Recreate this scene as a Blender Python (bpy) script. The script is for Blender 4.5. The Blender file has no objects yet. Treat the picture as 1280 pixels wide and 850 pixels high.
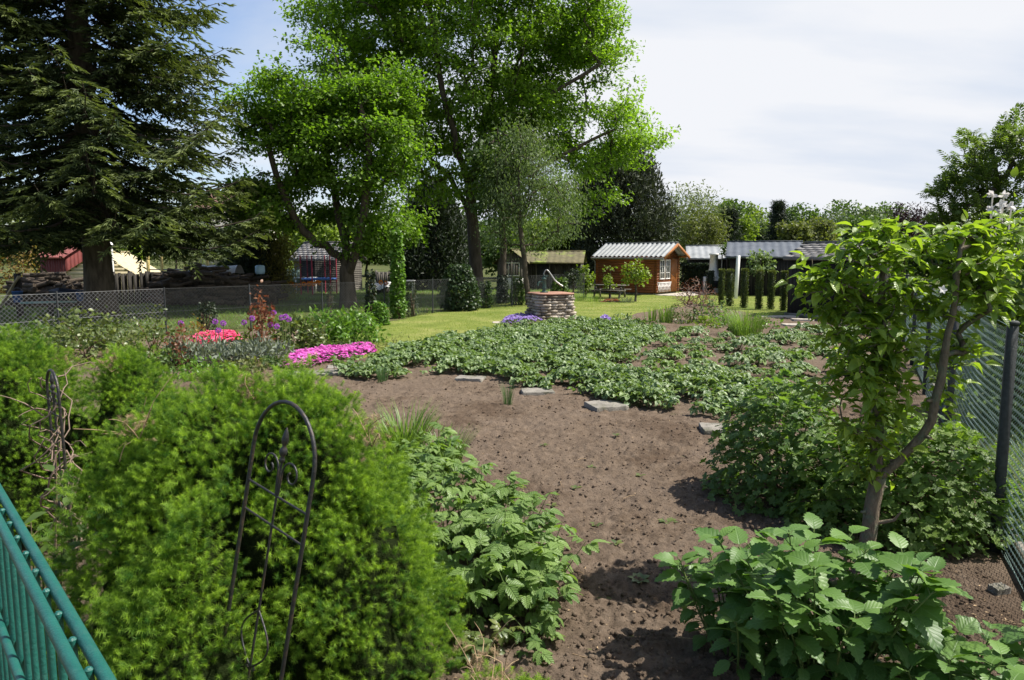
import bpy, math, random
import numpy as np
from mathutils import Vector, Matrix

rng = np.random.default_rng(11)
random.seed(11)
PI = math.pi
scene = bpy.context.scene
COL = scene.collection

# ------------------------------------------------------------------ camera model
FPX, EYE, PITCH = 900.0, 2.1, math.atan((425 - 318) / 900.0)
CP, SP = math.cos(PITCH), math.sin(PITCH)

def ray(px, py):
    u = (px - 640) / FPX
    v = (425 - py) / FPX
    return np.array([u, CP + v * SP, -SP + v * CP])

def G(px, py, z=0.0):
    d = ray(px, py)
    t = (z - EYE) / d[2]
    return np.array([d[0] * t, d[1] * t, z])

def A(px, py, Y):
    d = ray(px, py)
    t = Y / d[1]
    return np.array([d[0] * t, Y, EYE + d[2] * t])

def nrm(a):
    a = np.asarray(a, float)
    return a / np.maximum(np.linalg.norm(a, axis=-1, keepdims=True), 1e-9)

# ------------------------------------------------------------------ noise
def _hash(i, j, k, s):
    v = np.sin(i * 127.1 + j * 311.7 + k * 74.7 + s * 19.19) * 43758.5453
    return v - np.floor(v)

def vnoise(p, s=0.0):
    p = np.asarray(p, float)
    i = np.floor(p)
    f = p - i
    f = f * f * (3 - 2 * f)
    out = 0
    for dx in (0, 1):
        for dy in (0, 1):
            for dz in (0, 1):
                w = (f[..., 0] if dx else 1 - f[..., 0]) * (f[..., 1] if dy else 1 - f[..., 1]) * (f[..., 2] if dz else 1 - f[..., 2])
                out = out + w * _hash(i[..., 0] + dx, i[..., 1] + dy, i[..., 2] + dz, s)
    return out

def fbm(p, s=0.0, o=4):
    p = np.asarray(p, float)
    a, t, n = 0.5, 0.0, 0.0
    for k in range(o):
        t = t + a * vnoise(p * 2 ** k, s + k * 7)
        n += a
        a *= 0.5
    return t / n

# ------------------------------------------------------------------ mesh builder
class MB:
    def __init__(self):
        self.v, self.t, self.uv = [], [], []
        self.f = {3: [], 4: []}
        self.m = {3: [], 4: []}
        self.n = 0

    def add(self, V, F, mat=0, tint=0.5, luv=None):
        V = np.asarray(V, float).reshape(-1, 3)
        F = np.asarray(F, np.int64)
        if len(V) == 0:
            return
        k = F.shape[1]
        self.v.append(V)
        self.t.append(np.broadcast_to(np.asarray(tint, float), (len(V),)))
        self.uv.append(np.zeros((len(V), 3)) if luv is None else np.asarray(luv, float).reshape(-1, 3))
        self.f[k].append(F + self.n)
        self.m[k].append(np.full(len(F), mat, np.int64) if np.isscalar(mat) else np.asarray(mat, np.int64))
        self.n += len(V)

    def box(self, c, size, X=(1, 0, 0), Y=(0, 1, 0), Z=None, mat=0, tint=0.5, ch=0.0):
        X = nrm(X); Y = nrm(Y)
        Z = nrm(np.cross(X, Y)) if Z is None else nrm(Z)
        h = np.asarray(size, float) / 2
        if ch <= 0:
            S = np.array([[x, y, z] for x in (-1, 1) for y in (-1, 1) for z in (-1, 1)], float) * h
            F = [[0, 1, 3, 2], [4, 6, 7, 5], [0, 4, 5, 1], [2, 3, 7, 6], [0, 2, 6, 4], [1, 5, 7, 3]]
        else:
            a = h - ch
            S = []
            for z, s in ((-h[2], a), (-a[2], h), (a[2], h), (h[2], a)):
                for q in ((-1, -1), (1, -1), (1, 1), (-1, 1)):
                    S.append([q[0] * s[0], q[1] * s[1], z])
            S = np.array(S)
            F = [[3, 2, 1, 0], [12, 13, 14, 15]]
            for r in range(3):
                for q in range(4):
                    F.append([r * 4 + q, r * 4 + (q + 1) % 4, r * 4 + 4 + (q + 1) % 4, r * 4 + 4 + q])
        W = np.asarray(c, float) + S[:, :1] * X + S[:, 1:2] * Y + S[:, 2:3] * Z
        self.add(W, F, mat, tint)

    def beam(self, a, b, w, d, up=(0, 0, 1), mat=0, tint=0.5):
        a = np.asarray(a, float); b = np.asarray(b, float)
        X = nrm(b - a)
        up = np.asarray(up, float)
        if abs(np.dot(X, up)) > 0.98:
            up = np.array([0, 1, 0.0])
        Y = nrm(np.cross(up, X))
        self.box((a + b) / 2, (np.linalg.norm(b - a), w, d), X, Y, None, mat, tint)

    def tube(self, pts, rad, sides=6, mat=0, tint=0.5, cap=True):
        pts = np.asarray(pts, float)
        rad = np.broadcast_to(np.asarray(rad, float), (len(pts),))
        kp = np.concatenate([[True], np.linalg.norm(np.diff(pts, axis=0), axis=1) > 1e-5])
        pts, rad = pts[kp], rad[kp]
        n = len(pts)
        if n < 2:
            return
        T = np.gradient(pts, axis=0)
        T = nrm(T)
        ref = np.array([0, 0, 1.0]) if abs(T[0][2]) < 0.9 else np.array([1.0, 0, 0])
        u = nrm(np.cross(T[0], ref))
        U = [u]
        for k in range(1, n):
            u = u - T[k] * np.dot(u, T[k])
            u = nrm(u)
            U.append(u)
        U = np.array(U)
        W = np.cross(T, U)
        ang = np.arange(sides) * 2 * PI / sides
        V = pts[:, None] + rad[:, None, None] * (np.cos(ang)[None, :, None] * U[:, None] + np.sin(ang)[None, :, None] * W[:, None])
        V = V.reshape(-1, 3)
        i = np.arange(n - 1)[:, None] * sides
        j = np.arange(sides)[None, :]
        j2 = (j + 1) % sides
        F = np.stack([i + j, i + j2, i + sides + j2, i + sides + j], -1).reshape(-1, 4)
        luv = np.zeros((len(V), 3))
        self.add(V, F, mat, tint, luv)
        if cap:
            for e, r in ((0, -1), (n - 1, 1)):
                ring = V[e * sides:(e + 1) * sides]
                c = pts[e]
                VV = np.vstack([ring, c])
                FF = [[q, (q + 1) % sides, sides] if r > 0 else [(q + 1) % sides, q, sides] for q in range(sides)]
                self.add(VV, FF, mat, tint)

    def lathe(self, c, prof, sides=16, mat=0, tint=0.5, jit=0.0):
        c = np.asarray(c, float)
        ang = np.arange(sides) * 2 * PI / sides
        V = []
        for r, z in prof:
            rr = r * (1 + jit * (rng.random(sides) - 0.5))
            V.append(np.stack([c[0] + rr * np.cos(ang), c[1] + rr * np.sin(ang), np.full(sides, c[2] + z)], -1))
        V = np.concatenate(V)
        n = len(prof)
        F = [[i * sides + j, i * sides + (j + 1) % sides, (i + 1) * sides + (j + 1) % sides, (i + 1) * sides + j] for i in range(n - 1) for j in range(sides)]
        self.add(V, F, mat, tint)

    def grid(self, P, mat=0, tint=0.5, luv=None):
        P = np.asarray(P, float)
        a, b = P.shape[:2]
        i = np.arange(a - 1)[:, None] * b
        j = np.arange(b - 1)[None, :]
        F = np.stack([i + j, i + j + 1, i + b + j + 1, i + b + j], -1).reshape(-1, 4)
        self.add(P.reshape(-1, 3), F, mat, tint, luv)

    def poly(self, pts, mat=0, tint=0.5):
        pts = np.asarray(pts, float)
        c = pts.mean(0)
        n = len(pts)
        self.add(np.vstack([pts, c]), [[i, (i + 1) % n, n] for i in range(n)], mat, tint)

    def blob(self, c, r, sub=2, noise=0.15, seed=0.0, mat=0, tint=0.5, freq=1.5):
        V, F = ICO[sub]
        r = np.broadcast_to(np.asarray(r, float), (3,))
        d = 1 + noise * 2 * (fbm(V * freq + seed * 3.7 + 50, seed, 3) - 0.5)
        self.add(np.asarray(c, float) + V * r * d[:, None], F, mat, tint)

    def scatter(self, T, pos, fwd, up, scale, mat=0, tint=0.5):
        V, F, L = T
        pos = np.asarray(pos, float).reshape(-1, 3)
        n = len(pos)
        if n == 0:
            return
        fwd = nrm(np.broadcast_to(fwd, (n, 3)))
        up = np.broadcast_to(up, (n, 3))
        right = nrm(np.cross(fwd, up))
        up = np.cross(right, fwd)
        sc = np.asarray(scale, float)
        if sc.ndim == 0:
            sc = np.full(n, float(sc))
        if sc.ndim == 1:
            sc = np.repeat(sc[:, None], 3, 1)
        W = pos[:, None] + V[None, :, 0:1] * (right * sc[:, 0:1])[:, None] + V[None, :, 1:2] * (fwd * sc[:, 1:2])[:, None] + V[None, :, 2:3] * (up * sc[:, 2:3])[:, None]
        k = len(V)
        FF = (np.asarray(F)[None] + (np.arange(n) * k)[:, None, None]).reshape(-1, 3)
        tt = np.broadcast_to(np.asarray(tint, float), (n,))
        base = np.zeros(k) if len(L) == 2 else L[2]
        tv = (tt[:, None] + base[None]).reshape(-1)
        luv = np.zeros((k, 3)); luv[:, 0] = L[0]; luv[:, 1] = L[1]
        self.add(W.reshape(-1, 3), FF, mat, tv, np.tile(luv, (n, 1)))

    def build(self, name, mats, parent=None, origin=None, smooth=False):
        V = np.concatenate(self.v) if self.v else np.zeros((0, 3))
        if parent is not None and origin is None:
            origin = np.array(parent['_o']) if '_o' in parent else np.zeros(3)
        if origin is None:
            origin = np.zeros(3)
        origin = np.asarray(origin, float)
        V = (V - origin).astype(np.float32)
        f3 = np.concatenate(self.f[3]) if self.f[3] else np.zeros((0, 3), np.int64)
        f4 = np.concatenate(self.f[4]) if self.f[4] else np.zeros((0, 4), np.int64)
        mm = np.concatenate(self.m[3] + self.m[4]) if (self.m[3] or self.m[4]) else np.zeros(0, np.int64)
        me = bpy.data.meshes.new(name)
        me.vertices.add(len(V))
        me.vertices.foreach_set('co', V.ravel())
        loops = np.concatenate([f3.ravel(), f4.ravel()]).astype(np.int32)
        tot = np.concatenate([np.full(len(f3), 3), np.full(len(f4), 4)]).astype(np.int32)
        start = np.concatenate([[0], np.cumsum(tot)[:-1]]).astype(np.int32)
        me.loops.add(len(loops))
        me.loops.foreach_set('vertex_index', loops)
        me.polygons.add(len(tot))
        me.polygons.foreach_set('loop_start', start)
        me.polygons.foreach_set('loop_total', tot)
        me.polygons.foreach_set('material_index', mm.astype(np.int32))
        if smooth:
            me.polygons.foreach_set('use_smooth', np.ones(len(tot), bool))
        at = me.attributes.new('tint', 'FLOAT', 'POINT')
        at.data.foreach_set('value', np.concatenate(self.t).astype(np.float32))
        uv = np.concatenate(self.uv).astype(np.float32)
        if np.any(uv):
            au = me.attributes.new('luv', 'FLOAT_VECTOR', 'POINT')
            au.data.foreach_set('vector', uv.ravel())
        for m in (mats if isinstance(mats, (list, tuple)) else [mats]):
            me.materials.append(m)
        me.update(calc_edges=True)
        o = bpy.data.objects.new(name, me)
        COL.objects.link(o)
        if parent is not None:
            o.parent = parent
        else:
            o.location = Vector(origin)
        return o

def _ico(sub):
    import bmesh
    bm = bmesh.new()
    bmesh.ops.create_icosphere(bm, subdivisions=sub, radius=1)
    V = np.array([v.co[:] for v in bm.verts])
    F = np.array([[v.index for v in f.verts] for f in bm.faces])
    bm.free()
    return V, F
ICO = {k: _ico(k) for k in (1, 2, 3, 4)}

# ------------------------------------------------------------------ things
def tag(o, label, cat, group=None, kind=None):
    if label: o['label'] = label
    if cat: o['category'] = cat
    if group: o['group'] = group
    if kind: o['kind'] = kind
    return o

ROOTS = []
def thing(name, label, cat, origin=(0, 0, 0), group=None):
    o = bpy.data.objects.new(name, None)
    COL.objects.link(o)
    o.location = Vector([float(x) for x in origin])
    o['_o'] = [float(x) for x in origin]
    o.empty_display_size = 0.2
    ROOTS.append(o)
    return tag(o, label, cat, group)

def copy_tree(o, loc=None, rz=0.0, sc=None, label=None, parent=None):
    c = o.copy()
    COL.objects.link(c)
    if parent is not None:
        c.parent = parent
    if loc is not None:
        c.location = Vector([float(x) for x in loc])
    if rz:
        c.rotation_euler = (0, 0, rz)
    if sc is not None:
        c.scale = (sc, sc, sc) if np.isscalar(sc) else sc
    if label:
        c['label'] = label
    for ch in list(o.children):
        copy_tree(ch, parent=c)
    return c

def struct(o):
    o['kind'] = 'structure'
    return o

# ------------------------------------------------------------------ materials
def new_mat(name):
    m = bpy.data.materials.new(name)
    m.use_nodes = True
    nt = m.node_tree
    nt.nodes.clear()
    out = nt.nodes.new('ShaderNodeOutputMaterial')
    return m, nt, out

def N(nt, t, **kw):
    n = nt.nodes.new(t)
    for k, v in kw.items():
        if k.startswith('i_'):
            key = k[2:]
            key = int(key) if key.isdigit() else key
            n.inputs[key].default_value = v
        else:
            setattr(n, k, v)
    return n

def c4(c):
    return (c[0], c[1], c[2], 1.0)

def mixc(nt, fac, a, b, mode='MIX'):
    n = nt.nodes.new('ShaderNodeMix')
    n.data_type = 'RGBA'
    n.blend_type = mode
    n.clamp_result = False
    for s, v in ((n.inputs[0], fac), (n.inputs[6], a), (n.inputs[7], b)):
        if isinstance(v, bpy.types.NodeSocket):
            nt.links.new(v, s)
        else:
            s.default_value = c4(v) if isinstance(v, (tuple, list)) else v
    return n.outputs[2]

def math_(nt, op, a, b=None, clamp=False):
    n = nt.nodes.new('ShaderNodeMath')
    n.operation = op
    n.use_clamp = clamp
    for s, v in ((n.inputs[0], a), (n.inputs[1], b)):
        if v is None: continue
        if isinstance(v, bpy.types.NodeSocket):
            nt.links.new(v, s)
        else:
            s.default_value = v
    return n.outputs[0]

def noise_node(nt, scale, detail=4, rough=0.55, coord='Object', stretch=None):
    tc = N(nt, 'ShaderNodeTexCoord')
    o = tc.outputs[coord]
    if stretch:
        mp = N(nt, 'ShaderNodeMapping')
        mp.inputs['Scale'].default_value = stretch
        nt.links.new(o, mp.inputs[0])
        o = mp.outputs[0]
    nz = N(nt, 'ShaderNodeTexNoise')
    nz.inputs['Scale'].default_value = scale
    nz.inputs['Detail'].default_value = detail
    nz.inputs['Roughness'].default_value = rough
    nt.links.new(o, nz.inputs['Vector'])
    return nz.outputs['Fac']

def ramp(nt, fac, stops):
    r = N(nt, 'ShaderNodeValToRGB')
    el = r.color_ramp.elements
    while len(el) < len(stops):
        el.new(0.5)
    for e, (p, c) in zip(el, stops):
        e.position = p
        e.color = c4(c) if len(c) == 3 else c
    nt.links.new(fac, r.inputs[0])
    return r.outputs[0]

def surf(name, c1, c2, scale=6, rough=0.8, bump=0.3, bscale=None, stretch=None, metal=0.0, spec=0.3, tintmix=0.0, c3=None, s3=1.3):
    """weathered surface: two colours by noise, a third in larger patches, per-piece tint, bump"""
    m, nt, out = new_mat(name)
    p = N(nt, 'ShaderNodeBsdfPrincipled')
    f = noise_node(nt, scale, 6, 0.6, stretch=stretch)
    f2 = math_(nt, 'MULTIPLY_ADD', f, 2.2); nt.nodes[-1].inputs[2].default_value = -0.6; nt.nodes[-1].use_clamp = True
    col = mixc(nt, f2, c1, c2)
    if c3:
        g = noise_node(nt, s3, 5, 0.65)
        g2 = ramp(nt, g, [(0.5, (0, 0, 0)), (0.62, (1, 1, 1))])
        col = mixc(nt, g2, col, c3)
    if tintmix:
        at = N(nt, 'ShaderNodeAttribute', attribute_name='tint')
        k = math_(nt, 'MULTIPLY_ADD', at.outputs['Fac'], 2 * tintmix); nt.nodes[-1].inputs[2].default_value = 1 - tintmix
        vm = N(nt, 'ShaderNodeVectorMath', operation='SCALE')
        nt.links.new(col, vm.inputs[0]); nt.links.new(k, vm.inputs['Scale'])
        col = vm.outputs[0]
    nt.links.new(col, p.inputs['Base Color'])
    p.inputs['Roughness'].default_value = rough
    p.inputs['Metallic'].default_value = metal
    p.inputs['Specular IOR Level'].default_value = spec
    if bump:
        b = N(nt, 'ShaderNodeBump')
        b.inputs['Strength'].default_value = bump
        b.inputs['Distance'].default_value = 0.02
        h = noise_node(nt, bscale or scale * 3, 5, 0.65, stretch=stretch)
        nt.links.new(h, b.inputs['Height'])
        nt.links.new(b.outputs[0], p.inputs['Normal'])
    nt.links.new(p.outputs[0], out.inputs[0])
    return m

def leafmat(name, dark, light, trans=0.4, tcol=None, rough=0.5, spec=0.4, vein=0.0, vcol=None, nv=7.0):
    """two-sided leaf: gloss + transmitted light; colour differs leaf by leaf (tint)"""
    m, nt, out = new_mat(name)
    at = N(nt, 'ShaderNodeAttribute', attribute_name='tint')
    col = mixc(nt, at.outputs['Fac'], dark, light)
    nt.nodes[-1].clamp_factor = True
    p = N(nt, 'ShaderNodeBsdfPrincipled')
    p.inputs['Roughness'].default_value = rough
    p.inputs['Specular IOR Level'].default_value = spec
    if vein:
        lv = N(nt, 'ShaderNodeAttribute', attribute_name='luv')
        sx = N(nt, 'ShaderNodeSeparateXYZ')
        nt.links.new(lv.outputs['Vector'], sx.inputs[0])
        ax = math_(nt, 'ABSOLUTE', sx.outputs[0])
        ph = math_(nt, 'SUBTRACT', math_(nt, 'MULTIPLY', sx.outputs[1], nv), math_(nt, 'MULTIPLY', ax, nv * 0.38))
        fr = math_(nt, 'ABSOLUTE', math_(nt, 'SUBTRACT', math_(nt, 'FRACT', ph), 0.5))
        side = math_(nt, 'SUBTRACT', 1.0, math_(nt, 'MULTIPLY', fr, 14.0), True)
        mid = math_(nt, 'SUBTRACT', 1.0, math_(nt, 'MULTIPLY', ax, 14.0), True)
        vv = math_(nt, 'MAXIMUM', math_(nt, 'MULTIPLY', side, 0.6), mid)
        if vcol:
            col = mixc(nt, math_(nt, 'MULTIPLY', vv, 0.35), col, vcol)
        b = N(nt, 'ShaderNodeBump')
        b.invert = True
        b.inputs['Strength'].default_value = vein
        b.inputs['Distance'].default_value = 0.004
        h = math_(nt, 'ADD', vv, math_(nt, 'MULTIPLY', fr, -0.8))
        nt.links.new(h, b.inputs['Height'])
        nt.links.new(b.outputs[0], p.inputs['Normal'])
    nt.links.new(col, p.inputs['Base Color'])
    if trans:
        t = N(nt, 'ShaderNodeBsdfTranslucent')
        tc = tcol or (1.25, 1.35, 0.55)
        tcx = mixc(nt, 1.0, col, tc, 'MULTIPLY')
        nt.links.new(tcx, t.inputs['Color'])
        mx = N(nt, 'ShaderNodeMixShader')
        mx.inputs[0].default_value = trans
        nt.links.new(p.outputs[0], mx.inputs[1])
        nt.links.new(t.outputs[0], mx.inputs[2])
        nt.links.new(mx.outputs[0], out.inputs[0])
    else:
        nt.links.new(p.outputs[0], out.inputs[0])
    return m

# ------------------------------------------------------------------ leaf shapes  (x across, y along, z up) unit length
def T_kite(w=0.7, fold=0.12, droop=0.12, belly=0.42):
    V = np.array([[0, 0, 0], [-w / 2, belly, fold], [0, 1, -droop], [w / 2, belly, fold]])
    return V, np.array([[0, 2, 1], [0, 3, 2]]), (np.array([0, -1, 0, 1.]), np.array([0, .4, 1, .4]))

def T_leaf(prof, fold=0.12, curl=0.25, wav=0.0, seed=0, smooth=None):
    """prof: list of (y, half width); midrib fold, tip curling down"""
    r = np.random.default_rng(seed)
    V, lx, ly = [], [], []
    ymax = max(p[0] for p in prof)
    for k, (y, w) in enumerate(prof):
        z = -curl * y * y
        wz = w if smooth is None else smooth[k]
        V += [[-w, y, z + fold * wz * 2 + wav * r.uniform(-1, 1)], [0, y, z], [w, y, z + fold * wz * 2 + wav * r.uniform(-1, 1)]]
        lx += [-w * 2.4, 0, w * 2.4]; ly += [y / ymax] * 3
    F = []
    for k in range(len(prof) - 1):
        a = k * 3; b = a + 3
        F += [[a, a + 1, b + 1], [a, b + 1, b], [a + 1, a + 2, b + 2], [a + 1, b + 2, b + 1]]
    return np.array(V, float), np.array(F), (np.array(lx), np.array(ly))

def T_oval(w=0.26, fold=0.12, curl=0.25, wav=0.0, seed=0):
    return T_leaf([(0, 0.02), (0.18, w * 0.72), (0.42, w), (0.68, w * 0.78), (0.88, w * 0.32), (1, 0.0)], fold, curl, wav, seed)

def T_serrate(w=0.34, fold=0.1, curl=0.3, teeth=8, seed=0):
    prof = [(0, 0.015)]
    sm = [0.015]
    r = np.random.default_rng(seed)
    for k in range(teeth):
        y0 = (k + 0.55) / (teeth + 0.4)
        ww = w * math.sin(PI * min(1, y0 ** 0.72)) ** 0.75
        prof.append((y0 - 0.03, ww * 0.86))
        prof.append((y0 + 0.035, ww * 1.05))
        sm += [ww * .95, ww * .95]
    prof.append((1, 0.0))
    sm.append(0.0)
    return T_leaf(prof, fold, curl, 0.006, seed, sm)

def T_palmate(lobes=5, depth=0.4, cup=0.1, spread=4.2, seed=0):
    """lobed leaf (currant, maple): fan round the stalk point, unit length"""
    r = np.random.default_rng(seed)
    V = [[0, 0, 0]]; lx = [0]; ly = [0]
    n = lobes * 4
    for k in range(n + 1):
        a = -spread / 2 + spread * k / n
        ph = (k % 4) / 4.0
        lob = abs(math.cos(PI * (k / 4.0 - 0.5)))
        L = (0.62 + 0.38 * math.cos(a * 0.55)) * (1 - depth * (1 - lob)) * (1 + 0.06 * r.uniform(-1, 1))
        x, y = L * math.sin(a) * 0.62, 0.35 + L * math.cos(a) * 0.65
        V.append([x, y, cup * (abs(x) * 1.5) - 0.25 * (y - .35) ** 2 + r.uniform(-.02, .02)])
        lx.append(x * 2); ly.append(y)
    V[0] = [0, 0.35, -0.02]
    V.append([0, 0, 0]); lx.append(0); ly.append(0)
    V.append([0.02, 0.0, 0]); lx.append(0); ly.append(0)
    F = [[0, k + 2, k + 1] for k in range(n)] + [[0, n + 2, n + 3]]
    return np.array(V, float), np.array(F), (np.array(lx, float), np.array(ly, float))

def T_blade(w=0.03, bend=0.35, segs=3):
    V, F, lx, ly = [], [], [], []
    for k in range(segs + 1):
        t = k / segs
        ww = w * (1 - t) ** 0.6 if k < segs else 0.0
        y = bend * t * t
        V += [[-ww, y, t * (1 - 0.25 * bend * t)], [ww, y, t * (1 - 0.25 * bend * t)]]
        lx += [-1, 1]; ly += [t, t]
    for k in range(segs):
        a = 2 * k
        F += [[a, a + 1, a + 3], [a, a + 3, a + 2]]
    return np.array(V, float), np.array(F), (np.array(lx, float), np.array(ly, float))

def T_merge(parts):
    """parts: list of (T, 3x3 matrix, offset)"""
    VV, FF, X, Y, Tn = [], [], [], [], []
    n = 0
    for T, M, o in parts:
        V, F, L = T
        VV.append(V @ np.asarray(M).T + np.asarray(o))
        FF.append(np.asarray(F) + n)
        X.append(L[0]); Y.append(L[1])
        Tn.append(L[2] if len(L) > 2 else np.zeros(len(V)))
        n += len(V)
    return np.concatenate(VV), np.concatenate(FF), (np.concatenate(X), np.concatenate(Y), np.concatenate(Tn))

def rotz(a):
    c, s = math.cos(a), math.sin(a)
    return np.array([[c, -s, 0], [s, c, 0], [0, 0, 1.0]])
def rotx(a):
    c, s = math.cos(a), math.sin(a)
    return np.array([[1, 0, 0], [0, c, -s], [0, s, c]])
def roty(a):
    c, s = math.cos(a), math.sin(a)
    return np.array([[c, 0, s], [0, 1, 0], [-s, 0, c]])

def T_tuft(n=26, L=0.34, w=0.03, seed=0, open_=0.95, stem=True, tip=0.35):
    """conifer shoot of unit length along y with needles round it; young tip paler"""
    r = np.random.default_rng(seed)
    V, F, tn = [], [], []
    for k in range(n):
        t = (k + 0.5) / n
        a = k * 2.4 + r.uniform(-.3, .3)
        el = open_ * (1 - 0.38 * t * t) + r.uniform(-.2, .2)
        d = np.array([math.cos(a) * math.sin(el), math.cos(el), math.sin(a) * math.sin(el)])
        p = np.array([0, t * 0.8, 0])
        s = nrm(np.cross(d, [0.3, 0.2, 1])) * w
        l = L * r.uniform(.8, 1.15)
        b = len(V)
        V += [p - s, p + s, p + d * l]
        F.append([b, b + 1, b + 2])
        tn += [tip * (t - .5)] * 2 + [tip * (t - .5) + 0.12]
    if stem:
        b = len(V)
        V += [[-.012, 0, 0], [.012, 0, 0], [0, .85, 0]]
        F.append([b, b + 1, b + 2]); tn += [-.2] * 3
    k = len(V)
    return np.array(V, float), np.array(F), (np.zeros(k), np.zeros(k), np.array(tn))

KITE = T_kite()
KITE_W = T_kite(0.95, 0.1, 0.18)
KITE_N = T_kite(0.32, 0.05, 0.12)
NEEDLE = T_kite(0.16, 0.02, 0.08, 0.35)
OVAL = T_oval(0.24, .14, .35, .015, 1)
OVAL_W = T_oval(0.33, .12, .25, .02, 2)
SERR = [T_serrate(0.30, .12, .3, 7, k) for k in range(3)]
SERR_W = [T_serrate(0.36, .14, .3, 6, 5), T_serrate(0.39, .08, .5, 5, 6), T_serrate(0.33, .2, .42, 7, 7), T_serrate(0.41, .05, .2, 6, 8)]
PALM = [T_palmate(5, .38, .12, 4.4, k) for k in range(3)]
MAPLE = T_palmate(5, .5, .1, 4.0, 9)
BLADE = T_blade(0.022, .4, 3)
def _trifol(T):
    return T_merge([(T, rotx(-.25), (0, 0, 0)), (T, rotz(1.25) @ rotx(-.3) * .92, (-.01, 0, 0)), (T, rotz(-1.25) @ rotx(-.3) * .92, (.01, 0, 0))])
TRIFOL = _trifol(T_oval(0.40, .22, .2, .03, 3))
TRIFOL2 = _trifol(T_oval(0.36, .28, .32, .04, 4))
# ------------------------------------------------------------------ world, sun, camera
SUN_AZ, SUN_EL = math.radians(84), math.radians(55)      # azimuth clockwise from +Y
sunv = Vector((math.sin(SUN_AZ) * math.cos(SUN_EL), math.cos(SUN_AZ) * math.cos(SUN_EL), math.sin(SUN_EL)))

def make_world():
    w = bpy.data.worlds.new('World')
    scene.world = w
    w.use_nodes = True
    nt = w.node_tree
    nt.nodes.clear()
    out = N(nt, 'ShaderNodeOutputWorld')
    bg = N(nt, 'ShaderNodeBackground')
    bg.inputs['Strength'].default_value = 0.1
    sky = N(nt, 'ShaderNodeTexSky', sky_type='NISHITA', sun_disc=False)
    sky.sun_elevation = SUN_EL
    sky.sun_rotation = SUN_AZ
    sky.air_density = 1.0; sky.dust_density = 1.2; sky.ozone_density = 1.0
    tc = N(nt, 'ShaderNodeTexCoord')
    sx = N(nt, 'ShaderNodeSeparateXYZ')
    nt.links.new(tc.outputs['Generated'], sx.inputs[0])
    z = math_(nt, 'MAXIMUM', sx.outputs[2], 0.0)
    zz = math_(nt, 'ADD', z, 0.22)
    cx = N(nt, 'ShaderNodeCombineXYZ')
    nt.links.new(math_(nt, 'DIVIDE', sx.outputs[0], zz), cx.inputs[0])
    nt.links.new(math_(nt, 'DIVIDE', sx.outputs[1], zz), cx.inputs[1])
    mp = N(nt, 'ShaderNodeMapping')
    mp.inputs['Scale'].default_value = (0.75, 1.25, 1)
    mp.inputs['Rotation'].default_value = (0, 0, 0.25)
    nt.links.new(cx.outputs[0], mp.inputs[0])
    n1 = N(nt, 'ShaderNodeTexNoise'); n1.inputs['Scale'].default_value = 1.15; n1.inputs['Detail'].default_value = 7; n1.inputs['Roughness'].default_value = 0.52
    n1.inputs['Distortion'].default_value = 0.25
    nt.links.new(mp.outputs[0], n1.inputs['Vector'])
    # more cloud on the sun's side of the sky and low over the far trees
    side = math_(nt, 'MULTIPLY', sx.outputs[0], 0.72)
    low = math_(nt, 'MULTIPLY', math_(nt, 'SUBTRACT', 0.34, z), 0.42)
    cov = math_(nt, 'ADD', math_(nt, 'ADD', n1.outputs['Fac'], side), math_(nt, 'ADD', low, 0.06))
    mask = ramp(nt, cov, [(0.36, (0.05, 0.05, 0.05)), (0.64, (1, 1, 1))])
    mp2 = N(nt, 'ShaderNodeMapping'); mp2.inputs['Scale'].default_value = (0.75, 1.7, 1); mp2.inputs['Location'].default_value = (3, 1, 0)
    mp2.inputs['Rotation'].default_value = (0, 0, -0.12)
    nt.links.new(cx.outputs[0], mp2.inputs[0])
    n2 = N(nt, 'ShaderNodeTexNoise'); n2.inputs['Scale'].default_value = 0.9; n2.inputs['Detail'].default_value = 6; n2.inputs['Roughness'].default_value = 0.5
    nt.links.new(mp2.outputs[0], n2.inputs['Vector'])
    shade = ramp(nt, n2.outputs['Fac'], [(0.38, (3.7, 4.15, 4.9)), (0.58, (5.0, 5.1, 5.35))])
    skyc = mixc(nt, 1.0, sky.outputs[0], (0.95, 0.98, 1.08), 'MULTIPLY')
    col = mixc(nt, mask, skyc, shade)
    nt.links.new(col, bg.inputs['Color'])
    nt.links.new(bg.outputs[0], out.inputs[0])

make_world()
ld = bpy.data.lights.new('sun', 'SUN')
ld.energy = 4.8
ld.angle = math.radians(0.53)
ld.color = (1.0, 0.95, 0.86)
lo = bpy.data.objects.new('sun', ld)
COL.objects.link(lo)
lo.rotation_euler = sunv.to_track_quat('Z', 'Y').to_euler()
lo.location = (30, 10, 40)

cam = bpy.data.cameras.new('camera')
cam.sensor_width = 36
cam.lens = FPX / 1280 * 36
cam.clip_end = 2000
cam.clip_start = 0.05
co = bpy.data.objects.new('camera', cam)
COL.objects.link(co)
co.location = (0, 0, EYE)
co.rotation_euler = (PI / 2 - PITCH, 0, 0)
scene.camera = co
scene.view_settings.view_transform = 'Standard'
scene.view_settings.look = 'None'
scene.view_settings.exposure = 0.85
scene.view_settings.gamma = 1.0
scene.render.film_transparent = False
scene.cycles.max_bounces = 8
scene.cycles.transmission_bounces = 4
scene.cycles.diffuse_bounces = 5
scene.cycles.use_denoising = True

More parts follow.
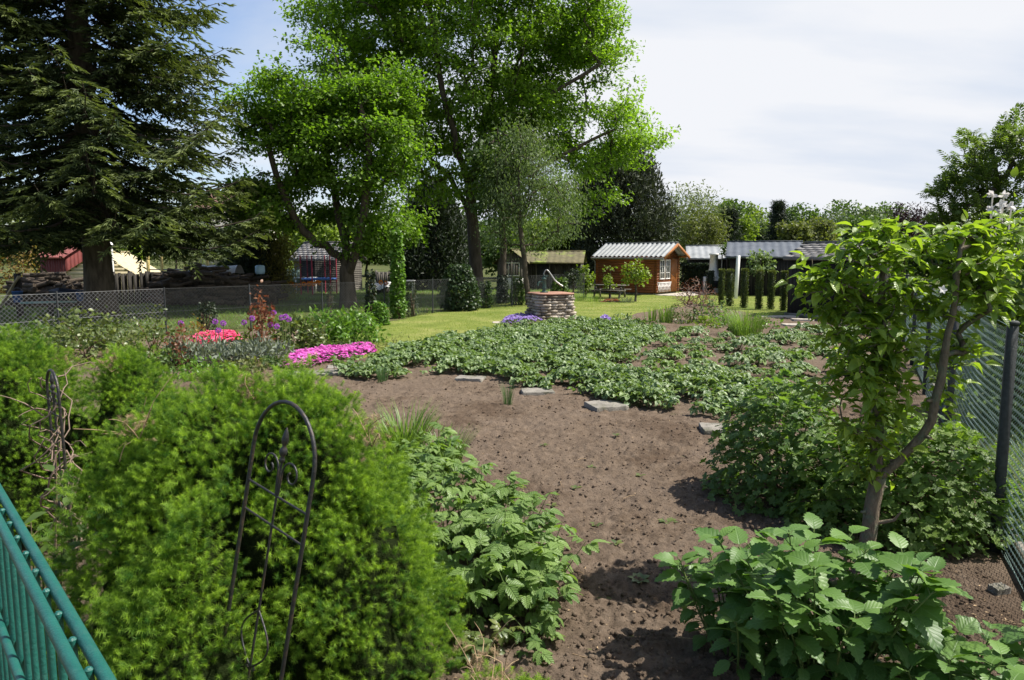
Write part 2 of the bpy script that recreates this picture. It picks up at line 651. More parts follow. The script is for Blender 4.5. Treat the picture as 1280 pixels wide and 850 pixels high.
# ------------------------------------------------------------------ materials
M = {}
M['bark'] = surf('bark', (.035, .027, .02), (.11, .09, .07), 9, .95, .9, 14, (1, 1, .25))
M['bark_grey'] = surf('bark_grey', (.07, .058, .045), (.19, .165, .13), 12, .95, .8, 18, (1, 1, .3))
M['bark_apple'] = surf('bark_apple', (.09, .07, .048), (.24, .19, .135), 26, .9, 1.0, 60, (1, 1, .45), c3=(.13, .15, .10), s3=9)
M['twig'] = surf('twig', (.10, .07, .05), (.22, .15, .10), 30, .9, 0)
M['needle'] = leafmat('spruce_needles', (.024, .042, .018), (.18, .22, .065), .28, rough=.6, spec=.25)
M['dwarf'] = leafmat('dwarf_spruce_needles', (.045, .13, .018), (.36, .54, .055), .48, (1.2, 1.2, .5), rough=.55, spec=.25)
M['dwarf_core'] = surf('shade_dark_inner_hull', (.008, .014, .004), (.022, .032, .009), 30, 1, 1.0, spec=.05)  # inner twigs and needles as one hull, their shade put into the colour
M['maple'] = leafmat('maple_leaf', (.095, .175, .02), (.23, .355, .04), .54, (1.3, 1.45, .5), rough=.45, spec=.4)
M['maple_dark'] = leafmat('dark_maple_leaf', (.08, .155, .02), (.20, .32, .036), .54, (1.3, 1.45, .5), rough=.45, spec=.4)
M['pale_leaf'] = leafmat('silver_green_leaf', (.085, .13, .055), (.21, .28, .12), .45, rough=.5)
M['greyleaf'] = leafmat('grey_green_leaf', (.05, .08, .035), (.12, .16, .065), .4, rough=.5)
M['willow'] = leafmat('willow_leaf', (.10, .13, .05), (.21, .25, .10), .4, rough=.55)
M['mid'] = leafmat('mid_green_leaf', (.045, .085, .022), (.11, .175, .035), .4, rough=.5)
M['yellowgreen'] = leafmat('yellow_green_leaf', (.10, .16, .02), (.24, .32, .04), .45, rough=.5)
M['olive'] = leafmat('olive_leaf', (.08, .10, .03), (.17, .19, .055), .4, rough=.55)
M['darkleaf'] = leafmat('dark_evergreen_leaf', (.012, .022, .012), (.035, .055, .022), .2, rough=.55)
M['dusky'] = leafmat('dusky_conifer_leaf', (.022, .030, .018), (.058, .074, .034), .15, rough=.7)
M['purple'] = leafmat('copper_beech_leaf', (.016, .009, .011), (.04, .022, .022), .25, (1.4, .9, .9), rough=.5)
M['golden'] = leafmat('golden_conifer_leaf', (.09, .085, .02), (.26, .23, .05), .3, rough=.6)
M['autumn'] = leafmat('bronze_young_leaf', (.16, .07, .035), (.26, .25, .05), .4, (1.3, 1.1, .5), rough=.5)
M['thuja'] = leafmat('thuja_foliage', (.035, .055, .015), (.17, .20, .05), .25, rough=.6)
M['darkbush'] = leafmat('dark_bush_leaf', (.022, .045, .018), (.06, .10, .035), .3, rough=.45)
M['ash'] = leafmat('ash_leaf', (.07, .115, .03), (.17, .235, .055), .5, rough=.45)
M['apple'] = leafmat('apple_leaf', (.10, .185, .025), (.32, .43, .06), .5, (1.35, 1.4, .45), rough=.38, spec=.5, vein=.5, vcol=(.2, .3, .1), nv=8)
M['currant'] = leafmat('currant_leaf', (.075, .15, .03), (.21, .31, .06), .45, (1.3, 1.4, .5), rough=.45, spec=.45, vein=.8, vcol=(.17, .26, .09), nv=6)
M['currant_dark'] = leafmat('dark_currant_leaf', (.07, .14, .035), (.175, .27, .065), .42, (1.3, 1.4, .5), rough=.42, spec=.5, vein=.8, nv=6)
M['hydrangea'] = leafmat('hydrangea_leaf', (.055, .13, .030), (.14, .25, .052), .36, (1.3, 1.4, .5), rough=.46, spec=.4, vein=.35, vcol=(.2, .32, .12), nv=7)
M['raspberry'] = leafmat('raspberry_leaf', (.095, .18, .045), (.23, .34, .09), .36, (1.3, 1.4, .5), rough=.45, spec=.45, vein=1.0, vcol=(.2, .3, .1), nv=7)
M['strawberry'] = leafmat('strawberry_leaf', (.09, .16, .055), (.24, .33, .115), .30, rough=.38, spec=.7, vein=.8, nv=7)
M['straw_light'] = leafmat('young_strawberry_leaf', (.085, .16, .035), (.21, .31, .07), .3, rough=.4, spec=.5, vein=.8, nv=7)
M['peony'] = leafmat('peony_leaf', (.06, .14, .02), (.17, .30, .04), .4, rough=.4, spec=.45)
M['rose'] = leafmat('rose_leaf', (.06, .10, .03), (.16, .19, .05), .35, rough=.4, spec=.45)
M['rose_red'] = leafmat('red_young_leaf', (.11, .035, .025), (.26, .13, .06), .4, (1.4, .9, .6), rough=.45)
M['lavender'] = leafmat('lavender_leaf', (.10, .13, .10), (.23, .26, .20), .2, rough=.7)
M['grassy'] = leafmat('grass_blade', (.07, .14, .025), (.21, .31, .07), .45, rough=.45)
M['chive'] = leafmat('chive_blade', (.045, .10, .04), (.11, .19, .07), .3, rough=.4)
M['lawnblade'] = leafmat('lawn_blade', (.11, .16, .028), (.24, .28, .06), .4, rough=.6)
M['salmon'] = leafmat('salmon_flower', (.62, .05, .16), (.88, .20, .36), .3, (1.1, .6, .7), rough=.6)
M['magenta'] = leafmat('magenta_flower', (.50, .06, .36), (.85, .22, .68), .3, (1.1, .7, 1), rough=.6)
M['violet'] = leafmat('violet_flower', (.20, .14, .40), (.42, .32, .66), .3, (1, .8, 1.1), rough=.6)
M['allium'] = leafmat('allium_flower', (.34, .08, .42), (.62, .27, .70), .3, (1, .7, 1.1), rough=.6)
M['tulip_o'] = leafmat('orange_tulip_flower', (.75, .22, .02), (.9, .45, .03), .35, (1.1, 1, .5), rough=.5)
M['white_fl'] = leafmat('white_blossom', (.7, .66, .64), (.85, .82, .8), .3, (1, 1, 1), rough=.5)
M['drytwig'] = surf('dry_stem', (.14, .095, .07), (.27, .20, .155), 20, .9, 0, tintmix=.25)
M['drystraw'] = surf('dry_straw', (.20, .13, .075), (.40, .29, .17), 25, .9, 0, tintmix=.35)
M['stem'] = surf('green_stem', (.07, .12, .03), (.14, .19, .05), 20, .6, 0)
M['redstem'] = surf('reddish_stem', (.14, .06, .04), (.20, .12, .06), 20, .7, 0)

M['iron'] = surf('black_iron', (.010, .010, .011), (.028, .027, .027), 40, .42, .25, 90, spec=.5, c3=(.05, .035, .025), s3=30)
M['greenpaint'] = surf('green_painted_steel', (.008, .082, .066), (.016, .115, .092), 14, .38, .3, 120, spec=.5, c3=(.022, .105, .085), s3=34)
M['wire_dark'] = surf('aged_wire', (.05, .055, .055), (.11, .115, .115), 10, .6, 0, metal=.3)
M['wire'] = surf('galvanised_wire', (.16, .165, .165), (.30, .30, .30), 10, .5, 0, metal=.5)
M['wire_green'] = surf('green_coated_wire', (.10, .17, .155), (.22, .30, .28), 30, .5, 0)
M['postdark'] = surf('dark_fence_post', (.03, .033, .034), (.06, .066, .068), 30, .7, .3)
M['concrete'] = surf('weathered_concrete', (.17, .155, .135), (.31, .285, .245), 7, .95, .9, 60, c3=(.13, .125, .09), s3=4)
M['paving'] = surf('pale_paving', (.34, .30, .25), (.48, .43, .37), 4, .95, .5, 30)
M['whitewash'] = surf('white_plaster', (.62, .60, .56), (.78, .77, .74), 3, .9, .3, 30)
M['stone'] = surf('dry_stone', (.17, .14, .11), (.36, .31, .25), 5, .95, .9, 30, tintmix=.35, c3=(.42, .38, .33), s3=3)
M['cover'] = surf('rusty_cover', (.24, .12, .08), (.38, .22, .16), 6, .85, .3, 30)
M['pump'] = surf('green_pump_iron', (.03, .065, .055), (.06, .11, .09), 20, .5, .3)
M['handle'] = surf('bare_pump_handle', (.25, .25, .25), (.4, .4, .39), 20, .4, .1, metal=.6)
M['cabin'] = surf('stained_pine_boards', (.15, .046, .011), (.25, .080, .020), 5, .55, .4, 30, (.35, .35, 3), tintmix=.16)
M['cabin_trim'] = surf('stained_pine_trim', (.26, .095, .025), (.36, .15, .045), 6, .55, .2)
M['whitepaint'] = surf('white_paint', (.70, .69, .66), (.82, .81, .79), 5, .5, .05)
M['roof_pale'] = surf('pale_sheet_roof', (.19, .20, .205), (.31, .32, .325), 2, .5, .1, spec=.4, c3=(.30, .31, .32), s3=1.2)
M['roof_grey'] = surf('grey_slate_roof', (.13, .125, .125), (.25, .24, .235), 4, .8, .4, tintmix=.3)
M['roof_blue'] = surf('blue_grey_roof', (.065, .075, .095), (.11, .125, .15), 2, .7, .2)
M['roof_moss'] = surf('mossy_roof', (.09, .08, .05), (.17, .15, .08), 3, .95, .6, c3=(.20, .25, .05), s3=.9)
M['blackwood'] = surf('black_stained_boards', (.012, .011, .011), (.030, .027, .026), 5, .75, .5, 40, (3, 3, .3), tintmix=.3)
M['greywood'] = surf('grey_weathered_boards', (.08, .072, .062), (.17, .155, .135), 5, .9, .5, 40, (3, 3, .3), tintmix=.3)
M['darkwood'] = surf('dark_weathered_boards', (.028, .025, .022), (.065, .058, .05), 5, .9, .5, 40, (3, 3, .3), tintmix=.3)
M['palewood'] = surf('pale_yellow_boards', (.42, .36, .22), (.54, .47, .31), 4, .8, .3, tintmix=.12)
M['yellowpost'] = surf('yellow_wood', (.50, .38, .12), (.62, .50, .2), 6, .7, .1)
M['glass'] = surf('window_glass', (.02, .025, .03), (.04, .05, .055), 1, .06, 0, spec=.8)
M['redroof'] = surf('red_felt_roof', (.24, .075, .065), (.33, .12, .10), 3, .8, .2)
M['redwall'] = surf('dark_red_boards', (.10, .02, .02), (.15, .035, .03), 4, .8, .2)
M['house'] = surf('cream_render', (.45, .42, .36), (.58, .55, .48), 1, .9, .1)
M['roof_tile'] = surf('brown_roof_tiles', (.14, .08, .06), (.22, .13, .10), 3, .85, .4)
M['logend'] = surf('firewood_bark', (.045, .036, .028), (.13, .10, .075), 9, .95, .7, tintmix=.45)
M['tarp'] = surf('pale_tarpaulin', (.42, .43, .44), (.62, .63, .63), 3, .6, .4)
M['tarpgreen'] = surf('grey_green_tarpaulin', (.12, .19, .16), (.18, .26, .22), 3, .6, .3)
M['blueplastic'] = surf('blue_plastic', (.06, .15, .42), (.10, .21, .52), 3, .4, 0)
M['paleblue'] = surf('pale_blue_plastic', (.30, .48, .66), (.40, .58, .74), 3, .5, 0)
M['blacktub'] = surf('black_plastic', (.016, .017, .02), (.03, .031, .036), 5, .45, .05)
M['teal'] = surf('teal_plank_paint', (.15, .30, .28), (.24, .38, .35), 5, .6, .1)
M['redpole'] = surf('red_padding', (.30, .03, .06), (.38, .05, .08), 5, .6, 0)
M['blackcloth'] = surf('black_mesh_cloth', (.02, .02, .022), (.04, .04, .045), 5, .8, 0)

def ground_mat():
    m, nt, out = new_mat('rough_ground')
    p = N(nt, 'ShaderNodeBsdfPrincipled')
    a = noise_node(nt, 0.35, 6, .62)
    b = noise_node(nt, 5, 6, .65)
    c = ramp(nt, a, [(.38, (.055, .075, .02)), (.5, (.10, .13, .03)), (.62, (.12, .115, .05))])
    col = mixc(nt, math_(nt, 'MULTIPLY', b, .8), c, (.045, .042, .025))
    nt.links.new(col, p.inputs['Base Color'])
    p.inputs['Roughness'].default_value = 1
    p.inputs['Specular IOR Level'].default_value = .1
    bm = N(nt, 'ShaderNodeBump'); bm.inputs['Strength'].default_value = .6; bm.inputs['Distance'].default_value = .06
    nt.links.new(noise_node(nt, 12, 6, .7), bm.inputs['Height'])
    nt.links.new(bm.outputs[0], p.inputs['Normal'])
    nt.links.new(p.outputs[0], out.inputs[0])
    return m

def soil_mat():
    m, nt, out = new_mat('garden_soil')
    p = N(nt, 'ShaderNodeBsdfPrincipled')
    a = noise_node(nt, 0.9, 5, .6)
    b = noise_node(nt, 9, 8, .72)
    d = noise_node(nt, 70, 4, .7)
    col = ramp(nt, b, [(.3, (.058, .041, .028)), (.5, (.122, .089, .063)), (.68, (.190, .144, .106))])
    col = mixc(nt, ramp(nt, a, [(.40, (0, 0, 0)), (.62, (.6, .6, .6))]), col, (.150, .113, .085))
    col = mixc(nt, ramp(nt, a, [(.34, (.6, .6, .6)), (.46, (0, 0, 0))]), col, (.072, .048, .032))
    col = mixc(nt, ramp(nt, d, [(.62, (0, 0, 0)), (.74, (1, 1, 1))]), col, (.23, .172, .13))
    col = mixc(nt, ramp(nt, d, [(.30, (.8, .8, .8)), (.40, (0, 0, 0))]), col, (.05, .034, .026))
    nt.links.new(col, p.inputs['Base Color'])
    p.inputs['Roughness'].default_value = 1
    p.inputs['Specular IOR Level'].default_value = .12
    bm = N(nt, 'ShaderNodeBump'); bm.inputs['Strength'].default_value = 1.0; bm.inputs['Distance'].default_value = .02
    nt.links.new(math_(nt, 'ADD', noise_node(nt, 32, 7, .75), math_(nt, 'MULTIPLY', d, .5)), bm.inputs['Height'])
    nt.links.new(bm.outputs[0], p.inputs['Normal'])
    nt.links.new(p.outputs[0], out.inputs[0])
    return m

def lawn_mat():
    m, nt, out = new_mat('mown_lawn')
    p = N(nt, 'ShaderNodeBsdfPrincipled')
    a = noise_node(nt, .7, 5, .6)
    b = noise_node(nt, 14, 6, .7)
    col = ramp(nt, a, [(.36, (.125, .165, .032)), (.5, (.185, .215, .05)), (.64, (.26, .26, .085))])
    col = mixc(nt, ramp(nt, b, [(.35, (.75, .75, .75)), (.58, (0, 0, 0))]), col, (.075, .10, .022))
    nt.links.new(col, p.inputs['Base Color'])
    p.inputs['Roughness'].default_value = 1
    p.inputs['Specular IOR Level'].default_value = .1
    bm = N(nt, 'ShaderNodeBump'); bm.inputs['Strength'].default_value = .5; bm.inputs['Distance'].default_value = .03
    nt.links.new(noise_node(nt, 40, 4, .7), bm.inputs['Height'])
    nt.links.new(bm.outputs[0], p.inputs['Normal'])
    nt.links.new(p.outputs[0], out.inputs[0])
    return m
M['ground'], M['soil'], M['lawn'] = ground_mat(), soil_mat(), lawn_mat()

# ------------------------------------------------------------------ ground sheets
def inside(P, poly):
    x, y = P[..., 0], P[..., 1]
    poly = np.asarray(poly)[:, :2]
    r = np.zeros(x.shape, bool)
    n = len(poly)
    for i in range(n):
        x1, y1 = poly[i]; x2, y2 = poly[(i + 1) % n]
        c = ((y1 > y) != (y2 > y)) & (x < (x2 - x1) * (y - y1) / (y2 - y1 + 1e-12) + x1)
        r ^= c
    return r

def edge_dist(P, poly):
    poly = np.asarray(poly)[:, :2]
    d = np.full(P.shape[:-1], 1e9)
    n = len(poly)
    for i in range(n):
        a, b = poly[i], poly[(i + 1) % n]
        ab = b - a
        t = np.clip(((P - a) @ ab) / (ab @ ab + 1e-12), 0, 1)
        q = P - (a + t[..., None] * ab)
        d = np.minimum(d, np.linalg.norm(q, axis=-1))
    return np.where(inside(P, poly), d, -d)

b = MB()
g = np.linspace(-1, 1, 41)
gx = np.sign(g) * np.abs(g) ** 2 * 700
XX, YY = np.meshgrid(gx, gx + 60)
b.grid(np.stack([XX, YY, np.zeros_like(XX)], -1))
struct(b.build('ground', M['ground']))

lawn_px = [(440, 452), (500, 437), (560, 428), (615, 412), (640, 405), (720, 403), (770, 401), (800, 392), (845, 385), (878, 379),
           (915, 388), (955, 397), (984, 398), (1010, 392), (1010, 366), (880, 362), (840, 364), (700, 364), (640, 379), (560, 387), (490, 402), (430, 420)]
lawn_poly = np.array([G(*q)[:2] for q in lawn_px])
def lawn_sheet():
    lo_, hi_ = lawn_poly.min(0) - .3, lawn_poly.max(0) + .3
    xs = np.arange(lo_[0], hi_[0], .22); ys = np.arange(lo_[1], hi_[1], .22)
    X, Y = np.meshgrid(xs, ys)
    P = np.stack([X, Y], -1)
    d = edge_dist(P, lawn_poly) + .25 * (fbm(np.stack([X, Y, X * 0], -1) * 1.3, 3) - .5)
    z = np.clip(d * .4, -.05, .035) + .02 * (fbm(np.stack([X, Y, X * 0], -1) * .6, 5) - .5)
    bb = MB()
    bb.grid(np.stack([X, Y, z], -1))
    return bb.build('lawn', M['lawn'], smooth=True)
struct(lawn_sheet())

soil_poly = np.array([(-2.0, 1.2), (-9.5, 6), (-10.2, 14.6), (-8.7, 18.4), (-5.8, 20.6), *[tuple(G(*q)[:2]) for q in
            [(440, 450), (500, 436), (560, 427), (615, 411), (640, 404), (720, 402), (770, 400), (800, 391), (845, 384), (878, 378.5), (915, 387), (955, 396), (984, 397)]],
            (9.2, 24.5), (11.0, 20), (7.4, 13.4), (4.5, 7.2), (3.25, 4.7), (1.9, 1.9), (1.0, 1.0)])

SOIL_MOUND = .03
def soil_h(X, Y):
    Q = np.stack([X, Y, X * 0], -1)
    d = edge_dist(np.stack([X, Y], -1), soil_poly)
    h = SOIL_MOUND * np.clip(d * 3 + .4, -1, 1)
    h = h + .06 * (fbm(Q * 1.1, 2, 3) - .5) + .06 * (fbm(Q * 4.5, 9, 4) - .5) * np.clip(d * 2, 0, 1)
    cl = fbm(Q * 15, 21, 3)
    h = h + .040 * (fbm(Q * 30, 41, 2) - .5) * np.clip(d * 2, 0, 1)
    h = h + .08 * np.abs(cl - .5) * (.35 + .9 * fbm(Q * 1.7, 61, 2)) * np.clip(d * 2, 0, 1)
    return h

def soil_sheet():
    ys = [1.0]
    while ys[-1] < 32:
        ys.append(ys[-1] + max(.012, ys[-1] * (.0040 if ys[-1] < 11 else .008)))
    ys = np.array(ys)
    us = np.linspace(-1.05, 1.0, 720)
    Yg = np.repeat(ys[:, None], len(us), 1)
    Xg = us[None] * (Yg + .8)
    Z = soil_h(Xg, Yg)
    d = edge_dist(np.stack([Xg, Yg], -1), soil_poly)
    bb = MB()
    P = np.stack([Xg, Yg, Z], -1)
    a, b_ = P.shape[:2]
    keep = d > -.25
    i = np.arange(a - 1)[:, None] * b_
    j = np.arange(b_ - 1)[None]
    F = np.stack([i + j, i + j + 1, i + b_ + j + 1, i + b_ + j], -1)
    k = keep[:-1, :-1] & keep[1:, 1:]
    bb.add(P.reshape(-1, 3), F[k], 0)
    return bb.build('soil_bed', M['soil'], smooth=True)
struct(soil_sheet())

def gz(x, y):
    return float(soil_h(np.array([x]), np.array([y]))[0])

# ------------------------------------------------------------------ growing woody plants
def grow(trunk, attractors, r_base, r_tip=.012, seg=.5, expo=2.3, up_pen=.8, jit=.12, min_node=0, bend=.35):
    """trunk: list of polylines [(pts, parent node or None)]; each attractor is joined to the wood already there"""
    P, par, dirs = [], [], []
    chains = []
    for pts, pn in trunk:
        pts = np.asarray(pts, float)
        ch = [] if pn is None else [pn]
        for k, q in enumerate(pts):
            P.append(q); par.append((len(P) - 2) if k else (-1 if pn is None else pn))
            ch.append(len(P) - 1)
        chains.append(ch)
    at = np.asarray(attractors, float)
    base = np.asarray(P)
    dd = np.min(np.linalg.norm(at[:, None] - base[None, min_node:], axis=-1), 1)
    at = at[np.argsort(dd)]
    cap = len(P) + len(at) * 40
    arr = np.zeros((cap, 3)); arr[:len(P)] = base
    n = len(P)
    tips = []
    for a in at:
        q = arr[min_node:n]
        v = a - q
        L = np.linalg.norm(v, axis=1)
        cost = L + up_pen * np.maximum(0, q[:, 2] - a[2] + .1 * L)
        k = int(np.argmin(cost)) + min_node
        L = L[k - min_node]
        m = max(1, int(math.ceil(L / seg)))
        s = arr[k]
        pk = par[k]
        d0 = nrm(s - arr[pk]) if pk >= 0 else np.array([0, 0, 1.0])
        ctrl = s + (a - s) * .5 + d0 * L * bend * .5 + np.array([0, 0, -.06 * L])
        ch = [k]
        for i in range(1, m + 1):
            t = i / m
            p = (1 - t) ** 2 * s + 2 * t * (1 - t) * ctrl + t * t * a
            if i < m:
                p = p + rng.normal(0, jit * seg * .35, 3)
            arr[n] = p; par.append(ch[-1]); ch.append(n); n += 1
        tips.append(n - 1)
        chains.append(ch)
    cnt = np.zeros(n)
    for t in tips:
        cnt[t] += 1
    for i in range(n - 1, 0, -1):
        if par[i] >= 0:
            cnt[par[i]] += cnt[i]
    cnt = np.maximum(cnt, 1)
    r = r_tip * cnt ** (1 / expo)
    r = np.maximum(r * 1.0, r_tip)
    k = r_base / r[0]
    r = r_tip + (r - r_tip) * (r_base - r_tip) / max(1e-6, r[0] - r_tip)
    return arr[:n], par, r, chains, tips

def wood(mb, sk, thick=10, mat=0, flare=0.0, zb=0.0):
    P, par, r, chains, tips = sk
    for ci, ch in enumerate(chains):
        rr = r[ch].copy()
        if len(ch) > 1 and ci > 0:
            rr[0] = min(rr[0], rr[1] * 1.25)
        sides = thick if rr.max() > .08 else (6 if rr.max() > .03 else 4)
        pts = P[ch]
        if ci == 0 and flare:
            h = pts[:, 2] - zb
            rr = rr * (1 + flare * np.exp(-h / (r[0] * 2.2)))
        if len(pts) > 1:
            mb.tube(pts, rr, sides, mat)

def smooth_path(pts, n=12, jit=0.0):
    pts = np.asarray(pts, float)
    t = np.linspace(0, len(pts) - 1, n)
    out = []
    for x in t:
        i = min(int(x), len(pts) - 2)
        f = x - i
        p0, p1, p2, p3 = pts[max(i - 1, 0)], pts[i], pts[i + 1], pts[min(i + 2, len(pts) - 1)]
        out.append(.5 * ((2 * p1) + (-p0 + p2) * f + (2 * p0 - 5 * p1 + 4 * p2 - p3) * f * f + (-p0 + 3 * p1 - 3 * p2 + p3) * f ** 3))
    out = np.array(out)
    if jit:
        out[1:-1] += rng.normal(0, jit, (len(out) - 2, 3))
    return out

def ell_points(ells, n, shell=.5, minsep=None):
    """points spread through a union of ellipsoids, biased outward"""
    vols = np.array([e[1][0] * e[1][1] * e[1][2] for e in ells])
    out = []
    for e, w in zip(ells, vols / vols.sum()):
        k = max(4, int(n * w))
        d = nrm(rng.normal(size=(k, 3)))
        rad = rng.random(k) ** (1 / 3)
        rad = shell + (1 - shell) * rad if shell else rad
        rad = np.where(rng.random(k) < .35, rng.random(k) ** (1 / 3) * .85, rad)
        out.append(np.asarray(e[0]) + d * rad[:, None] * np.asarray(e[1]))
    return np.concatenate(out)

def clump_leaves(mb, T, centers, per, sig, size, out_c, mat=0, flat=.55, tint=(.5, .22), droop=.2, clump_tint=.14):
    c = np.repeat(centers, per, 0)
    n = len(c)
    s = np.asarray(sig) if not np.isscalar(sig) else np.array([sig, sig, sig * .7])
    off = np.clip(rng.normal(size=(n, 3)), -1.45, 1.45) * s
    pos = c + off
    outd = nrm(pos - np.asarray(out_c))
    up = nrm(rng.normal(size=(n, 3)) * (1 - flat) + np.array([0, 0, flat]) + outd * .3)
    fwd = nrm(rng.normal(size=(n, 3)) + outd * .8 + np.array([0, 0, -droop]))
    sc = size * rng.uniform(.65, 1.3, n)
    ct = np.repeat(rng.normal(0, clump_tint, len(centers)), per)
    tt = np.clip(rng.normal(tint[0], tint[1], n) + ct, 0, 1)
    mb.scatter(T, pos, fwd, up, sc, mat, tt)

def tree(name, label, base, trunks, ells, n_att, per, sig, leaf, lmat, bmat, r_base, T=KITE_W, group=None, seg=.7, gaps=0.0, shell=.45, r_tip=.014, cat='tree', flat=.5, min_node=0, wood_max=None, tint=(.5, .2)):
    base = np.asarray(base, float)
    th = thing(name, label, cat, base, group)
    att = ell_points(ells, n_att, shell)
    if gaps:
        f = fbm(att / (3.2 * sig if np.isscalar(sig) else 3.2 * sig[0]), rng.random() * 50, 2)
        att = att[f > np.quantile(f, gaps)]
    sk = grow(trunks, att, r_base, r_tip, seg, min_node=min_node)
    mb = MB()
    wood(mb, sk, 12, 0, .35, base[2])
    mb.build('trunk', bmat, th, smooth=True)
    cb = MB()
    cen = np.mean([e[0] for e in ells], 0)
    P, par, r, chains, tips = sk
    pts = [P[t] for t in tips] + [P[par[t]] * .5 + P[t] * .5 for t in tips]
    clump_leaves(cb, T, np.array(pts), per, sig, leaf, cen, 0, flat, tint)
    cb.build('crown', lmat, th)
    return th

def bush(name, label, c, rad, n, leaf, T, lmat, cat='bush', group=None, stems=10, smat='twig', lump=.35, flat=.45, tint=(.5, .2), seed=None, per=12, build_stem=True, low=0.0, droop=.2):
    """leafy shrub: canes from the base, leaf clumps through an uneven dome"""
    c = np.asarray(c, float)
    rad = np.broadcast_to(np.asarray(rad, float), (3,))
    th = thing(name, label, cat, c, group)
    k = max(6, n // per)
    d = nrm(rng.normal(size=(k, 3)))
    d[:, 2] = np.abs(d[:, 2])
    lum = 1 + lump * 2 * (fbm(d * 2.2 + 20 + (seed if seed is not None else rng.random() * 60), 3, 2) - .5)
    rr = rng.uniform(.55, 1.0, k) ** .7
    cc = c + d * (rr * lum)[:, None] * rad
    cc[:, 2] = np.maximum(cc[:, 2], c[2] + rad[2] * (.08 + low))
    if build_stem:
        sb = MB()
        for q in cc[rng.choice(k, min(stems, k), False)]:
            s = c + np.array([rng.normal(0, rad[0] * .08), rng.normal(0, rad[1] * .08), -.02])
            mid = (s + q) / 2 + np.array([0, 0, rad[2] * .15])
            sb.tube(smooth_path([s, mid, q], 6), np.linspace(.013, .004, 6) * max(.5, min(2.5, rad[2])), 4)
        sb.build('stem', M[smat], th, smooth=True)
    cb = MB()
    clump_leaves(cb, T, cc, per, rad * .20, leaf, c + np.array([0, 0, rad[2] * .2]), 0, flat, tint, droop)
    cb.build('foliage', lmat, th)
    return th
# ================================================================== FAR: tree line and trees beyond the plots
def E(px, py, Y, rx, rz, ry=None, dy=0.0):
    c = A(px, py, Y)
    c[1] += dy
    a = rx * Y / FPX
    return (c, np.array([a, a * .85 if ry is None else ry, rz * Y / FPX]))

def far_mass():
    b_ = MB()
    xs = np.concatenate([rng.uniform(-150, 190, 1000)])
    cen = np.stack([xs, rng.uniform(135, 175, len(xs)), rng.uniform(1, 8.5, len(xs)) + 1.5 * np.sin(xs * .07)], -1)
    clump_leaves(b_, KITE_W, cen, 42, np.array([2.6, 2.2, 1.3]), .8, (20, 170, 0), 0, .5)
    o = b_.build('treeline', M['mid'])
    tag(o, 'low far-off wood closing the horizon behind the gardens', 'woods', None, 'stuff')
far_mass()

def far_tree(name, label, px, top, hw, Y, mat, kind='round', base_z=0.0, leaf=.34, n=70, per=40, group='trees beyond the gardens', T=KITE_W, cat='tree', skirt=.12, trunk='bark'):
    n = int(n * 2.1)
    topz = A(px, top, Y)[2]
    x = A(px, top, Y)[0]
    R = hw * 1.12 * Y / FPX
    base = np.array([x, Y, base_z])
    th = thing(name, label, cat, base, group)
    tb = MB()
    H = topz - base_z
    tb.tube(smooth_path([base - [0, 0, .1], base + [R * .05, 0, H * .3], base + [0, 0, H * .8]], 6, .03), np.linspace(max(.05, H * .022), .02, 6), 7)
    cb = MB()
    if kind == 'cone':
        k = n
        t = rng.random(k) ** 1.5
        ang = rng.random(k) * 2 * PI
        rad = R * (1 - t) ** .85 * (.55 + .5 * rng.random(k)) * (1 + .18 * np.sin(t * 40))
        cc = np.stack([x + rad * np.cos(ang), Y + rad * np.sin(ang), base_z + H * (.04 + .96 * t) - .1 * rad], -1)
        clump_leaves(cb, NEEDLE if leaf > .3 else KITE_N, cc, per, np.array([.13 * R + .1, .13 * R + .1, .05 * R + .08]), leaf, (x, Y, base_z + H * .3), 0, .35, (.45, .2), .5)
    else:
        cz = base_z + H * (.56 if kind == 'round' else .6)
        ell = [((x, Y, cz), (R, R, H * .42))]
        m = 5
        for q in range(m):
            a = rng.random() * 2 * PI
            f = rng.uniform(.45, .7)
            zc = cz + H * rng.uniform(-.22, .24)
            ell.append(((x + R * .55 * math.cos(a), Y + R * .55 * math.sin(a), zc), (R * f, R * f, H * .2)))
        cc = ell_points(ell, n, .6)
        cc = cc[(cc[:, 2] < topz - .2) & (cc[:, 2] > base_z + H * skirt)]
        for q in cc[rng.choice(len(cc), min(9, len(cc)), False)]:
            s = base + np.array([0, 0, H * rng.uniform(.2, .45)])
            tb.tube(smooth_path([s, (s + q) / 2 + [0, 0, .1 * H], q], 5), np.linspace(H * .009, .015, 5), 4)
        sig = np.array([R * .17, R * .17, H * .06]) if kind == 'round' else np.array([R * .14, R * .14, H * .10])
        clump_leaves(cb, T, cc, per, sig, leaf, (x, Y, cz - H * .2), 0, .5 if kind == 'round' else .2, (.5, .2), .2 if kind == 'round' else .9)
    tb.build('trunk', M[trunk], th, smooth=True)
    cb.build('crown', M[mat], th)
    return th

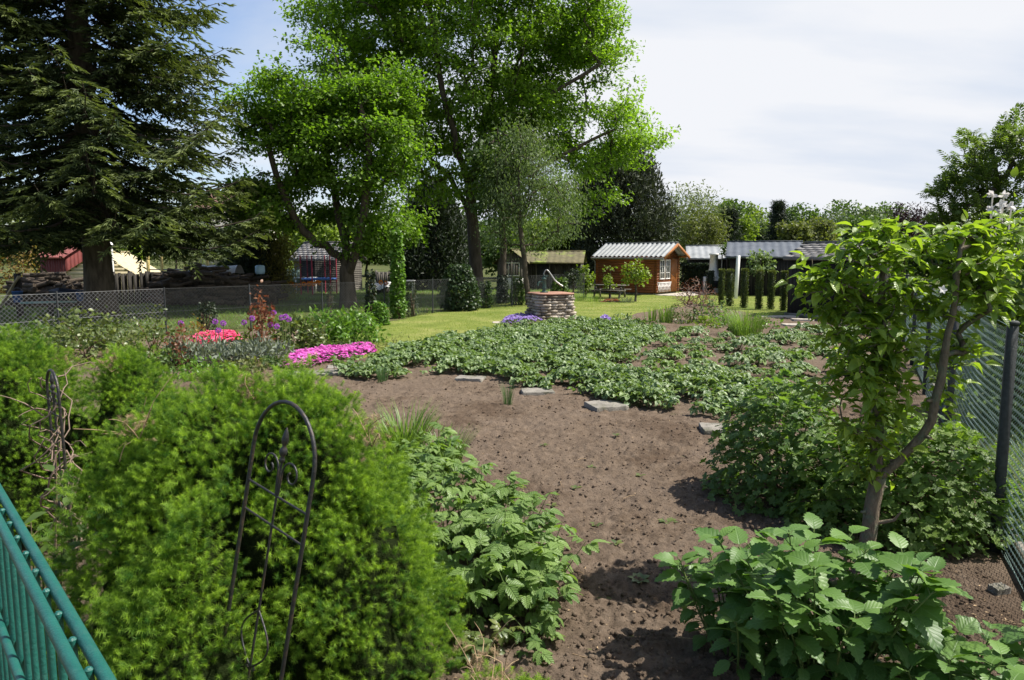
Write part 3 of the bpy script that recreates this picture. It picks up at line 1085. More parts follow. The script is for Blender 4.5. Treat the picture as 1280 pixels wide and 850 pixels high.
far_tree('broadleaf_tree', 'round bright green tree behind the dark spruce beside the cabin gable', 914, 252, 26, 95, 'mid')
far_tree('broadleaf_tree', 'round bright green tree just left of the pointed grey-green spruce', 944, 256, 22, 97, 'yellowgreen')
far_tree('broadleaf_tree', 'round dark green tree just right of the pointed grey-green spruce', 1000, 258, 24, 98, 'mid')
far_tree('broadleaf_tree', 'widest round dark green crown on the skyline above the black shed', 1052, 253, 31, 104, 'mid')
far_tree('broadleaf_tree', 'round mid green skyline tree beside the copper-dark pointed tree', 1106, 257, 30, 102, 'mid')
far_tree('broadleaf_tree', 'grey-green skyline tree in the middle between two darker round crowns', 1080, 262, 26, 88, 'greyleaf')
far_tree('willow_tree', 'pale grey-green willow rising just right of the cabin roof', 866, 236, 36, 62, 'willow', 'willow', leaf=.30, n=90, T=KITE_N, skirt=.2)
far_tree('willow_tree', 'small yellowish willow low beside the cabin gable', 878, 272, 22, 58, 'olive', 'willow', leaf=.28, n=60, T=KITE_N)
far_tree('spruce_tree', 'squat dark green conifer behind the pale sheet roof', 912, 264, 22, 62, 'darkleaf', 'cone', leaf=.4, n=170)
far_tree('broadleaf_tree', 'small yellow-green tree tucked against the squat dark conifer', 933, 272, 15, 66, 'yellowgreen', leaf=.28, n=45)
far_tree('spruce_tree', 'pointed grey-green spruce standing above the blue-grey roofs', 973, 254, 18, 72, 'darkleaf', 'cone', leaf=.4, n=150)
far_tree('broadleaf_tree', 'grey-green bushy tree between the squat conifer and pointed spruce', 951, 277, 20, 76, 'greyleaf', leaf=.3, n=55)
far_tree('broadleaf_tree', 'low olive-yellow tree right behind the slate shed ridge', 996, 279, 17, 68, 'olive', leaf=.28, n=50)
far_tree('broadleaf_tree', 'olive-green rounded tree behind the ridge of the slate shed', 1020, 274, 24, 72, 'olive', leaf=.3, n=60)
far_tree('willow_tree', 'broad silvery willow low in the middle of the tree row', 1047, 271, 30, 80, 'greyleaf', 'willow', leaf=.32, n=80, T=KITE_N)
far_tree('broadleaf_tree', 'soft green tree beneath the skyline crowns above the apple top', 1084, 268, 30, 76, 'mid', leaf=.32, n=60)
far_tree('broadleaf_tree', 'pale yellow-green tree beside the copper-dark pointed tree', 1112, 276, 20, 66, 'yellowgreen', leaf=.28, n=50)
far_tree('copper_tree', 'almost black copper-leaved pointed tree right of the tree row', 1143, 262, 28, 48, 'purple', 'willow', leaf=.22, n=110, T=KITE_N, skirt=.02)
far_tree('broadleaf_tree', 'low green tree at the foot of the tall spiky right tree', 1185, 280, 36, 42, 'mid', leaf=.22, n=70)
# beyond the left-hand plots
far_tree('broadleaf_tree', 'pale green tree behind the red-roofed hut', 40, 248, 60, 66, 'willow', leaf=.34, n=80)
far_tree('broadleaf_tree', 'beige-green tree right behind the spruce trunk', 130, 262, 52, 74, 'olive', leaf=.34, n=70)
far_tree('willow_tree', 'beige-green willow behind the yellow-posted frame', 215, 262, 46, 66, 'willow', 'willow', leaf=.32, n=80, T=KITE_N)
far_tree('broadleaf_tree', 'grey-green tree before the cream house', 300, 275, 28, 62, 'greyleaf', leaf=.28, n=45)
far_tree('broadleaf_tree', 'yellow-green sunlit tree behind the open-fronted slate-roofed shed', 388, 270, 40, 64, 'yellowgreen', leaf=.3, n=70)
far_tree('broadleaf_tree', 'mid green tree behind the leaning maple trunk', 455, 262, 40, 70, 'mid', leaf=.32, n=70)
far_tree('broadleaf_tree', 'sunlit yellow-green tree rising behind the mossy-roofed shed', 690, 268, 36, 58, 'yellowgreen', leaf=.28, n=80)
far_tree('broadleaf_tree', 'mid green tree showing left of the mossy-roofed shed', 628, 266, 40, 64, 'mid', leaf=.3, n=70)
far_tree('broadleaf_tree', 'green tree behind the dark bushy conifer', 540, 250, 50, 72, 'mid', leaf=.32, n=70)

# big dusky conifer behind the cabin and the dark one in mid-picture
def dusky(name, label, px, top, Y, hw, prof, mat, n, per, leaf, base_z=0.0):
    x, topz = A(px, top, Y)[0], A(px, top, Y)[2]
    R = hw * Y / FPX
    th = thing(name, label, 'conifer', (x, Y, base_z))
    tb = MB()
    tb.tube(smooth_path([(x, Y, base_z - .1), (x + .1, Y, topz * .5), (x, Y, topz * .93)], 8, .03), np.linspace(.3, .04, 8), 9)
    t = rng.random(n) ** .9
    pr = np.interp(t, [p[0] for p in prof], [p[1] for p in prof])
    ang = rng.random(n) * 2 * PI
    lob = 1 + .28 * (fbm(np.stack([np.cos(ang) * 1.6, np.sin(ang) * 1.6, t * 4], -1), px * .1, 3) - .5) * 2
    rad = R * pr * lob * np.sqrt(rng.uniform(.3, 1, n))
    cc = np.stack([x + rad * np.cos(ang), Y + rad * np.sin(ang), base_z + (topz - base_z) * t], -1)
    for q in cc[rng.choice(n, 40, False)]:
        s = np.array([x, Y, max(base_z + .3, q[2] - .35 * np.hypot(q[0] - x, q[1] - Y))])
        tb.tube([s, (s + q) / 2, q], [.05, .035, .01], 4)
    tb.build('trunk', M['bark'], th, smooth=True)
    cb = MB()
    clump_leaves(cb, KITE_N, cc, per, np.array([.36, .36, .42]), leaf, (x, Y, base_z), 0, .1, (.45, .22), -.6)
    cb.build('crown', M[mat], th)
dusky('dark_conifer', 'huge brown-black conifer rising behind the wooden cabin', 775, 186, 54, 58, [(0, .95), (.3, 1.05), (.55, 1.0), (.8, .75), (.93, .5), (1, .12)], 'dusky', 620, 60, .34)
dusky('dark_conifer', 'dark bushy conifer in shade left of the tall maple trunk', 540, 236, 44, 44, [(0, .9), (.3, 1.05), (.6, .85), (.85, .5), (1, .1)], 'darkleaf', 380, 50, .3)
dusky('dark_conifer', 'black-green conifer overhanging the firewood beside the golden conifer', 312, 268, 33, 24, [(0, .9), (.4, 1), (.75, .7), (1, .1)], 'darkleaf', 170, 45, .22)
dusky('golden_conifer', 'golden-yellow conifer beside the end of the firewood pile', 346, 292, 33, 13, [(0, .8), (.35, 1), (.7, .6), (1, .1)], 'golden', 120, 45, .16)

# ================================================================== BUILDINGS
def wall_boards(mb, p0, p1, z0, z1, n, horizontal, t=.03, tj=.006, mat=0, top=None):
    """board-clad wall between plan points p0,p1; top(s) gives the height along the wall"""
    p0 = np.array([p0[0], p0[1], 0.0]); p1 = np.array([p1[0], p1[1], 0.0])
    L = np.linalg.norm(p1 - p0)
    X = (p1 - p0) / L
    Yn = np.cross(X, [0, 0, 1.0])
    if horizontal:
        h = (z1 - z0) / n
        for k in range(n):
            mb.box(p0 + X * L / 2 + [0, 0, z0 + h * (k + .5)] + Yn * (tj * ((k % 2) - .5)), (L, t, h - .006), X, Yn, mat=mat, tint=rng.random())
    else:
        w = L / n
        for k in range(n):
            zt = z1 if top is None else top((k + .5) / n)
            mb.box(p0 + X * w * (k + .5) + [0, 0, (z0 + zt) / 2] + Yn * tj * ((k % 2) - .5), (w - .006, t, zt - z0), X, Yn, mat=mat, tint=rng.random())

def ribbed(mb, a, b, c, d, n, rib=.035, mat=0, t=.02):
    """sheet roof slope: a-b along the eave, d-c along the ridge, raised ribs running down the slope"""
    a, b, c, d = [np.asarray(q, float) for q in (a, b, c, d)]
    nr = nrm(np.cross(b - a, d - a))
    V = []
    xs = []
    for k in range(n):
        for f, h in ((0, 0), (.12, 1), (.5, 1), (.62, 0)):
            xs.append(((k + f) / n, h))
    xs.append((1.0, 0))
    rows = []
    for v in (0, 1):
        row = []
        for f, h in xs:
            p = (a + (b - a) * f) * (1 - v) + (d + (c - d) * f) * v + nr * (h * rib + t)
            row.append(p)
        rows.append(row)
    mb.grid(np.array(rows), mat)
    rows = [[p - nr * (t + .006) for p in r] for r in rows]
    mb.grid(np.array(rows), mat)

def slope_tiles(mb, a, b, c, d, rows, cols, mat=0, t=.03):
    a, b, c, d = [np.asarray(q, float) for q in (a, b, c, d)]
    nr = nrm(np.cross(b - a, d - a))
    sl = (d - a)
    for i in range(rows):
        for j in range(cols):
            v0 = i / rows
            f = (j + .5 + .5 * (i % 2)) / cols
            if f > 1: continue
            e = (a + (b - a) * f)
            r_ = (d + (c - d) * f)
            p = e + (r_ - e) * (v0 + .5 / rows)
            L = np.linalg.norm(r_ - e) / rows
            X = nrm(b - a)
            S = nrm(r_ - e)
            up = nrm(np.cross(X, S))
            S2 = nrm(S - up * .10)
            mb.box(p + up * (t * .7), (np.linalg.norm(b - a) / cols * .985, L * 1.08, t * .6), X, S2, mat=mat, tint=rng.random())

def window(parent, c, X, w, h, cols, rows, proud, fmat='whitepaint', bar=.05):
    """frame with bars, and its pane as a sub-part"""
    X = nrm(X); nr = np.cross(X, [0, 0, 1.0])
    c = np.asarray(c, float) + nr * proud
    f = MB()
    f.box(c + [0, 0, h / 2 - bar / 2], (w, .05, bar), X, nr)
    f.box(c - [0, 0, h / 2 - bar / 2], (w, .05, bar), X, nr)
    for s in (-1, 1):
        f.box(c + X * s * (w / 2 - bar / 2), (bar, .046, h - 2 * bar), X, nr)
    for k in range(1, cols):
        f.box(c + X * w * (k / cols - .5), (bar * .6, .036, h - 2 * bar), X, nr)
    for k in range(1, rows):
        f.box(c + [0, 0, h * (k / rows - .5)], (w - 2 * bar, .030, bar * .5), X, nr)
    o = f.build('window', M[fmat], parent)
    g_ = MB()
    g_.box(c - nr * .012, (w - bar, .008, h - bar), X, nr)
    go = g_.build('pane', M['glass'], o, origin=np.array(parent['_o']))
    return o

def cabin():
    th_ = math.radians(38)
    dl = np.array([-math.cos(th_), math.sin(th_), 0])     # along the long wall, away from the corner
    dg = np.array([math.sin(th_), math.cos(th_), 0])      # along the gable wall
    c0 = G(819.5, 369.5)
    L, W, he, hr = 3.55, 2.55, 2.02, 2.62
    up = np.array([0, 0, 1.0])
    th = thing('wooden_cabin', 'orange-brown wooden cabin with pale ribbed roof and white-framed windows', 'cabin', c0)
    w = MB()
    nl = 15
    cs = [c0, c0 + dl * L, c0 + dl * L + dg * W, c0 + dg * W]
    wall_boards(w, cs[1], cs[0], .12, he, nl, True)
    wall_boards(w, cs[0], cs[3], .12, he, nl, True)
    wall_boards(w, cs[3], cs[2], .12, he, nl, True)
    wall_boards(w, cs[2], cs[1], .12, he, nl, True)
    for off in (0.0, L):                                   # gable triangles
        for k in range(5):
            z = he + (hr - he) * (k + .5) / 5
            ww = W * (1 - (k + .5) / 5)
            w.box(c0 + dl * off + dg * W / 2 + up * z, (ww, .03, (hr - he) / 5 - .005), dg, -dl, tint=rng.random())
    for q in cs:                                           # crossed log ends at the corners
        for k in range(nl):
            w.box(q + up * (.12 + (he - .12) * (k + .5) / nl), (.16, .045, (he - .12) / nl * .9), dl, dg, tint=rng.random())
    w.build('wall', M['cabin'], th)
    bs = MB()
    bs.box(c0 + dl * L / 2 + dg * W / 2 + up * .055, (L - .1, W - .1, .13), dl, dg)
    bs.build('base', M['concrete'], th)
    # roof
    r = MB()
    ov, og, oe = .22, .55, .18
    def pt(s, t, z): return c0 + dl * s + dg * t + up * z
    sl = (hr - he) / (W / 2)
    e0, e1 = he - sl * ov, he - sl * ov
    z2 = .05
    ribbed(r, pt(L + oe, -ov, e0 + z2), pt(-og, -ov, e0 + z2), pt(-og, W / 2, hr + z2), pt(L + oe, W / 2, hr + z2), 16, .05)
    ribbed(r, pt(-og, W + ov, e0 + z2), pt(L + oe, W + ov, e0 + z2), pt(L + oe, W / 2, hr + z2), pt(-og, W / 2, hr + z2), 16, .05)
    r.beam(pt(L + oe, W / 2, hr + .11), pt(-og, W / 2, hr + .11), .16, .03)
    ro = r.build('roof', M['roof_pale'], th)
    for s in (-og - .012, L + oe + .012):
        bb = MB()
        bb.beam(pt(s, -ov - .02, e0 - .02), pt(s, W / 2, hr - .02), .025, .16)
        bb.beam(pt(s, W + ov + .02, e0 - .02), pt(s, W / 2 + .02, hr - .02), .025, .16)
        bb.build('bargeboard', M['cabin_trim'], ro, origin=np.array(th['_o']))
    for t_ in (.0, W / 2, W):
        bb = MB()
        bb.beam(pt(-og + .02, t_, (he if t_ != W / 2 else hr) - .04), pt(.0, t_, (he if t_ != W / 2 else hr) - .04), .08, .1)
        bb.build('roof_beam', M['cabin_trim'], ro, origin=np.array(th['_o']))
    gt = MB()
    gt.tube([pt(L + oe, -ov - .05, e0 - .01), pt(-og, -ov - .05, e0 - .03)], .05, 8)
    gt.tube([pt(L + .1, -ov - .05, e0 - .04), pt(L + .06, -.06, e0 - .2), pt(L + .06, -.06, .05)], .03, 6)
    gt.build('gutter', M['roof_grey'], th)
    for s in (.42, 1.12):
        window(th, c0 + dg * (.62 if s < 1 else 1.26) + up * 1.32, dg, .52, 1.02, 2, 3, .03)
    d = MB()
    dc = c0 + dg * 2.0 + up * 1.02
    wall_boards(d, dc - dg * .36, dc + dg * .36, .16, 1.86, 7, False, .03, .004)
    for k, v in enumerate(d.v): d.v[k] = v + (-dl) * .035
    do = d.build('door', M['cabin_trim'], th)
    hb = MB(); hb.tube([dc - dl * .06 + dg * -.28, dc - dl * .10 + dg * -.28, dc - dl * .10 + dg * -.16], .012, 5)
    hb.build('handle', M['iron'], do, origin=np.array(th['_o']))
    lt = MB()                                               # white lattice skirting under the windows
    for k in range(9):
        for s in (-1, 1):
            q = c0 + dg * (.12 + k * .16) - dl * .05
            lt.beam(q + up * .16 + dg * (0 if s > 0 else .22), q + up * .62 + dg * (.22 if s > 0 else 0) - dl * .006 * s, .035, .01, up=-dl)
    lt.box(c0 + dg * .85 - dl * .056 + up * .64, (1.6, .02, .05), dg, -dl)
    lt.build('lattice_panel', M['whitepaint'], th)
    st = MB()
    p = [c0 + dg * -.35 - dl * .1, c0 + dg * -.8 - dl * 1.6, c0 + dg * 3.6 - dl * 1.9, c0 + dg * 3.6 - dl * .1]
    n = 7
    for i in range(4):
        for j in range(n):
            a0 = p[0] + (p[3] - p[0]) * (j + .5) / n - dl * (.25 + i * .42)
            st.box(a0 + up * .03, (.40, .60, .07), dl, dg, ch=.01)
    struct(st.build('terrace', M['paving']))
cabin()

def gable_shed(name, label, cat, p0, p1, depth, he, hr, wmat, rmat, ridge='along', boards=18, horizontal=False, roof='tiles', ov=.25, over=.2, extra=None, group=None, cols=None):
    """shed with its front wall from p0 to p1 (seen left to right); ridge along or across that wall"""
    p0 = np.array([p0[0], p0[1], 0.0]); p1 = np.array([p1[0], p1[1], 0.0])
    L = np.linalg.norm(p1 - p0)
    X = (p1 - p0) / L
    B = np.array([-X[1], X[0], 0.0])       # into the shed (away from the viewer)
    up = np.array([0, 0, 1.0])
    th = thing(name, label, cat, (p0 + p1) / 2, group)
    w = MB()
    q = [p0, p1, p1 + B * depth, p0 + B * depth]
    def tri(s): return he + (hr - he) * (1 - abs(2 * s - 1))
    nb = max(3, int(boards * depth / L))
    al = ridge == 'along'
    if horizontal:
        for a_, b_, m in ((q[0], q[1], boards), (q[1], q[2], boards), (q[2], q[3], boards), (q[3], q[0], boards)):
            wall_boards(w, a_, b_, 0, he, m, True)
        for (a_, b_) in (((q[1], q[2]), (q[3], q[0])) if al else ((q[0], q[1]), (q[2], q[3]))):
            for k in range(6):
                z = he + (hr - he) * (k + .5) / 6
                ww = np.linalg.norm(b_ - a_) * (1 - (k + .5) / 6)
                D = nrm(b_ - a_)
                w.box((a_ + b_) / 2 + up * z, (ww, .03, (hr - he) / 6 - .004), D, np.cross(D, up), tint=rng.random())
    else:
        wall_boards(w, q[0], q[1], 0, he, boards, False, top=None if al else tri)
        wall_boards(w, q[1], q[2], 0, he, nb, False, top=tri if al else None)
        wall_boards(w, q[2], q[3], 0, he, boards, False, top=None if al else tri)
        wall_boards(w, q[3], q[0], 0, he, nb, False, top=tri if al else None)
    w.build('wall', M[wmat], th)
    r = MB()
    if al:
        sl = (hr - he) / (depth / 2); ez = he - sl * ov + .03
        s1 = [p0 - X * over - B * ov + up * ez, p1 + X * over - B * ov + up * ez, p1 + X * over + B * depth / 2 + up * (hr + .03), p0 - X * over + B * depth / 2 + up * (hr + .03)]
        s2 = [p1 + X * over + B * (depth + ov) + up * ez, p0 - X * over + B * (depth + ov) + up * ez, s1[3], s1[2]]
        Lr = L + 2 * over
    else:
        sl = (hr - he) / (L / 2); ez = he - sl * ov + .03
        m = (p0 + p1) / 2
        s1 = [p0 - X * ov + B * (depth + over) + up * ez, p0 - X * ov - B * over + up * ez, m - B * over + up * (hr + .03), m + B * (depth + over) + up * (hr + .03)]
        s2 = [p1 + X * ov - B * over + up * ez, p1 + X * ov + B * (depth + over) + up * ez, s1[3], s1[2]]
        Lr = depth + 2 * over
    for s in (s1, s2):
        base = [v - up * .02 for v in s]
        r.add(np.array(s), [[0, 1, 2, 3]]); r.add(np.array(base), [[3, 2, 1, 0]])
        if roof == 'tiles':
            slope_tiles(r, *s, rows=8, cols=cols or int(Lr / .3))
        elif roof == 'ribs':
            ribbed(r, *s, n=cols or int(Lr / .35), rib=.014)
        r.beam(s[0] - up * .03, s[1] - up * .03, .03, .10)
    r.beam(s1[2] + up * .04, s1[3] + up * .04, .16, .05)
    r.build('roof', M[rmat], th)
    th['_axes'] = [*X, *B]
    return th, p0, X, B, L

# black shed with slate roof on the right of the plot
s0 = G(984, 395.5); s1_ = G(1080, 402)
th, p0, X, B, L = gable_shed('garden_shed', 'black-boarded shed with grey slate roof behind the apple tree', 'shed', s0, s1_, 2.6, 2.02, 2.46, 'blackwood', 'roof_grey', boards=20, over=.14, ov=.18)
b = MB(); b.box(p0 + X * L / 2 - B * .06 + [0, 0, .05], (L + .1, .14, .16), X, B); b.build('plinth', M['concrete'], th)
# long black sheds behind it with sheet roofs
a0 = A(912, 345, 37); a1 = A(1000, 345, 36)
th, p0, X, B, L = gable_shed('garden_shed', 'long black shed with blue-grey sheet roof behind the clipped thuja columns', 'shed', (a0[0], 37.0), (a1[0], 36), 3.6, 2.05, 2.72, 'blackwood', 'roof_blue', boards=24, roof='ribs')
a0 = A(862, 345, 41); a1 = A(911, 345, 40.5)
th, p0, X, B, L = gable_shed('garden_shed', 'low dark shed with pale corrugated roof between cabin and black shed', 'shed', (a0[0], 41.0), (a1[0], 40.6), 3.0, 1.95, 2.55, 'darkwood', 'roof_pale', boards=16, roof='ribs')

# old shed with mossy roof
a0 = A(622, 348, 43); a1 = A(656, 348, 43)
th, p0, X, B, L = gable_shed('old_shed', 'weathered shed with white window under the small willow', 'shed', (a0[0], 43.0), (a1[0], 42.8), 3.4, 1.75, 2.35, 'greywood', 'roof_moss', ridge='across', boards=11, roof='ribs')
window(th, p0 + X * L * .5 + [0, 0, 1.22], X, 1.0, .8, 3, 1, .02)
b = MB(); b.box(p0 + X * L * .5 - B * .03 + [0, 0, .38], (L - .2, .03, .66), X, B); b.build('panel', M['whitewash'], th)
a0 = A(659, 348, 43.2); a1 = A(726, 348, 42.6)
th, p0, X, B, L = gable_shed('old_shed', 'long dark shed with mossy roof and open doorway behind the well', 'shed', (a0[0], 43.4), (a1[0], 42.9), 3.0, 1.72, 2.25, 'darkwood', 'roof_moss', boards=22, roof='ribs', ov=.35)
b = MB()
for s in (-.5, .5): b.box(p0 + X * (.95 + s * .8) - B * .03 + [0, 0, .8], (.08, .05, 1.6), X, B)
b.box(p0 + X * .95 - B * .03 + [0, 0, 1.62], (.9, .05, .08), X, B)
do = b.build('doorway', M['greywood'], th)
b = MB(); b.box(p0 + X * .95 - B * .022 + [0, 0, .8], (.7, .012, 1.58), X, B); b.build('dark_opening_panel', M['blackcloth'], do, origin=np.array(th['_o']))  # black panel on the boards, doorway's inner shade put in as colour

# left-hand plots
a0 = A(52, 345, 44); a1 = A(84, 345, 43)
gable_shed('red_hut', 'small dark red hut with red felt roof behind the firewood', 'hut', (a0[0], 44), (a1[0], 43), 2.4, 2.05, 2.75, 'redwall', 'redroof', boards=10, roof='plain')
a0 = A(78, 345, 40); a1 = A(172, 345, 40)
th, p0, X, B, L = gable_shed('pale_shed', 'wide low pale yellow gabled shed behind the spruce trunk', 'shed', (a0[0], 40), (a1[0], 40), 3.0, .95, 2.2, 'palewood', 'palewood', ridge='across', boards=16, horizontal=True, roof='plain', over=.1, ov=.1)
b = MB(); q = A(139, 322, 39.6); b.tube([(q[0], 39.6, .2), (q[0], 39.6, 2.6)], .11, 10); b.tube([(q[0], 39.6, 2.6), (q[0], 39.6, 2.78)], [.17, .06], 10)
tag(b.build('stove_pipe', M['whitepaint']), 'white stove pipe rising beside the spruce trunk', 'chimney')
a0 = A(368, 349, 41); a1 = A(420, 349, 40)
th, p0, X, B, L = gable_shed('garden_shed', 'open-fronted shed with pale slate roof behind the red-poled trampoline', 'shed', (a0[0], 41), (a1[0], 40), 2.6, 1.95, 2.75, 'greywood', 'roof_grey', boards=18, horizontal=True)
b = MB(); b.box(p0 + X * L * .33 - B * .03 + [0, 0, .95], (1.0, .02, 1.7), X, B); b.build('dark_opening_panel', M['blackcloth'], th)  # black panel on the closed front, shade of the open inside as colour
# cream house far behind
def house():
    c = A(286, 330, 82); c[2] = 0
    th = thing('cream_house', 'tall cream house far behind the spruce branches', 'house', c)
    b = MB(); b.box(c + [0, 3, 3.6], (7.5, 6, 7.2)); b.build('wall', M['house'], th)
    for i in (-2.3, 0, 2.3):
        for z in (1.8, 4.9):
            window(th, c + [i, 0, z], (1, 0, 0), 1.1, 1.4, 2, 1, .0)
    b = MB()
    P = [c + [-4.1, -.5, 7.1], c + [4.1, -.5, 7.1], c + [4.1, 3, 9.2], c + [-4.1, 3, 9.2], c + [-4.1, 6.5, 7.1], c + [4.1, 6.5, 7.1]]
    b.add(np.array(P), [[0, 1, 2, 3], [3, 2, 5, 4]]); b.add(np.array([P[0], P[3], P[4], P[1], P[2], P[5]]), [[0, 1, 2], [3, 5, 4]])
    b.build('roof', M['roof_tile'], th)
house()

# ================================================================== FURNITURE OF THE PLOTS BEHIND
def frame_yellow():
    Y = 36
    xs = [A(p, 330, Y)[0] for p in (185, 202, 230, 259)]
    th = thing('swing_frame', 'yellow wooden posts with a low grey panel behind the dark fence', 'frame', (xs[1], Y, 0))
    for x in xs:
        b = MB(); b.box((x, Y, 1.0), (.11, .11, 2.05), ch=.01); b.build('post', M['yellowpost'], th)
    b = MB()
    b.box(((xs[0] + xs[3]) / 2, Y, 1.35), (xs[3] - xs[0], .05, .05)); b.build('rail', M['wire'], th)
    b = MB()
    for k in range(14):
        b.box((xs[0] + (xs[3] - xs[0]) * (k + .5) / 14, Y + .05, .62), ((xs[3] - xs[0]) / 14 - .01, .02, 1.2), tint=rng.random())
    b.build('panel', M['greywood'], th)
frame_yellow()

def board_fence(px0, px1, Y0, Y1, h, label, n, mat, jag=.0):
    a = A(px0, 350, Y0); c = A(px1, 350, Y1)
    th = thing('board_fence', label, 'fence', ((a[0] + c[0]) / 2, (Y0 + Y1) / 2, 0))
    b = MB()
    wall_boards(b, (a[0], Y0), (c[0], Y1), .02, h, n, False, .035, .05, top=lambda s: h + jag * (rng.random() - .5))
    b.build('board_panel', M[mat], th)
    for f in np.linspace(0, 1, 4):
        p = MB(); p.box((a[0] + (c[0] - a[0]) * f, Y0 + (Y1 - Y0) * f + .08, h / 2), (.14, .12, h + .16)); p.build('post', M[mat], th)
board_fence(140, 204, 29.5, 30.5, 1.32, 'dark vertical-board fence joining the spruce trunk and firewood', 17, 'darkwood', .12)
board_fence(352, 374, 39, 39, 1.25, 'short grey-green panel fence left of the open-fronted slate-roofed shed', 10, 'tarpgreen')
board_fence(470, 520, 46, 46, 1.0, 'pale grey panel fence behind the white garden table', 20, 'greywood')

def woodpile(name, label, px0, px1, Y, h, depth, n, mat='logend', along=True):
    a = A(px0, 350, Y); c = A(px1, 350, Y)
    W = c[0] - a[0]
    th = thing(name, label, 'firewood', ((a[0] + c[0]) / 2, Y, 0))
    b = MB()
    for k in range(n):
        x = a[0] + rng.random() * W
        lim = h * (.55 + .45 * math.sin(PI * min(1, max(0, (x - a[0]) / W)) ** .7)) * rng.uniform(.85, 1.1)
        z = .08 + rng.random() * lim
        y = Y + rng.uniform(-.5, .5) * depth
        L = rng.uniform(.5, 1.6)
        d = nrm([1 if along else rng.normal(), rng.normal(0, .35), rng.normal(0, .16)])
        r = rng.uniform(.05, .11)
        p = np.array([x, y, z])
        b.tube([p - d * L / 2, p + d * L * .1 + rng.normal(0, .02, 3), p + d * L / 2], [r, r * 1.05, r * .9], 7, tint=rng.random())
    b.build('log', M[mat], th)['kind'] = 'stuff'
    return th
woodpile('firewood_pile', 'long heap of dark logs left of the golden conifer', 205, 332, 30, 1.42, 1.4, 420)
woodpile('firewood_pile', 'low heap of brown logs and boards left of the spruce trunk', 28, 102, 29, 1.2, 1.2, 190)
def draped(name, label, px0, px1, Y, z, mat, cat='tarpaulin', depth=1.1, wav=.10):
    a = A(px0, 350, Y)[0]; c = A(px1, 350, Y)[0]
    X, D = np.meshgrid(np.linspace(a, c, 26), np.linspace(-depth / 2, depth / 2, 10))
    Z = z + wav * 2 * (fbm(np.stack([X, D, X * 0], -1) * 2.1, px0, 3) - .5) - .28 * (np.abs(D) / (depth / 2)) ** 3
    b = MB(); P = np.stack([X, Y + D, Z], -1); b.grid(P); b.grid(P[::-1] - [0, 0, .015])
    tag(b.build(name, M[mat], smooth=True), label, cat)
draped('tarpaulin', 'pale grey tarpaulin lying over the far logs', 243, 300, 30.6, 1.62, 'tarp')
q = A(247, 331, 30)
b = MB(); b.tube([(q[0] - .25, 29.8, 1.55), (q[0], 29.8, 1.6), (q[0] + .2, 29.9, 1.57)], [.17, .19, .16], 9)
tag(b.build('tree_stump', M['logend']), 'short thick log lying on top of the firewood heap', 'log')
q = A(325, 336, 29.6)
b = MB(); b.lathe((q[0], 29.6, 1.30), [(0, 0), (.17, 0), (.2, .1), (.19, .32), (.14, .36), (0, .37)], 12)
tag(b.build('water_canister', M['paleblue'], smooth=True), 'pale blue canister on the end of the firewood heap', 'canister')

def tub():
    c = A(85, 364, 27); c[2] = 0.0
    th = thing('wheelbarrow', 'black wheelbarrow tipped against the firewood left of the spruce', 'wheelbarrow', c)
    b = MB()
    o_ = [(-.55, -.32, .78), (.55, -.32, .70), (.55, .32, .74), (-.55, .32, .84)]
    i_ = [(-.34, -.2, .34), (.36, -.2, .34), (.36, .2, .34), (-.34, .2, .34)]
    V = np.array(o_ + i_ + [tuple(np.array(v) * [.94, .94, 1] ) for v in o_] + [tuple(np.array(v) * [.92, .92, 1] + [0, 0, .03]) for v in i_]) + c
    F = [[0, 1, 5, 4], [1, 2, 6, 5], [2, 3, 7, 6], [3, 0, 4, 7], [4, 5, 6, 7], [8, 12, 13, 9], [9, 13, 14, 10], [10, 14, 15, 11], [11, 15, 12, 8], [12, 15, 14, 13], [0, 8, 9, 1], [1, 9, 10, 2], [2, 10, 11, 3], [3, 11, 8, 0]]
    b.add(V, F); b.build('tray', M['blacktub'], th)
    for s in (-1, 1):
        b = MB(); b.tube(smooth_path([c + [-1.0, s * .3, .66], c + [-.4, s * .26, .4], c + [.4, s * .14, .3], c + [.72, s * .06, .2]], 8), .02, 6); b.tube([c + [-.35, s * .25, .38], c + [-.42, s * .27, .0]], .02, 6); b.build('handle', M['iron'], th)
    b = MB()
    ang = np.linspace(0, 2 * PI, 17)
    b.tube(np.stack([c[0] + .72 + .15 * np.cos(ang), c[1] + 0 * ang, c[2] + .2 + .15 * np.sin(ang)], -1), .05, 8, cap=False)
    b.build('wheel', M['blacktub'], th)
tub()
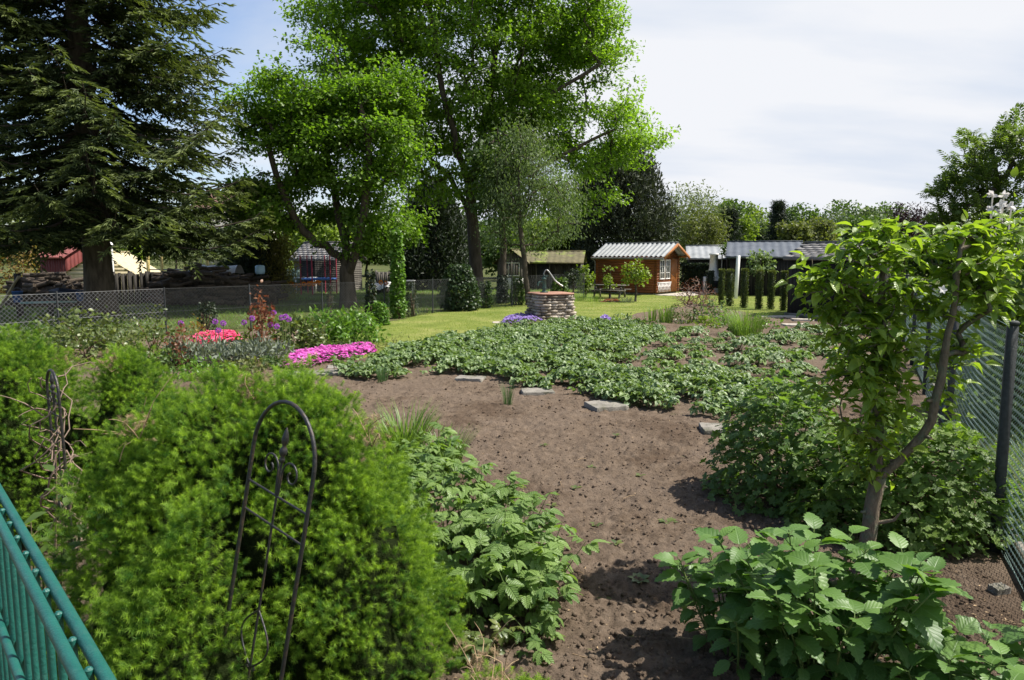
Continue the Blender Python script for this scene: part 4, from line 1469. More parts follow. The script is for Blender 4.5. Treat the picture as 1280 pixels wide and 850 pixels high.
def low_bench():
    y0, y1 = 24.2, 25.0
    a = A(14, 376, y0); c = A(110, 375, y1)
    z = .50
    th = thing('low_bench', 'long low dark bench with a teal rail carrying two blue buckets', 'bench', ((a[0] + c[0]) / 2, (y0 + y1) / 2, 0))
    X = nrm([c[0] - a[0], y1 - y0, 0]); Yv = np.cross([0, 0, 1.0], X)
    m = (np.array([a[0], y0, 0]) + np.array([c[0], y1, 0])) / 2
    L = c[0] - a[0]
    b = MB()
    for k in range(3): b.box(m + Yv * (k - 1) * .15 + [0, 0, z - .02], (L, .14, .04), X, Yv, tint=rng.random())
    b.build('bench_top', M['darkwood'], th)
    b = MB(); b.box(m - Yv * .245 + [0, 0, z - .01], (L * .78, .03, .07), X, Yv); b.build('rail', M['teal'], th)
    for s in (-1, 0, 1):
        b = MB(); b.box(m + X * s * (L / 2 - .15) + [0, 0, z / 2 - .02], (.08, .4, z - .04), X, Yv); b.build('leg', M['darkwood'], th)
    for px, Y, s, lab in ((22, y0 + .05, 1.15, 'larger blue plastic bucket at the fence end of the low bench'), (100, y1 - .05, .85, 'small blue plastic bucket below the black wheelbarrow')):
        x = A(px, 372, Y)[0]
        h = .32 * s
        b = MB()
        b.lathe((x, Y, z + .002), [(0, 0), (.10 * s, 0), (.145 * s, h), (.155 * s, h), (.15 * s, h - .01), (.13 * s, h - .015), (.1 * s, .03), (0, .03)], 14)
        t2 = thing('bucket', lab, 'bucket', (x, Y, z)); b.build('body', M['blueplastic'], t2, smooth=True)
        b = MB(); a_ = np.linspace(0, PI, 9); b.tube(np.stack([x + .15 * s * np.cos(a_), np.full(9, Y), z + h + .1 * s * np.sin(a_)], -1), .006, 5); b.build('handle', M['wire'], t2)
low_bench()
q0 = A(-6, 372, 25); q1 = A(24, 344, 25.2)
b = MB(); b.beam((q0[0], 25, .05), (q1[0], 25.2, 1.35), .25, .04)
tag(b.build('leaning_plank', M['palewood']), 'pale board leaning on the dark post by the firewood', 'board')
q = A(22, 350, 25.3); b = MB(); b.box((q[0], 25.3, .72), (.17, .15, 1.45), ch=.01)
tag(b.build('wooden_post', M['darkwood']), 'thick dark post holding the leaning pale board', 'post')

def trampoline():
    Y = 37.5
    xs = [A(p, 330, Y)[0] for p in (375.5, 412.6)]
    c = np.array([(xs[0] + xs[1]) / 2, Y + .6, 0])
    R = (xs[1] - xs[0]) / 2 * 1.15
    th = thing('trampoline', 'garden trampoline with red padded poles and dark net before a slate-roofed shed', 'trampoline', c)
    n = 6
    a_ = np.linspace(0, 2 * PI, 33)
    ring = lambda r, z: np.stack([c[0] + r * np.cos(a_), c[1] + r * np.sin(a_), np.full(33, z)], -1)
    b = MB(); b.tube(ring(R, .82), .055, 6, cap=False); b.build('blue_edge', M['blueplastic'], th)
    b = MB(); b.lathe(c, [(0, .80), (R, .80)], 32); b.lathe(c, [(R, .785), (0, .785)], 32); b.build('mat', M['blackcloth'], th)
    for k in range(n):
        t = 2 * PI * k / n + .42
        p = c + [R * 1.04 * math.cos(t), R * 1.04 * math.sin(t), 0]
        b = MB(); b.tube([p + [0, 0, .0], p + [0, 0, 2.05]], .035, 7); b.build('pole', M['redpole'], th)
    nb = MB()
    for k in range(40):
        t = 2 * PI * k / 40
        p = c + [R * math.cos(t), R * math.sin(t), 0]
        nb.tube([p + [0, 0, .84], p + [0, 0, 1.95]], .008, 3, cap=False)
    for z in np.linspace(.9, 1.95, 12): nb.tube(ring(R, z), .007, 3, cap=False)
    nb.build('net', M['blackcloth'], th)
trampoline()

def table(name, label, px, Y, w, h, mat, d=.8, cat='table'):
    c = A(px, 345, Y); c[2] = 0
    th = thing(name, label, cat, c)
    b = MB(); b.box(c + [0, 0, h], (w, d, .05), ch=.01); b.build('table_top', M[mat], th)
    for sx in (-1, 1):
        for sy in (-1, 1):
            b = MB(); b.box(c + [sx * (w / 2 - .08), sy * (d / 2 - .08), h / 2 - .014], (.06, .06, h - .025)); b.build('leg', M[mat], th)
table('garden_table', 'white garden table beyond the shaded fence', 508, 38, .85, .72, 'whitepaint')
table('garden_table', 'round-edged white table under the open-fronted shed eave', 382, 39.2, 1.1, .85, 'whitepaint', .6)
draped('tarpaulin', 'white sheet heaped over something beside the white garden table', 466, 489, 39, .55, 'whitewash', depth=1.4, wav=.25)
b = MB()
c = A(477, 345, 39); b.blob((c[0], 39, .22), (.45, .5, .32), 2, .2, 3); tag(b.build('compost_heap', M['darkwood'], smooth=True), 'heap under the white sheet beyond the fence', 'heap')

# picnic bench before the cabin
def bench():
    c = A(762, 362, 34.6); c[2] = 0
    th = thing('picnic_bench', 'grey wooden picnic table with bench before the cabin wall', 'bench', c)
    X = nrm([.9, -.42, 0]); Yv = np.cross([0, 0, 1.0], X)
    b = MB()
    for k in range(4): b.box(c + Yv * (k - 1.5) * .17 + [0, 0, .64], (1.75, .15, .04), X, Yv, tint=rng.random())
    b.build('table_top', M['greywood'], th)
    for s in (-1, 1):
        b = MB()
        for k in range(2): b.box(c + Yv * (s * .68 + (k - .5) * .13) + [0, 0, .42], (1.7, .12, .035), X, Yv, tint=rng.random())
        b.build('seat', M['greywood'], th)
    for s in (-1, 1):
        b = MB()
        for t in (-1, 1): b.beam(c + X * s * .62 + Yv * t * .55 + [0, 0, 0], c + X * s * .62 + Yv * t * .12 + [0, 0, .62], .05, .08, up=X)
        b.beam(c + X * s * .62 - Yv * .78 + [0, 0, .37], c + X * s * .62 + Yv * .78 + [0, 0, .37], .05, .07)
        b.build('leg', M['greywood'], th)
bench()

# white masonry grill, thin pole, white post
c = A(892, 337, 39); c[2] = 0
th = thing('garden_grill', 'white masonry grill chimney behind the thuja columns', 'grill', c)
b = MB(); b.box(c + [0, 0, .45], (.95, .6, .9), ch=.02); b.build('hearth', M['whitewash'], th)
b = MB(); b.lathe(c, [(.40, .9), (.24, 1.35), (.22, 2.05), (.26, 2.07), (.26, 2.15), (0, 2.15)], 4); b.build('chimney', M['whitewash'], th)
b = MB(); b.box(c + [.05, -.303, .5], (.5, .02, .4)); b.build('fire_opening', M['blackcloth'], th)
q = A(902, 340, 38); b = MB(); b.tube([(q[0], 38, 0), (q[0], 38, 2.1)], .035, 7); tag(b.build('metal_pole', M['wire']), 'thin grey pole beside the white grill chimney', 'pole')
q = A(921.5, 340, 34); b = MB(); b.box((q[0], 34, 1.02), (.15, .12, 2.06), (1, 0, -.03), ch=.01); tag(b.build('white_post', M['whitepaint']), 'thick white post standing behind the thuja columns', 'post')

# clipped hedge between cabin and columns
def hedge():
    a = A(849, 352, 41.5); c = A(886, 352, 40)
    th = thing('clipped_hedge', 'dark flat-topped clipped hedge between cabin and white grill', 'hedge', ((a[0] + c[0]) / 2, 40.7, 0))
    cb = MB()
    n = 5200
    u = rng.random(n); s = rng.random(n)
    top = rng.random(n) < .3
    x = a[0] + (c[0] - a[0]) * u; y = 41.2 - 1.2 * u
    z = np.where(top, 1.52 + rng.normal(0, .03, n), rng.random(n) * 1.52)
    y = y + np.where(top, rng.uniform(-.3, .3, n), np.where(rng.random(n) < .75, -.3, .3) + rng.normal(0, .03, n))
    cb.scatter(KITE_W, np.stack([x, y, z], -1), rng.normal(size=(n, 3)) + [0, -.4, .3], rng.normal(size=(n, 3)) + [0, -.3, .6], rng.uniform(.06, .13, n), 0, np.clip(rng.normal(.45, .2, n), 0, 1))
    cb.build('foliage', M['darkleaf'], th)
    sb = MB()
    for k in range(7):
        f = (k + .5) / 7
        sb.tube([(a[0] + (c[0] - a[0]) * f, 41.2 - 1.2 * f, 0), (a[0] + (c[0] - a[0]) * f, 41.2 - 1.2 * f, 1.35)], .03, 5)
    sb.build('stem', M['twig'], th)
hedge()
# ================================================================== BIG TREES
def maple_tall():
    Y = 35.0
    base = G(597, 371); base = A(597, 371, Y); base[2] = 0
    P = lambda px, py, dy=0: A(px, py, Y + dy)
    t0 = smooth_path([base - [0, 0, .15], P(594, 320), P(590, 268), P(588, 235)], 9)
    t1 = smooth_path([P(588, 235), P(600, 190), P(610, 130, .6), P(622, 40, 1), P(630, -40, 1)], 11, .05)
    t2 = smooth_path([P(588, 235), P(572, 195, -.8), P(560, 140, -1.5), P(545, 60, -2), P(530, -30, -2)], 11, .05)
    t3 = smooth_path([P(592, 290), P(580, 250, 1), P(555, 215, 2.2), P(500, 160, 3), P(440, 80, 3.2)], 10, .06)
    t4 = smooth_path([P(600, 190), P(640, 160, -1), P(690, 120, -2), P(750, 80, -2.4)], 9, .06)
    t5 = smooth_path([P(590, 268), P(625, 235, -1.2), P(680, 205, -2), P(760, 165, -2.2)], 9, .06)
    n0 = len(t0)
    tr = [(t0, None), (t1, n0 - 1), (t2, n0 - 1), (t3, 4), (t4, n0 + 3), (t5, 6)]
    e = [E(600, 20, Y, 165, 170), E(425, 120, Y, 80, 80), E(405, 45, Y, 62, 62), E(470, 60, Y, 105, 110), E(720, 120, Y, 100, 95), E(760, 165, Y, 70, 60), E(680, 215, Y, 95, 50), E(560, 190, Y, 110, 65), E(660, 40, Y, 100, 150), E(735, 245, Y, 45, 35, dy=-1)]
    att = ell_points(e, 1500, .5)
    f = fbm(att / 2.3, 4, 2)
    att = att[f > np.quantile(f, .2)]
    att = att[att[:, 2] > 3.9]
    th = thing('maple_tree', 'tallest broad maple with straight dark trunk left of the well', 'tree', base)
    sk = grow(tr, att, .30, .013, .7, min_node=4, expo=2.2)
    wb = MB(); wood(wb, sk, 14, 0, .5, 0.0); wb.build('trunk', M['bark'], th, smooth=True)
    Pn, par, r, ch, tips = sk
    cen = np.array([Pn[t] for t in tips] + [Pn[par[t]] for t in tips])
    cb = MB()
    clump_leaves(cb, MAPLE_LOW, cen, 60, np.array([.46, .46, .19]), .15, A(600, 120, Y), 0, .70, (.45, .22), .35, .16)
    cb.build('crown', M['maple'], th)

MAPLE_LOW = (np.array([[0, 0, 0], [-.42, .28, .06], [-.2, .5, .03], [-.3, .85, -.04], [0, 1, -.12], [.3, .85, -.04], [.2, .5, .03], [.42, .28, .06]], float),
             np.array([[0, 2, 1], [0, 4, 2], [2, 4, 3], [0, 6, 4], [4, 6, 5], [0, 7, 6]]), (np.zeros(8), np.zeros(8)))
maple_tall()

def maple_left():
    Y = 28.5
    base = A(436, 384, Y); base[2] = 0
    P = lambda px, py, dy=0: A(px, py, Y + dy)
    t0 = smooth_path([base - [0, 0, .15], P(434, 352), P(433, 332)], 6)
    t1 = smooth_path([P(433, 332), P(415, 312), P(392, 300), P(374, 282, -.4), P(350, 235, -1), P(335, 180, -1.2)], 12, .04)
    t2 = smooth_path([P(433, 332), P(430, 300), P(420, 250, .8), P(405, 180, 1), P(395, 110, 1)], 11, .04)
    t3 = smooth_path([P(434, 345), P(446, 310, -.6), P(455, 260, -1), P(462, 200, -1.4), P(450, 130, -1.6)], 11, .04)
    t4 = smooth_path([P(430, 310), P(440, 270, 1.4), P(470, 220, 2), P(490, 170, 2.2)], 8, .04)
    n0 = len(t0)
    tr = [(t0, None), (t1, n0 - 1), (t2, n0 - 1), (t3, 4), (t4, n0 + 14)]
    e = [E(395, 125, Y, 70, 65), E(335, 205, Y, 68, 70), E(440, 190, Y, 95, 85), E(365, 262, Y, 90, 30), E(465, 280, Y, 70, 36), E(400, 75, Y, 40, 36), E(318, 140, Y, 42, 36), E(305, 255, Y, 40, 26), E(480, 315, Y, 34, 18), E(295, 185, Y, 26, 26), E(470, 120, Y, 55, 50)]
    att = ell_points(e, 760, .5)
    f = fbm(att / 1.9, 14, 2)
    att = att[f > np.quantile(f, .38)]
    att = att[att[:, 2] > 2.2]
    th = thing('maple_tree', 'lower spreading maple with leaning forked trunk behind the fence', 'tree', base)
    sk = grow(tr, att, .27, .012, .6, min_node=5, expo=2.2)
    wb = MB(); wood(wb, sk, 14, 0, .45, 0.0); wb.build('trunk', M['bark'], th, smooth=True)
    Pn, par, r, ch, tips = sk
    cen = np.array([Pn[t] for t in tips] + [Pn[par[t]] for t in tips])
    cb = MB()
    clump_leaves(cb, MAPLE_LOW, cen, 52, np.array([.41, .41, .17]), .14, A(410, 220, Y), 0, .70, (.42, .22), .35, .15)
    cb.build('crown', M['maple_dark'], th)
maple_left()

def willow_small():
    Y = 29.5
    base = A(661, 384, Y); base[2] = 0
    P = lambda px, py, dy=0: A(px, py, Y + dy)
    t0 = smooth_path([base - [0, 0, .1], P(657, 350), P(655, 318), P(650, 280), P(648, 230), P(652, 175)], 14, .015)
    e = [E(655, 215, Y, 45, 50), E(632, 258, Y, 30, 34), E(688, 245, Y, 44, 40), E(660, 180, Y, 30, 30), E(655, 285, Y, 58, 26), E(715, 275, Y, 24, 22)]
    att = ell_points(e, 330, .3)
    f = fbm(att / 1.4, 44, 2)
    att = att[f > np.quantile(f, .2)]
    th = thing('willow_tree', 'slender silver-green tree with leaning dark trunk just behind the well', 'tree', base)
    sk = grow([(t0, None)], att, .11, .009, .5, min_node=5, expo=2.3)
    wb = MB(); wood(wb, sk, 10, 0, .3, 0.0); wb.build('trunk', M['bark'], th, smooth=True)
    Pn, par, r, ch, tips = sk
    cen = np.array([Pn[t] for t in tips] + [Pn[par[t]] for t in tips])
    cb = MB(); clump_leaves(cb, KITE_N, cen, 26, np.array([.30, .30, .38]), .12, A(650, 150, Y), 0, .2, (.5, .2), 1.2)
    cb.build('crown', M['pale_leaf'], th)
    # ivy-wrapped second trunk
    Y = 30.5
    base = A(628, 381, Y); base[2] = 0
    th = thing('birch_tree', 'thin tree with ivy-wrapped trunk foot left of the leaning willow', 'tree', base)
    t0 = smooth_path([base - [0, 0, .1], A(629, 330, Y), A(628, 280, Y), A(626, 215, Y), A(622, 160, Y)], 12, .015)
    att = ell_points([E(622, 200, Y, 40, 48), E(630, 262, Y, 36, 24)], 110, .4)
    sk = grow([(t0, None)], att, .14, .01, .5, min_node=5)
    wb = MB(); wood(wb, sk, 10, 0, .3, 0.0); wb.build('trunk', M['bark'], th, smooth=True)
    Pn, par, r, ch, tips = sk
    cb = MB(); clump_leaves(cb, KITE, np.array([Pn[t] for t in tips]), 40, .3, .15, A(625, 190, Y), 0, .4); cb.build('crown', M['mid'], th)
    ib = MB()
    n = 900
    z = rng.random(n) * 1.25; a_ = rng.random(n) * 2 * PI
    rr = .17 + .10 * rng.random(n) * (1.35 - z)
    d = np.stack([np.cos(a_), np.sin(a_), 0 * a_], -1)
    ib.scatter(KITE_W, base + d * rr[:, None] + np.stack([0 * z, 0 * z, z], -1), rng.normal(size=(n, 3)) * .5 - [0, 0, .8], d + rng.normal(0, .3, (n, 3)), rng.uniform(.07, .13, n), 0, np.clip(rng.normal(.4, .25, n), 0, 1))
    ib.build('ivy', M['darkleaf'], th)
willow_small()

def spruce():
    Y = 24.0
    base = A(125, 366, Y); base[2] = 0
    H = 22.5
    th = thing('spruce_tree', 'huge dark spruce with thick bare trunk behind the wire fence', 'tree', base)
    wb = MB()
    t = np.linspace(0, 1, 26)
    pts = np.stack([base[0] + (-.10 - .5 * t) * t, base[1] + 0 * t, -.15 + H * t], -1)
    rr = .44 * (1 - t) ** .75 + .015
    rr = rr * (1 + .45 * np.exp(-t * H / .5))
    wb.tube(pts, rr, 16)
    cb = MB()
    Vs = []
    twp, twd, twu, tws, twt = [], [], [], [], []
    z = 3.5
    whorl = 0
    while z < H - .4:
        frac = (z - 3.5) / (H - 3.5)
        Lm = 5.5 * (1 - frac) ** .42 * (1.0 if z > 4.4 else .95)
        nb = 6 if frac < .7 else 5
        for k in range(nb):
            a = whorl * 2.4 + k * 2 * PI / nb + rng.normal(0, .22)
            L = Lm * rng.uniform(.72, 1.08)
            zz = z + rng.uniform(-.25, .25)
            tt = zz / H
            c = np.array([base[0] + (-.10 - .5 * tt) * tt, base[1], zz])
            d = np.array([math.cos(a), math.sin(a), 0])
            s = np.linspace(0, 1, 12)
            drop = -.34 * L * np.sin(s * 1.9) * (1 - .75 * frac) + .16 * L * s ** 3
            br = c + d * (s * L)[:, None] + np.stack([0 * s, 0 * s, drop + .05 * L * s], -1)
            br[1:] += rng.normal(0, .03, (11, 3))
            wb.tube(br, .055 * (1 - frac * .5) * (1 - s) ** .8 + .008, 5, cap=False)
            side = np.array([-d[1], d[0], 0])
            m = int(L / .17)
            for q in range(m):
                f = .16 + .84 * (q + .5) / m
                i = min(int(f * 11), 10); g = f * 11 - i
                p = br[i] * (1 - g) + br[i + 1] * g
                sg = 1 if q % 2 else -1
                l2 = (.25 + 1.15 * (1 - abs(f - .45) * 1.25)) * min(1, L / 3.5) * rng.uniform(.6, 1.15)
                l2 = max(l2, .2)
                dir2 = nrm(side * sg * .85 + d * .62 + [0, 0, rng.normal(-.18, .16)])
                mm = max(3, int(l2 / .085))
                u = (np.arange(mm) + .7) / mm
                pp = p + dir2 * (u * l2)[:, None] - np.array([0, 0, 1.0]) * (.22 * l2 * u ** 2)[:, None]
                s3 = np.where(np.arange(mm) % 2 == 0, 1, -1)[:, None]
                lat = nrm(np.cross(dir2, [0, 0, 1.0]))
                d3 = nrm(dir2 * .8 + lat * s3 * .6 + rng.normal(0, .22, (mm, 3)) - [0, 0, .22])
                twp.append(pp); twd.append(d3)
                twu.append(nrm(np.array([0, 0, 1.0]) + rng.normal(0, .35, (mm, 3))))
                tws.append(rng.uniform(.26, .46, mm) * (1 - .3 * u))
                twt.append(np.clip(.16 + .85 * (u - .4) * (f - .05) + rng.normal(0, .13, mm) + (.3 if f > .8 else 0), 0, 1))
        z += .46 + .12 * frac
        whorl += 1
    twp, twd, twu, tws, twt = map(np.concatenate, (twp, twd, twu, tws, twt))
    SPR = T_merge([(T_kite(.26, .03, .1, .4), np.eye(3), (0, 0, 0)), (T_kite(.22, .02, .1, .45), roty(PI / 2), (0, .05, 0)), (T_kite(.16, .02, .05, .5), rotz(.6) * .75, (0, .1, .0)), (T_kite(.16, .02, .05, .5), rotz(-.6) * .75, (0, .1, .0))])
    cb.scatter(SPR, twp, twd, twu, tws, 0, twt)
    print('spruce sprays', len(twp))
    wb.build('trunk', M['bark'], th, smooth=True)
    cb.build('crown', M['needle'], th)
spruce()

# tree with spiky shoots on the right
def ash_right():
    Y = 21.5
    base = A(1258, 372, Y); base[2] = 0
    P = lambda px, py, dy=0: A(px, py, Y + dy)
    t0 = smooth_path([base - [0, 0, .1], P(1256, 330), P(1250, 285), P(1246, 230), P(1240, 185)], 11, .02)
    e = [E(1245, 205, Y, 62, 48), E(1215, 250, Y, 50, 42), E(1275, 235, Y, 60, 70), E(1185, 240, Y, 26, 12), E(1172, 262, Y, 18, 10), E(1200, 180, Y, 16, 12), E(1225, 165, Y, 14, 12), E(1268, 158, Y, 16, 16), E(1240, 285, Y, 60, 30), E(1255, 175, Y, 32, 22)]
    att = ell_points(e, 420, .55)
    f = fbm(att / 1.0, 61, 2)
    att = att[f > np.quantile(f, .40)]
    th = thing('ash_tree', 'tall tree with spiky upright shoots beyond the right wire fence', 'tree', base)
    sk = grow([(t0, None)], att, .15, .010, .5, min_node=4, expo=2.3, up_pen=1.5, bend=.6)
    wb = MB(); wood(wb, sk, 10, 0, .3, 0.0); wb.build('trunk', M['bark'], th, smooth=True)
    Pn, par, r, ch, tips = sk
    T2 = T_merge([(T_kite(.3, .03, .15, .4), rotz(a) @ rotx(-.2) * .62, (0, y, 0)) for y, a in ((.0, 1.0), (.0, -1.0), (.28, .9), (.28, -.9), (.55, .75), (.55, -.75), (.78, .5), (.78, -.5), (.85, 0))])
    cb = MB()
    pts, dirs = [], []
    for t in tips:
        p, q = Pn[t], Pn[par[t]]
        for f in (-.45, -.2, .1, .5):
            for _ in range(2):
                pts.append(p * (1 - f) + q * f + rng.normal(0, .07, 3)); dirs.append(nrm(p - q) * 1.2 + rng.normal(0, .4, 3) + [0, 0, .25])
    pts, dirs = np.array(pts), np.array(dirs)
    cb.scatter(T2, pts, dirs, rng.normal(0, .5, (len(pts), 3)) + [0, 0, 1], rng.uniform(.17, .30, len(pts)), 0, np.clip(rng.normal(.48, .22, len(pts)), 0, 1))
    cb.build('crown', M['ash'], th)
ash_right()

# ================================================================== FENCES
def wire_fence(name, label, pts, h, cell, rw, post_sp, wmat, pmat, post_r=.022, post_square=False):
    pts = [np.array([p[0], p[1], 0.0]) for p in pts]
    c = sum(pts) / len(pts)
    th = thing(name, label, 'fence', c)
    mb = MB(); pb = []; tw = MB()
    for a, b_ in zip(pts[:-1], pts[1:]):
        L = np.linalg.norm(b_ - a); X = (b_ - a) / L
        nr = np.cross(X, [0, 0, 1.0])
        n = int(L / cell)
        segs = []
        for k in range(-int(h / cell) - 1, n + 1):
            for s in (1, -1):
                x0 = k * cell if s > 0 else (k * cell + h)
                x1 = x0 + s * h
                za, zb = .06, h
                t0, t1 = 0.0, 1.0
                lo_, hi_ = (0 - x0) / (x1 - x0), (L - x0) / (x1 - x0)
                t0, t1 = max(0, min(lo_, hi_)), min(1, max(lo_, hi_))
                if t1 - t0 < .02: continue
                p = a + X * (x0 + (x1 - x0) * t0) + [0, 0, za + (zb - za) * t0] + nr * .004 * s
                q = a + X * (x0 + (x1 - x0) * t1) + [0, 0, za + (zb - za) * t1] + nr * .004 * s
                segs.append((p, q))
        for p, q in segs:
            mb.tube([p, q], rw, 3, cap=False)
        for z in (h, h * .5):
            tw.tube([a + [0, 0, z + .012], b_ + [0, 0, z + .012]], rw * 1.2, 4, cap=False)
        m = max(1, int(round(L / post_sp)))
        for k in range(m + 1):
            if k == 0 and pb and np.linalg.norm(pb[-1] - a) < .1: continue
            pb.append(a + (b_ - a) * k / m)
    mb.build('wire_mesh', M[wmat], th)
    tw.build('tension_wire', M[wmat], th)
    for p in pb:
        q = MB()
        if post_square: q.box(p + [0, 0, h / 2], (post_r * 2, post_r * 2, h + .1), ch=.004)
        else: q.tube([p - [0, 0, .1], p + [0, 0, h + .06]], post_r, 8)
        q.build('post', M[pmat], th)
    return th
F0 = (-14.5, 9.6); F1 = tuple(A(205, 361, 18.8)[:2]); F2 = tuple(A(480, 352, 23.8)[:2]); F3 = tuple(A(640, 347, 29)[:2]); F4 = tuple(A(730, 346, 34)[:2])
wire_fence('wire_fence', 'low galvanised chain-link fence before the spruce trunk and black wheelbarrow', [F0, F1], 1.2, .105, .0036, 2.6, 'wire', 'postdark')
wire_fence('wire_fence', 'low darkened chain-link fence under the maples, left of the well', [F1, F2, F3, F4], 1.2, .095, .0028, 2.6, 'wire_dark', 'postdark')

# right-hand chain link fence, close to the camera: real zigzag wires
def fence_right():
    p0 = np.array([*G(1250, 692)[:2], 0.0]); far = np.array([*G(1192, 566)[:2], 0.0])
    X = nrm(far - p0)
    a = p0 - X * 2.2; e = p0 + X * 13.5
    L = np.linalg.norm(e - a)
    nr = np.cross(X, [0, 0, 1.0])
    th = thing('wire_fence', 'tall green-grey chain-link fence with dark post beside the apple tree', 'fence', p0)
    h, cell, rw = 1.56, .055, .0023
    mb = MB()
    nz = int(h / cell)
    k = np.arange(nz * 2 + 1)
    for i in range(int(L / cell)):
        d = i * cell
        if d > 9.0: break
        off = np.where(k % 2 == 0, 0, cell * .98)
        dep = np.where(k % 2 == 0, .003, -.003) + .02 * math.sin(d * 1.3)
        sag = .012 * np.sin(d * 2.1 + k * .1)
        P = a + X * (d + off + .006 * np.sin(k * .35 + d))[:, None] + nr * (dep + sag)[:, None] + np.stack([0 * k, 0 * k, .03 + k * cell / 2], -1)
        mb.tube(P, rw, 3, cap=False)
    b0 = a + X * 9.0
    n = int((L - 9.0) / .08)
    for q in range(n):
        for s in (1, -1):
            x0 = q * .08 if s > 0 else q * .08 + h * .6
            mb.tube([b0 + X * x0 + [0, 0, .04], b0 + X * (x0 + s * h * .6) + [0, 0, h]], .0016, 3, cap=False)
    mb.build('wire_mesh', M['wire_green'], th)
    tw = MB()
    for z in (h + .01, h * .52, .06):
        s_ = np.linspace(0, 1, 30)
        tw.tube(a + (e - a) * s_[:, None] + np.stack([0 * s_, 0 * s_, z + .015 * np.sin(s_ * 40)], -1) + nr * .012, .0025, 4, cap=False)
    tw.build('tension_wire', M['wire_green'], th)
    for k in range(-1, 5):
        p = p0 + X * k * 3.2 - nr * .035
        b = MB()
        b.box(p + [0, 0, h / 2 + .0], (.062, .062, h + .12), X, nr, ch=.006)
        b.box(p + [0, 0, h + .075], (.07, .07, .03), X, nr, ch=.008)
        b.build('post', M['postdark'], th)
    st = MB(); st.tube([p0 + X * .1 + [0, 0, .95] - nr * .03, p0 + X * 1.5 + [0, 0, .08] - nr * .03], .012, 5)
    # concrete kerb boards at the fence foot
    for k in range(-1, 6):
        b = MB()
        m = p0 + X * (k + .5) * 2.35 - nr * -.09
        b.box(m + [0, 0, .045], (2.30, .05, .19), X, nr, ch=.006)
        tag(b.build('kerb_board', M['concrete']), 'concrete kerb board laid on edge along the right wire fence', 'kerb', 'kerb boards along the right fence')
    return p0, X, nr
FR0, FRX, FRN = fence_right()
# ================================================================== FOREGROUND: RAILING AND TRELLISES
def railing():
    z = 1.40
    a = A(134, 850, (EYE - z) / -(ray(134, 850)[2] / ray(134, 850)[1])); b_ = G(0, 615, z); a = G(134, 850, z)
    X = nrm(b_ - a); L0 = np.linalg.norm(b_ - a)
    nr = np.cross([0, 0, 1.0], X)          # towards the viewer's side
    if nr[1] > 0: nr = -nr
    s0, s1 = -.75, L0 + 1.2
    off = G(99, 850, z) - a
    gap = abs(np.dot(off, nr))
    th = thing('railing', 'green painted steel railing with double top rail at the lower left corner', 'railing', a * [1, 1, 0])
    # height of the second pair of rails, seen at the lower left corner
    def at(s, zz): return a + X * s + [0, 0, zz - z]
    dx = (25 - 640) / FPX
    pa = a + nr * gap
    s = 0.0
    for _ in range(40):
        p = pa + X * s
        v = ray(25, 850); s += (v[0] / v[1] * p[1] - p[0]) / (X[0] - v[0] / v[1] * X[1])
    zl = A(25, 850, (pa + X * s)[1])[2]
    for zz in (z, zl, .22):
        for o in (0.0, gap):
            m = MB(); m.tube([at(s0, zz) + nr * o, at(s1, zz) + nr * o], .0115, 14)
            m.build('rail', M['greenpaint'], th, smooth=True)
    k = s0 + .03
    step = .128
    i = 0
    while k < s1:
        m = MB()
        p = at(k, 0) + nr * gap / 2 
        m.tube([p + [0, 0, .05], p + [0, 0, z + .004]], .0078, 10)
        m.tube([p + [0, 0, z + .004], p + [0, 0, z + .008]], [.0078, .004], 10)
        m.build('baluster', M['greenpaint'], th, smooth=True)
        for zz in (z, zl):                                   # welded cross pins between the two rails
            pass
        k += step
    for k in (s0 + .06, s1 - .1):
        m = MB(); p = at(k, 0) + nr * (gap + .045)
        m.box(p + [0, 0, z / 2 + .0], (.05, .05, z + .1), X, nr, ch=.006); m.build('post', M['greenpaint'], th)
    return a, X, nr
RA, RX, RN = railing()

def spiral(c, X, U, r0, turns, start, hand, n=26):
    t = np.linspace(0, 1, n)
    r = r0 * (1 - .78 * t)
    a_ = start + hand * turns * 2 * PI * t
    return c + X * (r * np.cos(a_))[:, None] + U * (r * np.sin(a_))[:, None]

